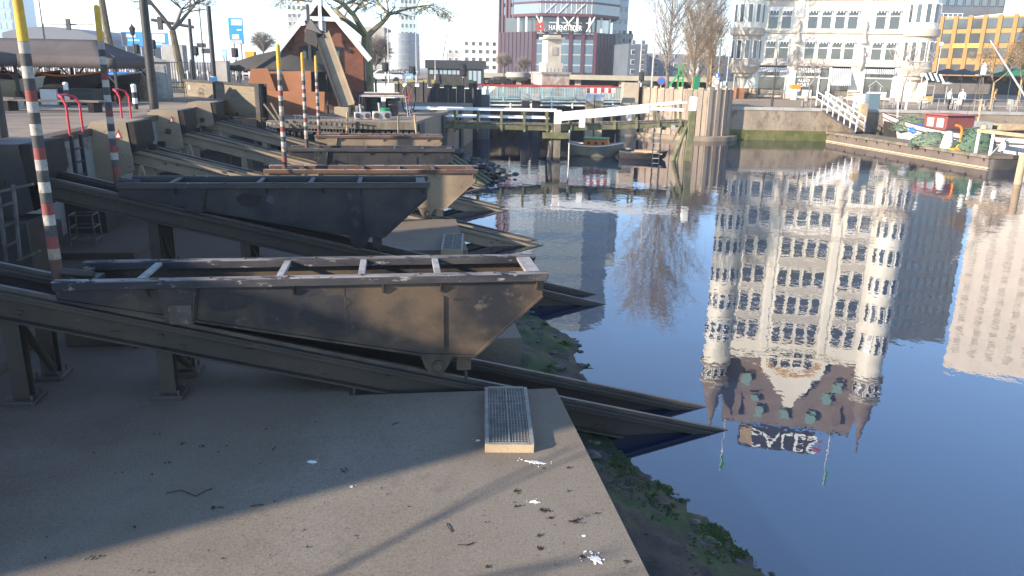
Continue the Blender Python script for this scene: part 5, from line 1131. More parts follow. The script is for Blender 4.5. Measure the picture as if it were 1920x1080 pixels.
# attic: gable, arch mosaic, roof
b = MB(WM); b.prism([(5.6, -.05, 26.002), (13.6, -.05, 26.002), (12.9, -.05, 28.2), (12.0, -.05, 28.6), (11.6, -.05, 30.2), (10.6, -.05, 30.8), (10.1, -.05, 32.4), (9.3, -.05, 32.4), (8.7, -.05, 30.8), (7.7, -.05, 30.2), (7.2, -.05, 28.6), (6.3, -.05, 28.2)], (0, .6, 0), stone_white); build(b, 'gable', wh)
b = MB(WM); n = 10
for k in range(n): a0, a1 = math.pi * k / n, math.pi * (k + 1) / n; b.prism([(9.6 + math.cos(a0) * 3.3, -.09, 26.3 + math.sin(a0) * 1.9), (9.6 + math.cos(a1) * 3.3, -.09, 26.3 + math.sin(a1) * 1.9), (9.6 + math.cos(a1) * 2.6, -.09, 26.3 + math.sin(a1) * 1.4), (9.6 + math.cos(a0) * 2.6, -.09, 26.3 + math.sin(a0) * 1.4)], (0, .035, 0), mosaic)
build(b, 'mosaic_arch', wh)
for a in (7.2, 8.6, 10.0, 11.3): wh_window(WM @ Matrix.Translation((a, -.05, 25.0)), 2.1, 0, wh, False)
b = MB(WM); b.prism([(.9, .8, 26.003), (WW - .9, .8, 26.003), (WW - 1.9, 3.4, 36.6), (1.9, 3.4, 36.6)], (0, .1, 0), roof_brown); b.add([(.9, .8, 26.0), (WW - .9, .8, 26.0), (WW - .9, 15.2, 26.0), (.9, 15.2, 26.0), (1.9, 3.4, 36.7), (WW - 1.9, 3.4, 36.7), (WW - 1.9, 12.6, 36.7), (1.9, 12.6, 36.7)], [(1, 2, 6, 5), (2, 3, 7, 6), (3, 0, 4, 7), (4, 5, 6, 7)], roof_brown); build(b, 'roof', wh)
for a, z in ((4.3, 29.0), (5.6, 31.6), (9.6, 33.9), (12.8, 33.9), (6.4, 33.9), (14.2, 30.6), (15.2, 28.8)):
    y = .8 + (z - 26) / 10.6 * 2.6; b = MB(WM); b.bb(a - .55, a + .55, y - .55, y + .5, z, z + 1.3, green_tile); build(b, 'dormer', wh)
for a in (3.6, 15.9): wb('chimney', roof_brown, (a - .4, a + .4, 2.2, 3.0, 30, 35.5))
sg = wb('roof_sign_board', black_p, (4.3, 13.6, 3.2, 3.3, 36.9, 39.9)); text('CALES', 3.3, white_clean, WM @ Matrix.Translation((9.6, 3.15, 38.35)) @ UPRIGHT, 'sign_lettering', sg, .02, sx=1.0); wb('crest', wood_tan, (4.5, 5.9, 3.12, 3.195, 37.3, 39.4), par=sg); wb('flag_mark', red_p, (13.7, 14.6, 3.2, 3.3, 37.9, 38.4), (13.7, 14.6, 3.2, 3.3, 38.9, 39.3), par=sg)
for a in (2.4, 15.6):
    b = MB(WM); b.tube((a, 3.6, 36.5), (a, 3.6, 44.5), .08, .05, 6, galv); fp = build(b, 'flag_pole', wh)
    b = MB(WM); b.prism([(a + .06, 3.6, 44.2), (a + .35, 3.7, 44.0), (a + .3, 3.6, 41.5), (a + .05, 3.6, 41.8)], (0, .03, 0), green_p); build(b, 'flag', fp)
# ================================================================== other buildings at the right
def facade_block(name, lab, p, xa, w_, d_, z0, z1, mat, cols, rows, ww, hh, zf, glass=glass_dark, frame_m=white_clean, fwd=0, roof=None, side_cols=0, grid=None, spread=1.0):
    M = frame((p[0], p[1], 0), xa); t = thing(name, lab, 'building', (p[0], p[1], z0))
    b = MB(M); b.bb(0, w_, 0, d_, z0, z1, mat); build(b, 'wall', t)
    if roof: b = MB(M); b.bb(-.3, w_ + .3, -.3, d_ + .3, z1 + .002, z1 + .5, roof); build(b, 'roof', t)
    pr = None
    def put(Ml):
        nonlocal pr
        if pr is None:
            b = MB(); b.bb(-ww / 2, ww / 2, -.08, -.003, 0, hh, frame_m); pr = build(b, 'window', t, local=True); b = MB(); b.bb(-ww / 2 + .1, ww / 2 - .1, -.12, -.082, .1, hh - .1, glass); build(b, 'pane', pr, local=True); o_ = pr
        else: o_ = copy_tree(pr, t)
        o_.matrix_local = Matrix.Translation(-ORG[t.name]) @ Ml
    for r in range(rows):
        z = zf(r)
        for c in range(cols): put(M @ Matrix.Translation((w_ * (c + .5) / cols, 0, z)))
        for c in range(side_cols): put(M @ Matrix.Translation((w_, d_ * (c + .5) / side_cols, z)) @ Matrix.Rotation(R(90), 4, 'Z'))
        if side_cols:
            for c in range(side_cols): put(M @ Matrix.Translation((0, d_ * (side_cols - c - .5) / side_cols, z)) @ Matrix.Rotation(R(-90), 4, 'Z'))
    return t, M
ochre = mk('ochre_panel', (.34, .20, .065), .7, c2=(.30, .18, .06), s2=.3)
ochre_brick = mk('ochre_pier', (.31, .175, .06), .8, c2=(.28, .16, .055), s2=.5)
YB_ = 150
A = at(1738, 60, YB_); B = at(1960, 66, YB_ - 14); wy = (B - A); wy.z = 0
ztp = at(1780, 35, YB_).z
rowz = [at(1790, y, YB_).z for y in (139, 110, 83, 57)]
t, M = facade_block('ochre_apartments', 'yellow ochre apartment block with square windows, right of the white house', A, wy, wy.length, 14, ZF, ztp, ochre, 8, 4, 1.75, 1.7, lambda r: rowz[r], frame_m=dark_metal, roof=None)
for k in range(9): b = MB(M); x = wy.length * k / 8; b.bb(x - .35, x + .35, -.25, -.003, rowz[0] - 1, ztp + .3, ochre_brick); build(b, 'pier', t)
for r in (2,):
    for c in (2, 3): b = MB(M); x = wy.length * (c + .5) / 8; b.bb(x - 1.0, x + 1.0, -.3, -.124, rowz[1] + 1.75, rowz[2] - .05, mk('yellow_panel', (.52, .36, .05), .6) if c == 2 else bpy.data.materials['yellow_panel']); build(b, 'yellow_panel', t)
b = MB(M); b.bb(-.6, wy.length, -3.5, -.26, 5.6, 6.0, ochre_brick); build(b, 'gallery', t); b = MB(M); b.bb(0, wy.length, -.1, -.003, ZF, 5.5, steel_dark); build(b, 'shop_row', t)
q = at(1780, 27, YB_ + 4); b = MB(); 
for k in range(6): b.tube((q.x - 2 + k * .9, q.y, ztp), (q.x - 2 + k * .9, q.y, ztp + 1.2), .05, .05, 5, white_clean)
b.bar((q.x - 2, q.y, ztp + 1.2), (q.x + 2.6, q.y, ztp + 1.2), .08, .08, white_clean); b.bar((q.x - 2, q.y, ztp + .6), (q.x + 2.6, q.y, ztp + .6), .08, .08, white_clean); build(b, 'roof_railing', t)
# dark office block behind
YD = 200; A = at(1700, 0, YD); B = at(1886, 0, YD); zd = -at(1690, 640, YD).z
office_grey = mk('office_grey', (.11, .13, .15), .5, c2=(.09, .105, .125), s2=.2)
facade_block('grey_office_block', 'blue grey glazed office block rising behind the ochre apartments', (A.x, A.y), B - A - Vector((0, 0, (B - A).z)), (B - A).length, 20, ZF, zd, office_grey, 12, 14, 1.5, 2.0, lambda r: 6 + r * (zd - 8) / 14, glass=glass_blue, frame_m=dark_metal)
# white roofed hall between
b = MB(); A = at(1825, 36, 185); B = at(1960, 30, 180); C_ = at(1960, 16, 180); D2 = at(1830, 31, 185); b.prism([(A.x, A.y, ZF), (B.x, B.y, ZF), (B.x, B.y, C_.z), (A.x, A.y, D2.z)], (1, 14, 0), white_clean); build(b, 'white_hall', None, 'low white hall roof peeping over the ochre apartments', 'building')
# pale brick tower at the right, mostly seen mirrored in the water
pale_brick = mk('pale_brick', (.66, .58, .49), .85, c2=(.60, .52, .43), s2=.4)
A = at(1893, 10, 190); zt_ = -at(1845, 690, 190).z
facade_block('pale_brick_tower', 'pale beige brick tower at the right photo edge, mirrored in the water', (A.x, A.y), (.85, -.53, 0), 34, 24, ZF, zt_, pale_brick, 9, 20, 1.5, 1.7, lambda r: 7 + r * (zt_ - 10) / 20, glass=stone_tan, frame_m=stone_tan)
# ---- terrace life on the far quay
striped = canopy
def parasol(lab, p, r, h, mat, grp='parasols on the far quay'):
    t = thing('parasol', lab, 'parasol', p, 0, grp); b = MB(); b.tube((0, 0, 0), (0, 0, h), .04, .04, 6, galv); build(b, 'pole', t, local=True)
    b = MB(); b.lathe((0, 0, h - .55), [(r, 0), (r * .97, .06), (r * .5, .42), (.03, .75)], 8, mat, cap=False); o = build(b, 'canopy', t, local=True, smooth=False); md = o.modifiers.new('t', 'SOLIDIFY'); md.thickness = .02; return t
parasol_g = mk('parasol_green', (.02, .16, .08), .8, grain=.05); grey_cloth = mk('grey_cloth', (.10, .105, .11), .9); olive_cloth = mk('olive_cloth', (.24, .21, .11), .9)
for k, (x, y, Y, mat, lab) in enumerate([(1768, 185, 105, grey_cloth, 'grey parasol in the shade below the ochre apartments, leftmost'), (1797, 185, 105, grey_cloth, 'grey parasol beside the leftmost one'), (1830, 183, 106, olive_cloth, 'olive parasol in front of the ochre apartments'), (1888, 187, 96, parasol_g, 'green parasol at the right below the ochre apartments'), (1912, 187, 96, parasol_g, 'second green parasol at the right photo edge')]):
    p = at(x, y, Y); p.z = ZF; parasol(lab, p, 2.3 if k != 4 else 1.8, 3.6, mat)
# black striped awning at the right turret corner
b = MB(WM); t = thing('corner_awning', 'black and white striped awning at the right foot of the white house', 'awning', WM @ Vector((19, -1, 3)))
for k in range(8):
    b = MB(WM); a0 = 18.6 + k * .26; b.prism([(a0, -.6, 3.2 - .12 * k * .3), (a0 + .26, -.6, 3.2 - .12 * k * .3), (a0 + .42, -2.0, 2.4 - .04 * k), (a0 + .16, -2.0, 2.4 - .04 * k)], (0, 0, .03), white_clean if k % 2 else black_p); build(b, 'stripe', t)
# furniture: tables and chairs of the far terrace
chairm = mk('chair_grey', (.30, .29, .27), .7)
def chair(p, rz):
    t = thing('terrace_chair', 'grey terrace chair by the railing of the far quay', 'chair', p, rz, 'terrace chairs along the far quay')
    b = MB(); b.bb(-.2, .2, -.2, .2, .42, .46, chairm); build(b, 'seat', t, local=True); b = MB(); b.bb(-.2, .2, .17, .2, .47, .9, chairm); build(b, 'backrest', t, local=True)
    for sx in (-.18, .18):
        for sy in (-.18, .18): b = MB(); b.bb(sx - .02, sx + .02, sy - .02, sy + .02, 0, .419, chairm); build(b, 'leg', t, local=True)
    return t
def table(p):
    t = thing('terrace_table', 'grey terrace table by the railing of the far quay', 'table', p, 0, 'terrace tables along the far quay'); b = MB(); b.lathe((0, 0, .72), [(.42, 0), (.42, .04)], 12, wood_tan); build(b, 'top', t, local=True); b = MB(); b.tube((0, 0, 0), (0, 0, .719), .04, .04, 6, dark_metal); b.tube((0, 0, 0), (0, 0, .03), .25, .22, 10, dark_metal); build(b, 'leg', t, local=True); return t
ch0 = tb0 = None
ON = 'first second third fourth fifth sixth seventh eighth ninth tenth eleventh twelfth thirteenth fourteenth fifteenth sixteenth seventeenth eighteenth nineteenth twentieth'.split(); ON += ['twenty-' + q for q in ON[:9]] + ['thirtieth'] + ['thirty-' + q for q in ON[:9]]; nc = nt_ = 0
for k in range(46):
    x = 24 + k * .86 + rnd.uniform(-.2, .2); y = QY(x) + 2.2 + (k % 3) * 1.7 + rnd.uniform(-.3, .3); p = Vector((x, y, ZF + .001)); rz = rnd.uniform(0, 6.3)
    if k % 4 == 0:
        l_ = 'grey terrace table by the railing of the far quay, %s from the left' % ON[nt_]; nt_ += 1
        if tb0 is None: tb0 = table(p); tb0['label'] = l_
        else: copy_tree(tb0, None, l_, p, rz)
    else:
        l_ = 'grey terrace chair by the railing of the far quay, %s from the left' % ON[nc]; nc += 1
        if ch0 is None: ch0 = chair(p, rz); ch0['label'] = l_
        else: copy_tree(ch0, None, l_, p, rz)
# benches in front of the shops
for k, (a0, lab) in enumerate(((2.2, 'wooden bench stacked before the left shop window of the white house'), (9.9, 'slatted wooden bench under the wide striped awning'))):
    t = thing('terrace_bench', lab, 'bench', WM @ Vector((a0, -3, 0)), 0, 'benches before the white house'); 
    for j in range(6): b = MB(WM); b.bb(a0, a0 + 2.6, -3.4 + (.0 if j > 2 else .14 * j), -3.28 + (.0 if j > 2 else .14 * j), .42 if j < 3 else .55 + .16 * (j - 3), .46 if j < 3 else .67 + .16 * (j - 3), wood_grey); build(b, 'slat', t)
    for s in (.2, 2.4): b = MB(WM); b.bb(a0 + s - .05, a0 + s + .05, -3.39, -2.95, 0, .419, dark_metal); build(b, 'leg', t)
# barrels, rust planter, post box
def barrel(lab, p, mat, s=1.0):
    t = thing('wooden_barrel', lab, 'barrel', p, 0, 'barrels beside the white house'); b = MB(); b.lathe((0, 0, 0), [(.32 * s, 0), (.42 * s, .35 * s), (.43 * s, .55 * s), (.40 * s, .85 * s), (.33 * s, 1.1 * s)], 16, mat); build(b, 'staves', t, local=True)
    for z, r in ((.14, .385), (.38, .432), (.74, .425), (.98, .375)): b = MB(); b.lathe((0, 0, z * s), [(r * s, 0), (r * s, .05 * s)], 16, dark_metal, cap=False); build(b, 'hoop', t, local=True)
p = at(1395, 196, 88.5); p.z = ZF; barrel('grey barrel at the left corner of the white house', p, wood_grey); p = at(1409, 196, 88); p.z = ZF; barrel('tan barrel beside the grey one', p, wood_tan, 1.05)
p = at(1384, 193, 87); p.z = ZF; simplebox('rusty_planter', 'rusty planter box left of the barrels', 'planter', p, (.9, .9, 1.1), rust_orange)
p = at(1487, 196, 87); p.z = ZF; t = thing('orange_stall', 'small orange topped stand on a white drum before the white house', 'stand', p); b = MB(); b.lathe((0, 0, 0), [(.35, 0), (.38, .5), (.35, .95)], 12, white_p); build(b, 'drum', t, local=True); b = MB(); b.bb(-.5, .5, -.35, .35, 1.15, 1.6, orange_p); build(b, 'orange_box', t, local=True, bevel=.03); b = MB(); b.bb(-.5, .5, -.3, .3, .951, 1.149, white_p); build(b, 'counter', t, local=True)
p = at(1632, 213, 65.5); p.z = ZF; t = simplebox('quay_cabinet', 'tall blue grey cabinet standing on the quay edge', 'cabinet', p, (.95, .7, at(1632, 176, 65.5).z - ZF), mk('cabinet_blue_grey', (.10, .15, .18), .6), 0, galv)
p = at(1613, 240, 64.2); b = MB(); b.bb(p.x - .3, p.x + .3, 63.9, 64.4, -1, at(1613, 194, 64.2).z, wood_tan); build(b, 'tan_post', None, 'square tan timber post in front of the quay wall beside the gangway', 'post', bevel=.03)
p = at(1612, 192, 66); p.z = ZF; simplebox('white_screen', 'large white screen panel beside the blue grey cabinet', 'panel', p, (1.1, .08, 1.2), white_clean)
p = at(1738, 193, 80); p.z = ZF; t = thing('menu_frame', 'framed yellow menu board on the far terrace', 'menu board', p); b = MB(); b.bb(-.55, -.48, -.04, .04, 0, 1.9, galv); b.bb(.48, .55, -.04, .04, 0, 1.9, galv); b.bb(-.479, .479, -.04, .04, 1.8, 1.9, galv); build(b, 'frame', t, local=True); b = MB(); b.bb(-.45, .45, -.02, .02, .25, .8, yellow_p); build(b, 'yellow_board', t, local=True)
p = at(1771, 193, 82); p.z = ZF; t = thing('patio_heater', 'mushroom shaped patio heater on the far terrace', 'heater', p); b = MB(); b.tube((0, 0, 0), (0, 0, 2.0), .06, .04, 8, galv); build(b, 'pole', t, local=True); b = MB(); b.lathe((0, 0, 2.0), [(.55, 0), (.5, .08), (.15, .2), (.02, .25)], 12, galv); build(b, 'hood', t, local=True)
# railing along the quay
t = thing('quay_railing', 'thin grey railing along the far quay edge', 'railing', (40, QY(40) + .5, ZF))
for z in (.45, .95): b = MB(); b.bar((24.2, QY(24) + .6, ZF + z), (62, QY(62) + .6, ZF + z), .03, .03, galv); build(b, 'rail', t)
for k in range(26): x = 24.2 + k * 1.5; b = MB(); b.bar((x, QY(x) + .6, ZF + .024), (x, QY(x) + .6, ZF + 1.0), .04, .04, galv); build(b, 'rail_post', t)
# lamp posts and globe lamps
def lamp(lab, x, yb, yt, Y, r=.06, head='arm', mat=black_p, zb=ZF, grp='street lamps'):
    p = at(x, yb, Y); q = at(x, yt, Y); t = thing('street_lamp', lab, 'street lamp', (p.x, p.y, zb), 0, grp); h = q.z - zb
    b = MB(); b.tube((0, 0, 0), (0, 0, h), r, r * .6, 8, mat); b.tube((0, 0, 0), (0, 0, .8), r * 1.7, r * 1.5, 8, mat); build(b, 'pole', t, local=True)
    b = MB()
    if head == 'arm': b.path([(0, 0, h - .02), (-.5, 0, h + .12), (-1.1, 0, h + .12)], r * .5, 6, mat); b.box((-1.3, 0, h + .12), (.6, .2, .1), mat)
    elif head == 'globe': b.lathe((0, 0, h), [(.05, 0), (.2, .1), (.24, .24), (.2, .38), (.05, .47)], 12, white_clean)
    elif head == 'lantern': b.lathe((0, 0, h), [(.06, 0), (.16, .08), (.24, .48), (.28, .50), (.1, .72), (.03, .85)], 6, mat)
    elif head == 'none': b.lathe((0, 0, h), [(r * .6, 0), (.01, .1)], 8, mat)
    build(b, 'lamp_head', t, local=True); return t
lamp('slim black lamp post before the left windows of the white house', 1447, 200, 96, 67, .07, 'none'); lamp('white globe lamp at the right corner of the white house', 1722, 190, 145, 84, .06, 'globe', white_p)
lamp('white globe lamp high on the right turret side', 1748, 190, 87, 86, .04, 'globe', white_p)
lamp('leaning white pole on the quay below the right turret', 1697, 213, 150, 66, .06, 'none', white_p)
# terrace lantern stand (white lamps on a tripod)
p = at(1833, 198, 72); p.z = ZF; t = thing('lantern_tripod', 'tall tripod stand with white lanterns on the far quay', 'lantern stand', p)
for dx, dy in ((-.5, 0), (.25, .3), (.3, -.3)): b = MB(); b.tube((dx, dy, 0), (dx * .1, dy * .1, 2.9), .04, .03, 6, wood_grey); build(b, 'leg', t, local=True)
b = MB(); b.bb(-.55, .55, -.3, .3, 2.9, 2.97, galv); build(b, 'shelf', t, local=True); b = MB(); b.lathe((0, 0, 2.971), [(.2, 0), (.26, .3), (.22, .75), (.05, 1.0)], 10, white_clean); build(b, 'lantern', t, local=True)
# ================================================================== pontoon, barge and gangway at the right
PA = gr(1544, 264); PB = gr(1851, 317); pd = (PB - PA); PL = pd.length; PM = frame(PA, pd)
pont_brown = mk('pontoon_steel', (.16, .125, .10), .8, c2=(.12, .095, .075), s2=.5, bump=.2)
t = thing('pontoon', 'long brown steel pontoon with a planked deck, moored at the right', 'pontoon', PA)
b = MB(PM); b.bb(0, PL, 0, 2.1, -.8, .62, pont_brown); build(b, 'float', t)
b = MB(PM); b.bb(-.1, PL + .1, -.12, 2.2, .621, .80, wood_grey); build(b, 'deck', t)
b = MB(PM); b.bb(-.02, PL + .02, -.03, -.002, .02, .09, mk('waterline_paint', (.50, .42, .27), .8)); b.bb(PL + .002, PL + .03, -.02, 2.1, .02, .09, bpy.data.materials['waterline_paint']); build(b, 'waterline_stripe', t)
for k in range(14): b = MB(PM); x = .6 + k * (PL - 1) / 13; b.prism([(x, -.004, .6), (x, -.11, .6), (x, -.004, .40)], (.07, 0, 0), steel_dark); build(b, 'bracket', t)
b = MB(PM); n = 10; pts = [(PL + .45 * math.sin(math.pi * k / n) , 1.05 - 1.0 * math.cos(math.pi * k / n), 0) for k in range(n + 1)]; b.prism([(x, y, -.5) for x, y, z in pts], (0, 0, 1.1), steel_dark); build(b, 'end_fender', t)
p = gr(1908, 345); b = MB(); b.tube((p.x, p.y, -1), (p.x, p.y, at(1908, 293, p.y).z + .1), .2, .18, 10, wood_tan); build(b, 'mooring_pile', None, 'tan mooring pile in the water at the right photo edge', 'pile')
# landing frame at the near end
t = thing('landing_frame', 'wooden landing frame with a white lamp at the right photo edge', 'landing', PM @ Vector((PL, 0, .8)))
for x, h in ((PL - 1.4, 1.25), (PL - .2, 1.25)): b = MB(PM); b.bb(x - .06, x + .06, .1, .22, .802, .8 + h, white_p); build(b, 'upright', t)
b = MB(PM); b.bb(PL - 1.5, PL + 2.2, .08, .24, 2.052, 2.25, wood_tan); build(b, 'top_beam', t); b = MB(PM); b.bar((PL - .1, .16, .85), (PL + .9, .16, 1.9), .08, .08, galv); build(b, 'brace', t)
b = MB(PM); b.lathe((PL - 1.0, .1, 2.26), [(.18, 0), (.18, .25), (.05, .28)], 12, wood_tan); build(b, 'post_cap', t)
b = MB(PM); b.lathe((PL + .9, 0, 1.2), [(.12, 0), (.16, .2), (.12, .45), (.02, .5)], 10, white_clean); build(b, 'white_lamp', t)
# crane stand, bags and nets on the deck
p = PM @ Vector((PL - 3.2, .4, .801)); t = thing('deck_davit', 'small yellow davit standing on the pontoon', 'davit', p); b = MB(); b.bb(-.5, .5, -.3, .3, 0, .12, yellow_p); build(b, 'base', t, local=True, bevel=.02)
b = MB(); b.path([(0, 0, .12), (0, 0, 1.25), (-.12, 0, 1.45), (-.45, 0, 1.55)], .07, 8, orange_p); build(b, 'arm', t, local=True); b = MB(); b.prism([(-.25, -.03, .121), (.25, -.03, .121), (.0, -.03, .5)], (0, .06, 0), yellow_p); build(b, 'gusset', t, local=True)
p = PM @ Vector((PL - 4.6, .6, .801)); b = MB(); b.lathe(p, [(.42, 0), (.36, .3), (.28, .8), (.2, 1.05), (.03, 1.1)], 10, white_p); build(b, 'white_bag', None, 'white sack with a brown patch standing on the pontoon', 'sack')
def netheap(lab, c, L, W_, H, mat, n=260, grp='heaps of green fishing net'):
    b = MB(); 
    prof = [(1, 0), (.93, .35), (.75, .68), (.45, .9), (.03, 1)]; N_ = 22; vs = []
    for r, z in prof:
        for k in range(N_):
            q = 2 * math.pi * k / N_; f = 1 + .16 * mn.noise(Vector((math.cos(q) * 2 + c[0], math.sin(q) * 2, z * 2))); vs.append(Vector(c) + Vector((math.cos(q) * r * L / 2 * f, math.sin(q) * r * W_ / 2 * f, z * H * (1 + .25 * mn.noise(Vector((q * 1.5, r * 3, c[0]))))))) 
    b.add(vs, [(j * N_ + k, j * N_ + (k + 1) % N_, (j + 1) * N_ + (k + 1) % N_, (j + 1) * N_ + k) for j in range(len(prof) - 1) for k in range(N_)], mat)
    for k in range(n):      # loose strands and folds
        q = rnd.uniform(0, 6.3); r = rnd.random() ** .5; z = H * (1 - r ** 2.2) * rnd.uniform(.9, 1.1)
        p = Vector(c) + Vector((math.cos(q) * r * L / 2, math.sin(q) * r * W_ / 2, z)); a = rnd.uniform(-.7, .7); d = Vector((math.cos(a), math.sin(a), rnd.uniform(-.3, .3))) * rnd.uniform(.15, .5)
        b.tube(p - d, p + d + Vector((0, 0, -.05)), rnd.uniform(.015, .04), .015, 4, mat)
    return build(b, 'fishing_net', None, lab, 'fishing net', grp)
net_light = mk('net_light', (.15, .19, .13), .9, c2=(.085, .12, .08), s2=4, c3=(.25, .29, .22), s3=7, t3=(.55, .65), bump=1, bs=14)
c = PM @ Vector((PL - 6.3, .9, .801)); netheap('pale green net heap in the middle of the pontoon', c, 3.0, 1.3, .85, net_light); c = PM @ Vector((PL - 3.2, 1.4, .801)); netheap('rounded green net bale behind the yellow davit', c, 2.2, 1.4, 1.35, net_green)
# barge
cabin_red = mk('cabin_red', (.23, .065, .055), .7, c2=(.19, .055, .05), s2=2)
t = thing('work_barge', 'white hulled barge with a red wheelhouse moored behind the pontoon', 'boat', PM @ Vector((PL * .35, 5, 0)))
hullw = mk('hull_white', (.78, .77, .74), .45, c2=(.7, .68, .64), s2=1.5)
BA = Vector((33.4, 43.6, 0)); BB = Vector((29.7, 63.4, 0))
BMx = frame(BA + Vector((0, 0, .1)), BB - BA); LB = (BB - BA).length
b = MB(); vs = hull(b, BMx, LB, 3.4, 1.55, hullw, hullw, deck=wood_grey, bow=.35, stern=.85, sheer=.42, rimmat=rust_dark); build(b, 'hull', t)
b = MB(); 
for k in (0, 6):
    for i in range(14): p, q = vs[i * 7 + k].copy(), vs[(i + 1) * 7 + k].copy(); s_ = -.02 if k == 0 else .02; p.z -= .35; q.z -= .35; b.M = BMx; b.bar(p + Vector((0, s_, 0)), q + Vector((0, s_, 0)), .08, .06, rust_dark)
build(b, 'rubbing_strake', t)
wx = 13.2
WHM = BMx @ Matrix.Translation((wx, 0, 1.0))
b = MB(WHM); b.bb(-1.15, 1.15, -1.1, 1.1, 0, 1.55, cabin_red); wc = build(b, 'wheelhouse', t, bevel=.04); b = MB(WHM); b.bb(-1.3, 1.3, -1.25, 1.25, 1.553, 1.65, mk('faded_red', (.30, .09, .08), .7)); build(b, 'wheelhouse_roof', wc, bevel=.03)
for x in (-.55, .45): b = MB(WHM); b.bb(x - .32, x + .32, 1.103, 1.14, .75, 1.35, white_p); f_ = build(b, 'window_frame', wc); b = MB(WHM); b.bb(x - .26, x + .26, 1.141, 1.155, .8, 1.3, glass_pale); build(b, 'pane', wc)
b = MB(WHM); b.bb(1.153, 1.19, -.6, .6, .05, 1.5, orange_p); dr = build(b, 'door', wc); b = MB(WHM); b.bb(1.191, 1.2, -.3, .3, .85, 1.3, glass_dark); build(b, 'door_pane', wc)
b = MB(BMx); b.bb(wx - 4.6, wx - 1.2, -1.2, 1.2, 1.15, 1.7, steel_dark); build(b, 'hatch', t, bevel=.03); b = MB(BMx); b.bb(wx - 7.2, wx - 4.7, -1.0, 1.0, 1.15, 1.5, rust_dark); build(b, 'hatch', t, bevel=.03); b = MB(BMx); b.bb(wx + 1.3, wx + 3.4, -1.0, 1.0, 1.1, 1.45, rust_orange); build(b, 'low_cabin', t, bevel=.03)
b = MB(BMx); b.tube((wx + 5.2, .2, 1.2), (wx + 5.6, .2, 3.3), .06, .05, 8, white_p); build(b, 'bow_post', t)
b = MB(BMx); b.tube((wx - 9.0, 0, 1.2), (wx - 9.1, 0, 3.2), .09, .07, 8, wood_tan); mst = build(b, 'mast', t); b = MB(BMx); b.M = None; b.tube(at(1928, 190, 50.5), at(1857, 76, 54.5), .07, .045, 8, galv); build(b, 'derrick_boom', t)
for q in ((1810, 225), (1940, 240)): b = MB(); b.tube(at(1857, 77, 54.5), at(*q, 52.5), .012, .012, 4, dark_metal); build(b, 'stay_rope', t)
c = BMx @ Vector((wx + 3.6, .2, 1.2)); netheap('green net heap on the barge bow beside the blue tarpaulin', c, 2.4, 2.0, 1.0, net_light)
c = BMx @ Vector((wx + 2.0, .7, 1.2)); netheap('crumpled blue tarpaulin on the barge bow', c, 1.5, 1.1, .55, blue_p, 30, None)['category'] = 'tarpaulin'
bpy.data.objects[[o.name for o in bpy.data.objects if o.get('category') == 'tarpaulin'][0]].name = 'blue_tarpaulin'
def person(lab, p, rz, top, legs, sc=1.0, skin=(.45, .28, .2)):
    t = thing('person', lab, 'person', p, rz, 'people on the far quay')
    sk = bpy.data.materials.get('skin') or mk('skin', skin, .6, grain=0)
    b = MB(); me = [(.0, 0, .92), (0, 0, 1.12), (0, 0, 1.38), (0, 0, 1.5)]
    b.lathe((0, 0, .88), [(.15, 0), (.17, .08), (.14, .25), (.19, .48), (.17, .56), (.07, .63), (.055, .68)], 12, top)
    b.v = [Vector((q.x, q.y * .65, q.z)) for q in b.v]
    for s in (-1, 1): b.tube((s * .2, 0, 1.42), (s * .25, .02, 1.14), .055, .045, 8, top); b.tube((s * .25, .02, 1.14), (s * .24, -.08, .9), .042, .034, 8, top); b.tube((s * .24, -.08, .9), (s * .235, -.11, .81), .035, .03, 7, sk)
    for s in (-1, 1): b.tube((s * .085, 0, .92), (s * .1, .02 * s, .48), .085, .06, 9, legs); b.tube((s * .1, .02 * s, .48), (s * .1, .05 * s, .06), .058, .042, 9, legs); b.box((s * .1, .05 * s - .05, .035), (.09, .25, .07), black_p)
    b.lathe((0, -.01, 1.52), [(.05, 0), (.085, .06), (.10, .14), (.085, .22), (.02, .26)], 12, sk); b.box((0, -.105, 1.64), (.025, .03, .045), sk)
    build(b, 'body', t, local=True)
    b = MB(); b.lathe((0, .015, 1.65), [(.105, -.06), (.11, .02), (.095, .1), (.02, .15)], 12, mk('hair', (.04, .03, .02), .8) if 'hair' not in bpy.data.materials else bpy.data.materials['hair'], cap=False); build(b, 'hair', t, local=True); t.scale = (sc, sc, sc)
tan_cloth = mk('tan_coat', (.35, .22, .12), .9); pale_cloth = mk('pale_coat', (.6, .6, .6), .9)
def gp(x, y, Y): p = at(x, y, Y); p.z = ZF; return p
person('person in a pale coat on the far terrace behind the red wheelhouse', gp(1777, 205, 68), .3, pale_cloth, dark_metal); person('person in a pale jacket farther right behind the wheelhouse', gp(1800, 205, 68), -.6, pale_cloth, steel_dark); person('person in a tan coat by the lantern tripod', gp(1862, 200, 72), .9, tan_cloth, dark_metal)
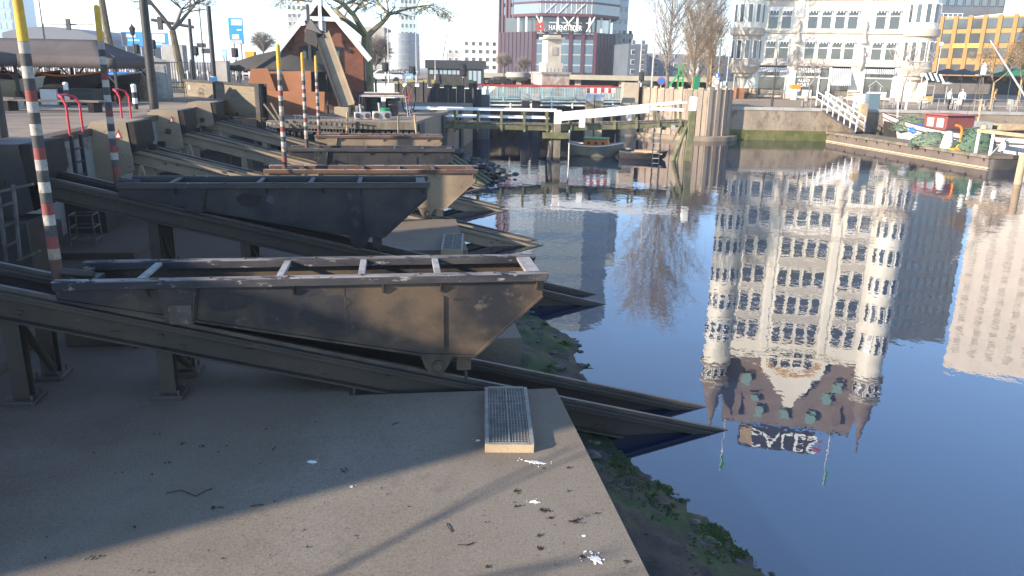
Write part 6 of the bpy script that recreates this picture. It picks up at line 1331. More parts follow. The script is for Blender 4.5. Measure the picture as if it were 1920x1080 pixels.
# second boat further behind, at the edge
t = thing('blue_tent_boat', 'pale blue covered boat at the right photo edge', 'boat', (40.5, 57, 0)); b = MB(); M_ = frame((38, 57, -.2), (1, -.15, 0)); hull(b, M_, 9, 2.6, 1.5, red_p, wood_tan, deck=wood_grey); build(b, 'hull', t)
b = MB(M_); b.prism([(1.0, -1.1, 1.4), (1.0, 1.1, 1.4), (1.0, .9, 2.6), (1.0, 0, 2.9), (1.0, -.9, 2.6)], (4.5, 0, 0), lightblue_p); build(b, 'cover', t)
t = thing('moored_barge', 'low brown barge with hatches moored between the red wheelhouse and the quay', 'boat', (31.5, 61.8, 0)); b = MB(); M_ = frame((29.5, 62.3, -.3), (1, -.05, 0)); hull(b, M_, 15, 3.2, 1.75, steel_dark, wood_tan, deck=wood_grey); build(b, 'hull', t)
for k in range(4): b = MB(M_); b.bb(2 + k * 3, 4.4 + k * 3, -.9, .9, 1.72, 2.15 + .15 * (k % 2), (wood_grey, galv, wood_tan, rust_dark)[k]); build(b, 'hatch', t, bevel=.03)
b = MB(M_); b.tube((6.7, 0, 1.7), (6.7, 0, 4.0), .09, .07, 8, wood_tan); build(b, 'mast', t)
# gangway
GA = at(1530, 197, 65.2); GB = at(1604, 246, 62.0)
t = thing('gangway', 'white railed gangway sloping from the quay down to the pontoon', 'gangway', GA)
d = (GB - GA); sd_ = Vector((-d.y, d.x, 0)).normalized() * 1.1
if sd_.y < 0: sd_ = -sd_
b = MB(); b.bar(GA + sd_ * .5 + Vector((0, 0, -.12)), GB + sd_ * .5 + Vector((0, 0, -.12)), 1.1, .16, steel_dark); build(b, 'walkway', t)
for s in (0, 1):
    o_ = sd_ * s
    for h in (.55, 1.05): b = MB(); b.bar(GA + o_ + Vector((0, 0, h)), GB + o_ + Vector((0, 0, h)), .06, .07, white_clean); build(b, 'hand_rail', t)
    for k in range(8): q = GA.lerp(GB, k / 7) + o_; b = MB(); b.bar(q - Vector((0, 0, .05)), q + Vector((0, 0, 1.07)), .06, .06, white_clean); build(b, 'rail_post', t)
# ================================================================== the distant city
def bx(par, name, M, mat, *bs, bevel=0):
    b = MB(M)
    for q in bs: b.bb(*q, mat)
    return build(b, name, par, bevel=bevel)
# red office tower -------------------------------------------------
YT = 250; TA = at(1000, 140, YT); TB = at(1113, 142, YT); TM = frame((TA.x, TA.y, 0), (TB.x - TA.x, 0, 0)); TW = TB.x - TA.x
maroon = mk('maroon_panel', (.040, .032, .048), .6, c2=(.034, .028, .042), s2=.1); maroon_red = mk('maroon_fin', (.085, .026, .036), .6, grain=.05); band_glass = glassy('band_glass', (.16, .20, .22), .1)
t = thing('red_office_tower', 'dark red office tower with a glazed polygonal upper block on white braces', 'building', (TA.x, YT, ZF))
zb = at(1055, 56, YT).z; zl = at(1055, 60, YT).z
foot = [(0, 0), (TW, 0), (TW + 7.5, 9), (TW + 7.5, 30), (-11, 30), (-11, 11)]
b = MB(TM); b.prism([(x, y, ZF) for x, y in foot], (0, 0, zl - ZF), maroon); build(b, 'lower_block', t)
for k in range(6): bx(t, 'pier', TM, maroon_red, (TW * k / 5.0 - .45, TW * k / 5.0 + .45, -.5, -.003, ZF, zl))
for k in range(5):
    g_ = bx(t, 'window_strip', TM, glass_blue, (TW * (k + .14) / 5, TW * (k + .86) / 5, -.2, -.003, ZF + 2, zl - 2.2))
    for j in range(6): bx(g_, 'spandrel', TM, galv if j % 2 else glass_pale, (TW * (k + .16) / 5, TW * (k + .84) / 5, -.26, -.202, ZF + 4 + j * 3.1, ZF + 4.4 + j * 3.1))
# fins on the slanting side faces
for (xa, ya, xb, yb, n) in ((-11, 11, 0, 0, 9), (TW, 0, TW + 7.5, 9, 6)):
    A_ = Vector((xa, ya, 0)); B_ = Vector((xb, yb, 0)); nn = Vector((ya - yb, xb - xa, 0)).normalized() * -1
    for k in range(n): q = A_.lerp(B_, (k + .5) / n); b = MB(TM); b.box((q.x + nn.x * .12, q.y + nn.y * .12, (ZF + zl) / 2), (.22, .22, zl - ZF), maroon_red, rz=math.atan2(nn.y, nn.x)); build(b, 'fin', t)
# set-back storey with white columns and braces
z1 = zl + .01; z2 = at(1055, 31, YT).z
b = MB(TM); b.prism([(1.5, 2, z1), (TW - 1.5, 2, z1), (TW + 5.5, 11, z1), (TW + 5.5, 28, z1), (-9, 28, z1), (-9, 13, z1)], (0, 0, z2 - z1), glass_dark); build(b, 'recessed_storey', t)
oct_ = [(1.3, -1.5), (TW - 1.3, -1.5), (TW + 8, 8), (TW + 8, 28), (-6.5, 28), (-6.5, 6)]
for k, (x, y) in enumerate([(2, -.6), (7, -.6), (13, -.6), (TW - 2, -.6), (TW + 2, 3.5), (TW + 5, 7), (-2.5, 3), (-5, 6)]): b = MB(TM); b.bb(x - .3, x + .3, y - .3, y + .3, z1, z2 - .01, white_p); build(b, 'column', t)
for (xa, xb) in ((3.2, .4), (8, 12), (12.5, 8.6), (TW - 3, TW - .5)): b = MB(TM); b.bar((xa, -1.0, z1), (xb, -1.0, z2), .35, .35, white_p); build(b, 'brace', t)
H2 = 62
b = MB(TM); b.prism([(x, y, z2) for x, y in oct_], (0, 0, .8), maroon_red); build(b, 'soffit', t)
fl = 3.45
for f in range(int(H2 / fl)):
    za = z2 + .801 + f * fl; inset = 0
    b = MB(TM); b.prism([(x, y, za) for x, y in oct_], (0, 0, fl - .55), band_glass if f % 2 == 0 else glass_blue); fr_ = build(b, 'floor_glazing', t)
    cs_ = Vector((TW / 2, 12, 0)); b = MB(TM); b.prism([tuple(cs_ + (Vector((x, y, 0)) - cs_) * 1.015 + Vector((0, 0, za + fl - .549))) for x, y in oct_], (0, 0, .54), maroon_red if f % 2 == 0 and f < 4 else galv); build(b, 'floor_band', t)
    if f < 6:
        for k in range(11): x = 1.6 + (TW - 3.2) * k / 10; bx(fr_, 'mullion', TM, white_p, (x - .07, x + .07, -1.6, -1.503, za, za + fl - .56))
        if f % 2 == 0:
            for (xa, xb) in ((3, 6), (6, 3) if f else (7, 10), (12, 15)): b = MB(TM); b.bar((xa, -1.75, za), (xb, -1.75, za + fl - .6), .25, .2, white_p); build(b, 'diagonal_brace', fr_)
# tall side slabs
A = at(936, 100, 266); B = at(976, 100, 262); M2 = frame((A.x, A.y, 0), (B.x - A.x, B.y - A.y, 0)); w2 = (B - A).length
bx(t, 'tower_slab', M2, maroon, (0, w2, 0, 18, ZF, 62))
for k in range(7): bx(t, 'tower_fin', M2, maroon_red, (w2 * k / 6 - .25, w2 * k / 6 + .25, -.5, -.003, ZF, 62))
for k in range(3): 
    for f in range(8): bx(t, 'tower_window', M2, glass_blue, (w2 * (k + .62) / 3.3, w2 * (k + 1.2) / 3.3, -.2, -.004, 22 + f * 3.6, 24.4 + f * 3.6))
lg = text('HAVENSTEDER', 2.1, white_clean, TM @ Matrix.Translation((5.1 + 4.2, -2.2, (z1 + z2) / 2 - 1.2)) @ UPRIGHT, 'sign_lettering', t, .08, sx=.72)
b = MB(TM); xl_ = .9; zz = (z1 + z2) / 2 - .9
for k in range(4): b.box((xl_ + (k % 2) * 1.3, -2.2, zz + (k // 2) * 1.3 - .6), (1.15, .15, 1.15), red_p, rot=Matrix.Rotation(R(45), 3, 'Y'))
build(b, 'sign_emblem', t)
# glass tower behind at the right
A = at(1146, 100, 300); B = at(1174, 100, 300); facade_block('glass_tower', 'slim pale glass tower right behind the red office tower', (A.x, A.y), (1, 0, 0), B.x - A.x, 14, ZF, 70, glass_pale, 3, 16, 1.3, 2.0, lambda r: 6 + r * 4, glass=glass_blue, frame_m=white_p)
A = at(1162, 100, 285); B = at(1186, 100, 285); facade_block('pale_apartments', 'pale apartment block with balconies right of the red tower', (A.x, A.y), (1, .3, 0), 4.8, 16, ZF, at(1165, 62, 285).z, pale_concrete, 2, 6, 1.3, 1.6, lambda r: 4.5 + r * 2.6)
A = at(1178, 100, 240); B = at(1210, 100, 240); facade_block('blue_shadow_block', 'blue grey block in shade at the start of the street', (A.x, A.y), (1, .2, 0), 6, 16, ZF, at(1190, 82, 240).z, office_grey, 2, 4, 1.2, 1.4, lambda r: 4.5 + r * 2.8)
A = at(1204, 100, 260); facade_block('low_grey_houses', 'low grey houses behind the poplar tree', (A.x, A.y), (1, .1, 0), 16, 12, ZF, at(1230, 100, 260).z, mk('grey_house', (.16, .17, .20), .8, c2=(.2, .19, .2), s2=.2), 5, 3, 1.2, 1.4, lambda r: 4.2 + r * 2.6)
A = at(1308, 150, 300); facade_block('street_houses', 'far row of houses behind the willows', (A.x, A.y), (1, -.35, 0), 14, 12, ZF, at(1320, 105, 300).z, stone_tan, 4, 3, 1.3, 1.6, lambda r: 4 + r * 3)
# left of the tower
A = at(868, 120, 280); facade_block('far_white_block', 'far pale block left of the red tower, nearest to it', (A.x, A.y), (1, .1, 0), 12, 12, ZF, at(890, 85, 280).z, white_p, 5, 4, 1.3, 1.4, lambda r: 5 + r * 2.6)
A = at(838, 120, 290); facade_block('far_grey_block', 'far hazy grey block above the round kiosk', (A.x, A.y), (1, .1, 0), 9, 12, ZF, at(850, 96, 290).z, galv, 4, 3, 1.2, 1.3, lambda r: 5 + r * 2.6)
A = at(752, 120, 320); B = at(782, 120, 320); facade_block('far_slab_tower', 'tall hazy slab tower behind the bare crown of the big tree', (A.x, A.y), (1, .05, 0), (B - A).length, 14, ZF, 60, glass_pale, 4, 18, 1.1, 1.8, lambda r: 5 + r * 3)
A = at(540, 60, 320); B = at(575, 60, 320); facade_block('far_grey_tower', 'hazy grey tower left of the cottage gable', (A.x, A.y), (1, .05, 0), (B - A).length, 14, ZF, at(550, 26, 320).z, galv, 4, 12, 1.2, 1.6, lambda r: 5 + r * 3)
# beige block and silver rotunda
A = at(684, 120, 175); B = at(722, 120, 175); facade_block('beige_block', 'beige concrete block behind the silver rotunda', (A.x, A.y), (1, .05, 0), (B - A).length, 14, ZT, at(700, 50, 175).z, pale_concrete, 2, 1, 1.0, 1.4, lambda r: 5.5)
p = at(750, 130, 170); rz_ = at(783, 60, 170); t = thing('silver_rotunda', 'round silver clad building behind the cottage tree', 'building', (p.x, 175, ZT)); R_ = (at(782, 100, 172).x - at(719, 100, 172).x) / 2
zt_ = at(750, 66, 172).z
b = MB(); b.lathe((p.x, 175, ZT), [(R_, 0), (R_, zt_ - ZT), (R_ * .97, zt_ - ZT + .5), (0.01, zt_ - ZT + .6)], 40, grey_metal); build(b, 'wall', t)
for f in range(5): b = MB(); b.lathe((p.x, 175, ZT + 1.5 + f * (zt_ - ZT - 1) / 5), [(R_ + .03, 0), (R_ + .05, .08), (R_ + .03, .16)], 40, galv, cap=False); build(b, 'panel_joint', t)
# dark round kiosk with windows
t = thing('dark_rotunda', 'low dark pavilion with a flat roof and a window band left of the bridge', 'building', (-9, 112, ZT - .4))
A = at(797, 130, 110); B = at(908, 130, 110)
x0, x1 = A.x, B.x; zt_ = at(850, 113, 110).z; zr = at(850, 129, 110).z
bx(t, 'wall', None, steel_dark, (x0 + .3, x1 - .3, 110.4, 117, ZF, zr)); bx(t, 'roof_band', None, dark_metal, (x0, x1, 110, 117.5, zr + .002, zt_))
for k in range(7): bx(t, 'window', None, glass_pale, (x0 + .6 + k * .62, x0 + 1.1 + k * .62, 110.32, 110.398, zr - .75, zr - .15))
w_ = bx(t, 'shop_window', None, glass_pale, (x1 - 2.3, x1 - .4, 110.3, 110.398, zr - 1.9, zr - .2))
for k in range(4): bx(w_, 'mullion', None, dark_metal, (x1 - 2.3 + k * .62, x1 - 2.24 + k * .62, 110.24, 110.298, zr - 1.9, zr - .2))
# monument with clock-tower like pillar
t = thing('stone_monument', 'pale stone pillar monument on a brick base before the red tower', 'monument', (5.3, 118, ZF))
YM_ = 118; p = at(1037, 140, YM_); MM = frame((p.x, p.y, 0), (1, .35, 0)); pale_stone = mk('monument_stone', (.60, .54, .44), .8, c2=(.5, .45, .37), s2=.7)
pz = lambda y: at(1037, y, YM_).z
bx(t, 'brick_base', MM, mk('monument_brick', (.36, .24, .19), .9, c2=(.55, .48, .42), s2=1.2), (-2.3, 2.0, -1.5, 3.0, ZF - .02, pz(139))); bx(t, 'base_cornice', MM, pale_concrete, (-2.5, 2.2, -1.7, 3.2, pz(139) + .002, pz(135)))
bx(t, 'pedestal', MM, pale_stone, (-1.5, 1.2, -.8, 1.9, pz(135) + .002, pz(118))); bx(t, 'shaft', MM, pale_stone, (-1.2, .95, -.5, 1.6, pz(118) + .002, pz(74))); bx(t, 'niche', MM, stone_tan, (-.6, .3, -.58, -.502, pz(103), pz(88)))
bx(t, 'cornice', MM, stone_tan, (-1.6, 1.35, -.9, 2.0, pz(74) + .002, pz(70))); bx(t, 'cap', MM, pale_stone, (-1.1, .9, -.4, 1.5, pz(70) + .002, pz(66)))
for k in range(8): bx(t, 'railing_bar', MM, dark_metal, (-2.2 + k * .6, -2.14 + k * .6, -1.6, -1.54, pz(135) + .003, pz(128)))
# viaduct behind
t = thing('road_viaduct', 'low pale concrete road viaduct crossing behind the monument', 'viaduct', (8, 136, ZF))
zv = at(1000, 139, 135).z; bx(t, 'deck', None, mk('viaduct_concrete', (.40, .36, .27), .9, c2=(.33, .30, .23), s2=.3), (-8.5, 34, 135, 147, zv - .75, zv)); 
for x in (-8, -2, 10.5, 18, 26): bx(t, 'pillar', None, pale_concrete, (x - .5, x + .5, 136, 138, ZF, zv - .752))
bx(t, 'dark_arcade', None, dark_metal, (-8.4, 33.9, 141, 141.2, ZF, zv - .76))
b = MB(); p = at(973, 147, 125); b.lathe((p.x, 125, p.z - 0.3), [(1.2, 0), (1.9, .5), (2.0, 1.2), (1.85, 1.25), (.01, 1.1)], 20, pale_concrete); build(b, 'bowl_planter', None, 'big round concrete planter left of the monument', 'planter'); b = MB(); b.bb(p.x - .4, p.x + .4, 124.6, 125.4, ZF, p.z - .32, pale_concrete); build(b, 'planter_pillar', None, 'short concrete pillar carrying the round planter', 'pillar')
# curved dark roof of the station at the far left, glass towers
t = thing('curved_roof_hall', 'dark curved roof of a low hall at the far left', 'building', (-112, 200, ZT))
b = MB(); n = 14; L0 = at(5, 62, 200); L1 = at(200, 75, 200); zc = at(105, 50, 200).z
pts = [(L0.x + (L1.x - L0.x) * k / n, 200, L1.z + (zc - L1.z) * math.sin(math.pi * (.12 + .88 * k / n)) ** .8) for k in range(n + 1)]
b.prism(pts + [(L1.x, 200, ZT), (L0.x, 200, ZT)], (0, 30, 0), mk('roof_grey_blue', (.10, .11, .13), .5)); build(b, 'roof', t)
b = MB(); A = at(40, 62, 199.5); b.bb(L0.x, L1.x - 4, 199.2, 199.9, L1.z - 1.2, L1.z - .6, galv); build(b, 'gutter', t)
A = at(-60, 60, 330); B = at(22, 60, 330); facade_block('blue_glass_tower', 'pale blue glass tower in the upper left corner', (A.x, A.y), (1, .1, 0), (B - A).length, 20, ZT, 42, glassy('sky_glass', (.25, .38, .5), .1), 8, 9, 1.8, 2.6, lambda r: 5 + r * 4, glass=glass_pale, frame_m=galv)
# ------------------------------------------------------------------ traffic things at the left
def sign_panel(name, lab, x0, y0, x1, y1, Y, mat, marks=(), legs=True, cat='road sign', grp=None, leg_m=None):
    A = at(x0, y1, Y); B = at(x1, y0, Y); t = thing(name, lab, cat, (A.x, Y, ZT), 0, grp)
    b = MB(); b.bb(A.x, B.x, Y, Y + .12, A.z, B.z, mat); build(b, 'panel', t)
    for (a0, b0, a1, b1, mm) in marks: q0 = at(a0, b1, Y); q1 = at(a1, b0, Y); b = MB(); b.bb(q0.x, q1.x, Y - .03, Y - .002, q0.z, q1.z, mm); build(b, 'marking', t)
    if legs:
        for x in (A.x + .4, B.x - .4): b = MB(); b.tube((x, Y + .2, ZT), (x, Y + .2, B.z - .1), .09, .09, 6, leg_m or galv); build(b, 'leg', t)
    return t
sign_panel('direction_sign', 'blue direction sign with a grey field, left of the lamp post', 229, 60, 267, 86, 95, sign_blue, [(230, 61, 236, 85, dark_metal), (237, 64, 255, 70, galv), (240, 74, 262, 77, lightblue_p)])
sign_panel('direction_sign', 'blue direction sign with a large white field, right of the lamp post', 276, 62, 314, 88, 95, sign_blue, [(287, 64, 308, 79, white_clean), (292, 82, 304, 84, white_clean)])
sign_panel('direction_sign', 'tall blue and white direction sign above the steel plate wall', 431, 34, 454, 82, 90, sign_blue, [(434, 37, 453, 47, white_clean), (436, 65, 448, 73, white_clean), (444, 55, 453, 57, white_clean), (431, 75, 454, 82, galv)])
sign_panel('small_info_sign', 'pale blue small sign left of the tall direction sign', 416, 92, 424, 106, 85, lightblue_p, [(417, 98, 423, 101, white_clean)], True, 'sign')
sign_panel('street_name_sign', 'black street name sign board on the tall thin pole, upper', 369, 81, 385, 89, 70, black_p, (), False, 'sign', 'black finger signs'); sign_panel('street_name_sign', 'black street name sign board on the tall thin pole, lower', 378, 91, 397, 100, 70, black_p, (), False, 'sign', 'black finger signs')
tt = sign_panel('parking_sign', 'long black parking sign with white letters above the pile wall', 735, 131, 780, 139, 75, black_p, (), False, 'sign')
q = at(757, 135, 74.9); text('PARKING WILLEM', .36, white_clean, Matrix.Translation((q.x, 74.96, q.z)) @ UPRIGHT, 'sign_lettering', tt, .01, sx=.9)
sign_panel('blue_info_board', 'pale blue info board behind the spoked wheel', 759, 138, 774, 155, 70, lightblue_p, [(762, 143, 771, 147, white_clean), (762, 149, 768, 152, white_clean)], True, 'sign')
def tl(lab, x, yt, yb, Y, base_y=None, h=None, pole=True, zb=ZT, grp='traffic lights', striped_=False):
    p = at(x, yb, Y); q = at(x, yt, Y); w_ = .34; t = thing('traffic_light', lab, 'traffic light', (p.x, Y, zb if pole else p.z), 0, grp)
    b = MB(); b.bb(p.x - .17, p.x + .17, Y - .15, Y + .1, p.z, q.z, black_p); bb_ = build(b, 'head', t, bevel=.02); b = MB(); b.bb(p.x - .3, p.x + .3, Y + .101, Y + .12, p.z - .1, q.z + .1, dark_metal); build(b, 'backboard', bb_)
    for k in range(3):
        z = p.z + (q.z - p.z) * (k + .5) / 3; b = MB(); b.tube((p.x, Y - .17, z), (p.x, Y - .151, z), .1, .1, 10, dark_metal); build(b, 'lens', bb_)
    if pole:
        zz = p.z; n = max(2, int((zz - zb) / .5))
        for k in range(n): b = MB(); b.tube((p.x, Y + .25, zb + (zz - zb + .4) * k / n + .001), (p.x, Y + .25, zb + (zz - zb + .4) * (k + 1) / n), .07, .07, 8, white_p if k % 2 else black_p); build(b, 'pole_band', t)
    return t
tl('traffic light beside the blue signs, under the lantern', 255, 84, 98, 70); tl('traffic light right of the lamp post', 286, 76, 90, 75); tl('traffic light at the foot of the mast arm', 366, 88, 102, 75); tl('pair head traffic light near the tall blue sign', 440, 92, 105, 70)
tl('traffic light behind the round pavilion on a short mossy post', 868, 121, 141, 68, zb=ZF); tl('dark traffic light left of the parking sign', 722, 119, 132, 75); tl('traffic light at the right end of the parking sign', 773, 126, 138, 73); tl('traffic light right of the viaduct beside the leaning pole', 1203, 137, 150, 90, zb=ZF)
for (xp, yb, xa, xb, ya, yb2, Y, hx, lab) in ((363, 130, 284, 363, 37, 51, 72, 303, 'thick black mast arm reaching left with a traffic light'), (92, 130, 95, 175, 46, 46, 85, 131, 'thin grey mast arm with a traffic light above the canopy')):
    A = at(xp, yb, Y); t = thing('signal_mast', lab, 'signal mast', (A.x, Y, ZT), 0, 'signal masts with arms')
    top = at(xp, min(ya, yb2) - 2, Y); r = .17 if Y == 72 else .1
    m_ = dark_metal if Y == 72 else galv
    b = MB(); b.tube((A.x, Y, ZT), (A.x, Y, top.z), r, r * .85, 10, m_); build(b, 'pole', t); b = MB(); b.tube(at(xa, ya, Y), at(xb, yb2, Y), r * .8, r * .8, 8, m_); build(b, 'arm', t)
    q = at(hx, (ya + yb2) / 2, Y); b = MB(); b.bb(q.x - .22, q.x + .22, Y - .4, Y - .2, q.z - .55, q.z + .55, black_p); build(b, 'signal_head', t, bevel=.03)
lamp('black lantern on an ornate post before the blue signs', 257, 140, 67, 62, .08, 'lantern', black_p, ZT)
for k, (x, yb, yt, Y, m_, lab) in enumerate([(55, 120, -20, 100, galv, 'thin grey street pole rising above the canopy left'), (88, 110, -20, 75, black_p, 'dark street pole above the canopy'), (432, 140, 30, 110, galv, 'grey street lamp with a side arm behind the tall blue sign'), (385, 150, -15, 70, black_p, 'tall thin black pole with finger signs'), (729, 150, 20, 90, galv, 'grey street pole left of the rotunda'), (781, 150, 20, 95, galv, 'grey street pole right of the rotunda'), (816, 112, 60, 110, galv, 'short pole on the pavilion roof'), (308, 140, 20, 120, galv, 'thin pole between the two near trees')]):
    lamp(lab, x, yb, yt, Y, .07, 'arm' if k in (2,) else 'none', m_, ZT)
b = MB(); A = at(829, 111, 112); B = at(842, 36, 112); b.tube((A.x, 112, A.z), (B.x, 112, B.z), .14, .09, 8, galv); b.box((B.x, 112, B.z), (.5, .3, .6), galv); build(b, 'leaning_mast', None, 'leaning grey mast with a camera box above the pavilion', 'mast')
for k, (xb, yb, xt, yt, Y, lab) in enumerate([(1199, 150, 1216, 0, 95, 'tall grey lamp post left of the poplar'), (1222, 160, 1238, -20, 80, 'white and red tall mast left of the poplar'), (1222, 150, 1226, 20, 110, 'thin dark mast between the two lamp posts'), (1345, 160, 1355, 68, 90, 'street lamp right of the willows'), (1362, 158, 1366, 88, 105, 'second street lamp in the far street'), (1376, 158, 1383, 100, 115, 'third street lamp in the far street')]):
    p = at(xb, yb, Y); q = at(xb, yt, Y); t = thing('street_lamp', lab, 'street lamp', (p.x, Y, ZF), 0, 'street lamps'); b = MB(); b.tube((p.x, Y, ZF), (p.x, Y, q.z), .1, .06, 8, galv if k != 2 else dark_metal); build(b, 'pole', t)
    b = MB(); b.bar((p.x + .05, Y, q.z), (p.x - 1.0, Y, q.z + .08), .1, .08, galv); build(b, 'arm', t)
# round blue no-parking sign, white signs
def disc(lab, x, y, Y, r, mats, grp=None, hpole=True):
    p = at(x, y, Y); t = thing('round_sign', lab, 'road sign', (p.x, Y, ZF), 0, grp)
    for k, (f, mm) in enumerate(mats): b = MB(); b.tube((p.x, Y - .01 - .012 * k, p.z), (p.x, Y + .0 - .012 * k - .001, p.z), r * f, r * f, 18, mm); build(b, 'disc', t)
    if hpole: b = MB(); b.tube((p.x, Y + .06, ZF), (p.x, Y + .06, p.z + r), .04, .04, 6, galv); build(b, 'pole', t)
    return t
disc('round blue and red no stopping sign above the dolphin', 1240, 152, 72, .36, ((1, red_p), (.8, blue_p)), 'round road signs'); disc('red ringed white round sign below a small blue sign', 1343, 154, 72, .32, ((1, red_p), (.75, white_clean)), 'round road signs')
sign_panel('white_sign_plate', 'white sign plate behind the red ringed round sign', 1336, 143, 1350, 162, 72.3, white_clean, (), False, 'sign'); sign_panel('parking_symbol_sign', 'small blue sign above the red ringed round sign', 1341, 137, 1349, 146, 71.9, blue_p, [(1343, 139, 1346, 144, white_clean)], False, 'sign'); sign_panel('parking_symbol_sign', 'small pale blue sign right of the red ringed sign', 1356, 152, 1362, 160, 75, lightblue_p, [(1357, 154, 1361, 157, white_clean)], True, 'sign')
t = thing('green_lift_frame', 'bright green steel frame with a slide behind the dolphin', 'frame', gp(1280, 160, 100)); A = at(1272, 150, 100); B = at(1283, 122, 100)
lite_green = mk('lime_green', (.05, .25, .07), .6)
for x in (A.x, B.x): b = MB(); b.bb(x - .1, x + .1, 100, 100.2, ZF, B.z, lite_green); build(b, 'upright', t)
for f in (0, .33, .66, 1): b = MB(); z = A.z + (B.z - A.z) * f; b.bb(A.x + .101, B.x - .101, 100, 100.2, z - .08, z + .08, lite_green); build(b, 'cross_bar', t)
b = MB(); b.bar((A.x - .1, 100.1, A.z + .6), (A.x - 1.6, 100.1, ZF + .2), .5, .15, green_p); build(b, 'slide', t)
t = simplebox('green_street_cabinet', 'slim dark green cabinet on the dolphin edge', 'cabinet', gp(1305, 165, 68), (.5, .5, at(1305, 143, 68).z - ZF), parasol_g)
# fences and cars in the distance on the left
t = thing('iron_fence', 'long black iron railing behind the canopy', 'fence', (-30, 50, ZT)); zt_ = at(150, 112, 50).z
for z in (ZT + .25, zt_ - .05): b = MB(); b.bar((-44, 50, z), (-17.2, 50, z), .05, .05, dark_metal); build(b, 'rail', t)
x = -44
b = MB()
while x < -17.2: b.bb(x - .018, x + .018, 49.96, 50.0, ZT, zt_, dark_metal); x += .16
build(b, 'fence_bar', t, kind='stuff', smooth=False)
for k in range(10): b = MB(); x = -44 + k * 2.97; b.bb(x - .05, x + .05, 49.9, 50.05, ZT, zt_ + .15, dark_metal); build(b, 'fence_post', t)
t = thing('white_railing', 'white and grey guard railing along the road behind the trees', 'railing', (-30, 78, ZT))
for k in range(44): b = MB(); x = -62 + k * 1.0; b.bb(x - .07, x + .07, 78, 78.1, ZT, ZT + 1.05, white_p); build(b, 'rail_post', t)
b = MB(); b.bb(-62, -19, 78.101, 78.15, ZT + .75, ZT + .95, galv); build(b, 'rail', t)
def car(lab, p, rz, mat):
    t = thing('parked_car', lab, 'car', p, rz, 'cars on the far roads'); pr = [(-2.1, .35), (-2.1, .8), (-1.9, .92), (-1.2, .98), (-.6, 1.42), (.9, 1.45), (1.5, 1.0), (2.0, .92), (2.15, .7), (2.15, .35)]
    b = MB(); b.prism([(x, -.85, z) for x, z in pr], (0, 1.7, 0), mat); build(b, 'body', t, local=True, bevel=.06)
    b = MB(); b.prism([(-1.05, -.86, 1.0), (-.55, -.86, 1.36), (.82, -.86, 1.38), (1.25, -.86, 1.0)], (0, 1.72, 0), glass_dark); build(b, 'side_window', t, local=True)
    for x in (-1.35, 1.35):
        for s in (-1, 1): b = MB(); b.tube((x, s * .72, .32), (x, s * .9, .32), .32, .32, 14, black_p); build(b, 'wheel', t, local=True)
for k, (x, y, Y, zb, mat, lab) in enumerate([(1205, 160, 112, ZF, dark_metal, 'dark car half hidden behind the dolphin'), (700, 152, 100, ZT, galv, 'grey car right of the cottage'), (660 + 60, 155, 92, ZT, white_p, 'white car behind the pile wall'), (935, 158, 128, ZF, steel_dark, 'dark car under the viaduct'), (330, 150, 92, ZT, white_p, 'white car behind the second tree'), (470, 150, 95, ZT, dark_metal, 'dark car behind the steel plate wall')]):
    p = at(x, y, Y); car(lab, Vector((p.x, Y, zb + .01)), .1 * k, mat)
t = simplebox('advert_pillar', 'tan round-topped stone block between the two near trees', 'pillar', Vector((at(330, 120, 88).x, 88, ZT)), (2.2, 1.2, at(328, 84, 88).z - ZT), pale_concrete)
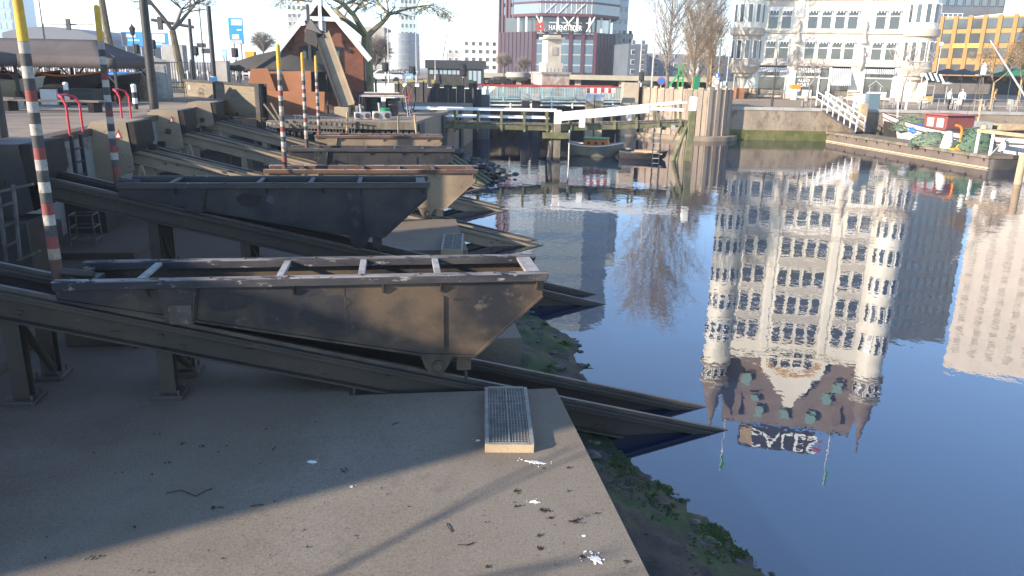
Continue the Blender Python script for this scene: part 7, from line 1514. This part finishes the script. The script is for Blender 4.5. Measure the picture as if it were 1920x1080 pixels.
# ================================================================== trees
def tube3(vs, fs, p0, p1, r0, r1, n):
    a = (p1 - p0)
    if a.length < 1e-5: return
    a.normalize(); t = Vector((0, 0, 1)) if abs(a.z) < .9 else Vector((1, 0, 0)); x = a.cross(t).normalized(); y = a.cross(x); k0 = len(vs)
    for p, r in ((p0, r0), (p1, r1)):
        for i in range(n): q = 2 * math.pi * i / n; vs.append(p + (x * math.cos(q) + y * math.sin(q)) * r)
    for i in range(n): fs.append((k0 + i, k0 + (i + 1) % n, k0 + n + (i + 1) % n, k0 + n + i))
def tree(name, lab, base, h, r0, seed, bark_m, twig_m, levels=5, first=.35, spread=.75, up=.12, ratio=.68, kids=(2, 3), lean=(0, 0), side=2, rmin=.006, droop=0, grp='bare trees', leaves=None, len0=None):
    g = random.Random(seed); base = Vector(base); tv, tf, cv, cf = [], [], [], []; tips = []
    def grow(p, d, r, L, lvl):
        n = 3 if lvl < levels - 1 else 2; rr = r; tgt = (cv, cf) if lvl else (tv, tf); q = p
        pts = [p]
        for k in range(n):
            d = (d + Vector((g.gauss(0, .13), g.gauss(0, .13), g.gauss(0, .08) + up - droop * lvl)) * (1 if lvl else .15)).normalized()
            q2 = q + d * (L / n); r2 = max(rmin, rr * (.90 if lvl else .93))
            tube3(tgt[0], tgt[1], q, q2, rr, r2, 8 if lvl == 0 else (5 if lvl < 3 else 3)); q, rr = q2, r2; pts.append(q)
            if lvl and lvl < levels - 1:
                for _ in range(side if k else 0):
                    if g.random() < .75:
                        e = Vector((g.gauss(0, 1), g.gauss(0, 1), g.gauss(.15, .5))).normalized(); grow(q, (d * .55 + e * spread).normalized(), max(rmin, rr * .45), L * .5, max(lvl + 1, levels - 2))
        if lvl < levels - 1:
            m_ = g.randint(*kids) + (1 if lvl == 0 else 0); a0 = g.uniform(0, 6.28)
            for k in range(m_):
                a = a0 + 6.28 * k / m_ + g.uniform(-.4, .4); e = Vector((math.cos(a), math.sin(a), 0))
                grow(q, (d * (1 - spread * .45) + e * spread * g.uniform(.6, 1.1)).normalized(), rr * (.72 if m_ < 3 else .62), L * ratio * g.uniform(.8, 1.15), lvl + 1)
        else: tips.append(q)
    grow(base, Vector((lean[0], lean[1], 1)).normalized(), r0, len0 or h * first, 0)
    t = thing(name, lab, 'tree', base, 0, grp)
    b = MB(); b.add(tv, tf, bark_m); b.tube(base - Vector((0, 0, .05)), base + Vector((0, 0, .35)), r0 * 1.35, r0, 10, bark_m); build(b, 'trunk', t)
    b = MB(); b.add(cv, cf, twig_m)
    if leaves:
        for q in tips:
            for _ in range(leaves[1]):
                c = q + Vector((g.gauss(0, .25), g.gauss(0, .25), g.gauss(0, .2))); a = g.uniform(0, 6.3); s_ = leaves[2] * g.uniform(.6, 1.3); u_ = Vector((math.cos(a), math.sin(a), g.uniform(-.5, .5))) * s_; v_ = Vector((-math.sin(a), math.cos(a), g.uniform(-.8, .8))) * s_ * .6
                b.add([c - u_, c - v_, c + u_, c + v_], [(0, 1, 2, 3)], leaves[0])
    build(b, 'crown', t, smooth=False); return t
def leader_tree(name, lab, base, h, r0, seed, bark_m, twig_m, clear=.15, width=.16, n=60, asc=.9, rmin=.02, tw=7, grp='bare trees'):
    g = random.Random(seed); base = Vector(base); t = thing(name, lab, 'tree', base, 0, grp); tv, tf, cv, cf = [], [], [], []
    K = 12; spine = [base]; p = base
    for k in range(K): p = p + Vector((g.gauss(0, .02) * h, g.gauss(0, .02) * h, h)) / K; spine.append(p)
    def rad(s): return max(rmin, r0 * (1 - s) ** .8)
    for k in range(K): tube3(*((tv, tf) if k < 5 else (cv, cf)), spine[k], spine[k + 1], rad(k / K), rad((k + 1) / K), 7)
    for i in range(n):
        s = clear + (1 - clear) * (i + g.random()) / n; f = s * K; k = min(K - 1, int(f)); p = spine[k].lerp(spine[k + 1], f - k)
        L = h * width * (math.sin(math.pi * min(1, .18 + .82 * (1 - (s - clear) / (1 - clear)))) ** .6 + .15) * g.uniform(.7, 1.2) * (1.5 if s < .6 else 1); a = g.uniform(0, 6.28)
        d = Vector((math.cos(a), math.sin(a), asc * g.uniform(.7, 1.3))).normalized(); r = max(rmin, rad(s) * .35); q = p
        for m_ in range(5):
            d = (d + Vector((g.gauss(0, .1), g.gauss(0, .1), .10 * asc))).normalized(); q2 = q + d * L / 5; tube3(cv, cf, q, q2, r, max(rmin, r * .8), 3); r = max(rmin, r * .8)
            for _ in range(tw if m_ else 1):
                e = (d + Vector((g.gauss(0, .55), g.gauss(0, .55), g.gauss(.15, .4)))).normalized(); l = L * g.uniform(.18, .42); o = q.lerp(q2, g.random()); mid = o + e * l * .5; e2 = (e + Vector((g.gauss(0, .25), g.gauss(0, .25), g.gauss(.1, .25)))).normalized()
                tube3(cv, cf, o, mid, rmin * .8, rmin * .65, 3); tube3(cv, cf, mid, mid + e2 * l * .5, rmin * .65, rmin * .4, 3)
            q = q2
    b = MB(); b.add(tv, tf, bark_m); build(b, 'trunk', t); b = MB(); b.add(cv, cf, twig_m); build(b, 'crown', t, smooth=False); return t
def tp(x, y, Y, z): p = at(x, y, Y); return Vector((p.x, Y, z))
bark_lit = mk('plane_bark_sunlit', (.26, .22, .13), .95, c2=(.17, .145, .09), s2=2, c3=(.21, .22, .08), s3=1.5, t3=(.5, .65), bump=.5, bs=14)  # lighter copy of bark, with sunlight put into the colour
twig_bush = mk('twig_bush', (.22, .185, .155), .95); twig_grey = mk('twig_grey', (.16, .135, .12), .95); twig_tan = mk('twig_tan', (.27, .205, .135), .95, c2=(.21, .16, .105), s2=1); twig_pale = mk('twig_pale', (.30, .265, .235), .95)
tree('plane_tree', 'large spreading bare plane tree rising behind the cottage', tp(690, 170, 53, ZT - .4), 15, .42, 11, bark_lit, bark_lit, levels=7, first=.36, spread=.88, up=.10, ratio=.70, side=3, len0=4.0, droop=.045, rmin=.015, lean=(.03, 0))
tree('street_tree', 'bare tree with a straight mossy trunk between the striped pole and the lamp post', tp(217, 150, 58, ZT), 13, .28, 5, bark, twig_grey, levels=6, first=.42, spread=.75, up=.05, len0=5.9, ratio=.66, droop=.02, rmin=.014, side=3)
tree('street_tree', 'bare tree leaning left with forked limbs, right of the lamp post', tp(343, 150, 56, ZT), 11, .28, 23, bark, twig_grey, levels=6, first=.36, spread=.85, up=.05, lean=(-.13, 0), len0=3.9, ratio=.70, droop=.01, rmin=.014, side=3)
leader_tree('poplar_tree', 'tall pale bare poplar with upright branches left of the willows', tp(1250, 165, 84, ZF), 16.5, .2, 31, bark_grey, twig_pale, .14, .30, 120, 1.0, .018)
leader_tree('poplar_tree', 'grey bare tree between the poplar and the willows', tp(1300, 165, 120, ZF), 14.5, .2, 37, bark_grey, twig_pale, .2, .27, 90, 1.0, .022)
leader_tree('poplar_tree', 'second grey bare tree between the willows, farther off', tp(1326, 165, 125, ZF), 13, .2, 39, bark_grey, twig_pale, .2, .27, 90, 1.0, .022)
leader_tree('willow_tree', 'tan bare willow with dense fine twigs, left of the two', tp(1298, 165, 90, ZF), 8.3, .16, 41, bark_tan, twig_tan, .1, .3, 60, .9, .016, 8)
leader_tree('willow_tree', 'tan bare willow with dense fine twigs, right of the two beside the street lamps', tp(1330, 165, 96, ZF), 7.6, .16, 43, bark_tan, twig_tan, .1, .32, 60, .9, .016, 8)
tree('terrace_tree', 'young bare tree with reddish twigs before the second shop window', tp(1512, 210, 68, ZF), 6, .075, 51, bark_grey, twig_pale, levels=6, first=.4, spread=.65, up=.06, len0=1.8, ratio=.64, rmin=.012)
tree('terrace_tree', 'young bare forked tree before the right turret of the white house', tp(1686, 212, 68, ZF), 7, .085, 57, bark_grey, twig_pale, levels=6, first=.4, spread=.65, up=.1, len0=2.0, ratio=.66, rmin=.012)
leaf_gold = mk('dry_leaf_gold', (.42, .23, .05), .9, c2=(.30, .17, .06), s2=3)
tree('terrace_tree', 'bare tree still holding golden leaves at the right, in front of the ochre apartments', tp(1855, 214, 68, ZF), 9, .10, 63, bark_tan, twig_tan, levels=6, first=.36, spread=.8, up=.06, len0=2.3, ratio=.68, rmin=.012, leaves=(leaf_gold, 2, .06)); tree('terrace_tree', 'second golden leaved tree at the right photo edge', tp(1905, 205, 80, ZF), 10, .11, 67, bark_tan, twig_tan, levels=6, first=.36, spread=.8, up=.06, len0=2.6, ratio=.68, rmin=.012, leaves=(leaf_gold, 2, .07))
def bush(lab, p, r, seed, mat, n=420):
    g = random.Random(seed); b = MB(); vs, fs = [], []
    for k in range(n):
        d = Vector((g.gauss(0, 1), g.gauss(0, 1), g.gauss(.35, .8))).normalized()
        if d.z < -.2: continue
        m_ = Vector(p) + d * r * .5 + Vector((g.gauss(0, .1), g.gauss(0, .1), g.gauss(0, .1))) * r; e = Vector(p) + d * r * g.uniform(.8, 1.1)
        tube3(vs, fs, Vector(p) - Vector((0, 0, r * .6)), m_, .03, .02, 3); tube3(vs, fs, m_, e, .022, .012, 3)
        for _ in range(2): tube3(vs, fs, m_, m_ + (d + Vector((g.gauss(0, .5), g.gauss(0, .5), g.gauss(0, .5)))).normalized() * r * .45, .016, .010, 3)
    b.add(vs, fs, mat); t = thing('round_tree', lab, 'tree', Vector(p) - Vector((0, 0, r * 1.6)), 0, 'clipped round trees'); build(b, 'crown', t, smooth=False); b = MB(); b.tube(Vector(p) - Vector((0, 0, r * 2)), Vector(p) - Vector((0, 0, r * .55)), .15, .12, 8, bark_grey); build(b, 'trunk', t)
bush('round clipped bare tree left of the dark tent', at(493, 82, 120), 2.0, 3, twig_bush, 300); bush('large round clipped bare tree right of the cottage', at(703, 100, 100), 2.6, 4, twig_bush, 480); bush('round bare shrub growing in the concrete bowl planter', at(982, 122, 125), 1.4, 6, twig_bush, 240); bush('round bare tree left of the bowl planter', at(945, 116, 128), 1.5, 7, twig_bush, 240)
# trees on the terrace left of the photo; their trunks and limbs stripe the paving with shade
for k, (x, y, hh, rr, sd_) in enumerate([(-40, 12.5, 12, .30, 71), (-46, 3.5, 12, .30, 73), (-52, 14, 13, .32, 83), (-36, 9.2, 11, .26, 85), (-34, 15.2, 11, .24, 87), (-44, 16, 11, .26, 89)]):
    tree('unseen_tree', 'bare plane tree on the terrace beyond the left photo edge, number %s from the canopy' % ('first', 'second', 'third', 'fourth', 'fifth', 'sixth')[k], Vector((x, y, ZT)), hh, rr, sd_, bark, twig_grey, levels=4, first=.4, spread=.7, up=.1, len0=4.5)
_t = _a - SUNH * 11 - _hn * 2.2  # unseen tree, added only for the shadow streaks on the near slab
tree('unseen_tree', 'unseen bare tree, added so that its limbs streak the near slab with shade', Vector((_t.x, _t.y, .9)), 6, .075, 91, bark, twig_grey, levels=3, first=.4, spread=.3, up=.05, len0=2.6, side=0, kids=(2, 2))
# ================================================================== thin haze round everything, added to pale the distance as lens glare does
b = MB(); b.bb(-4100, 4100, -700, 4100, -2, 82, None); b.mats = []
hz = bpy.data.materials.new('haze'); hz.use_nodes = True; n = hz.node_tree; n.nodes.clear()
pv = n.nodes.new('ShaderNodeVolumePrincipled'); pv.inputs['Density'].default_value = .00042; pv.inputs['Color'].default_value = (.86, .92, 1, 1); pv.inputs['Anisotropy'].default_value = .1
ou = n.nodes.new('ShaderNodeOutputMaterial'); n.links.new(pv.outputs[0], ou.inputs['Volume'])
b.mats = [hz]; b.fm = [0] * 6
build(b, 'haze', kind='stuff', smooth=False, label='thin pale haze over the harbour, added to stand in for lens glare', cat='haze')
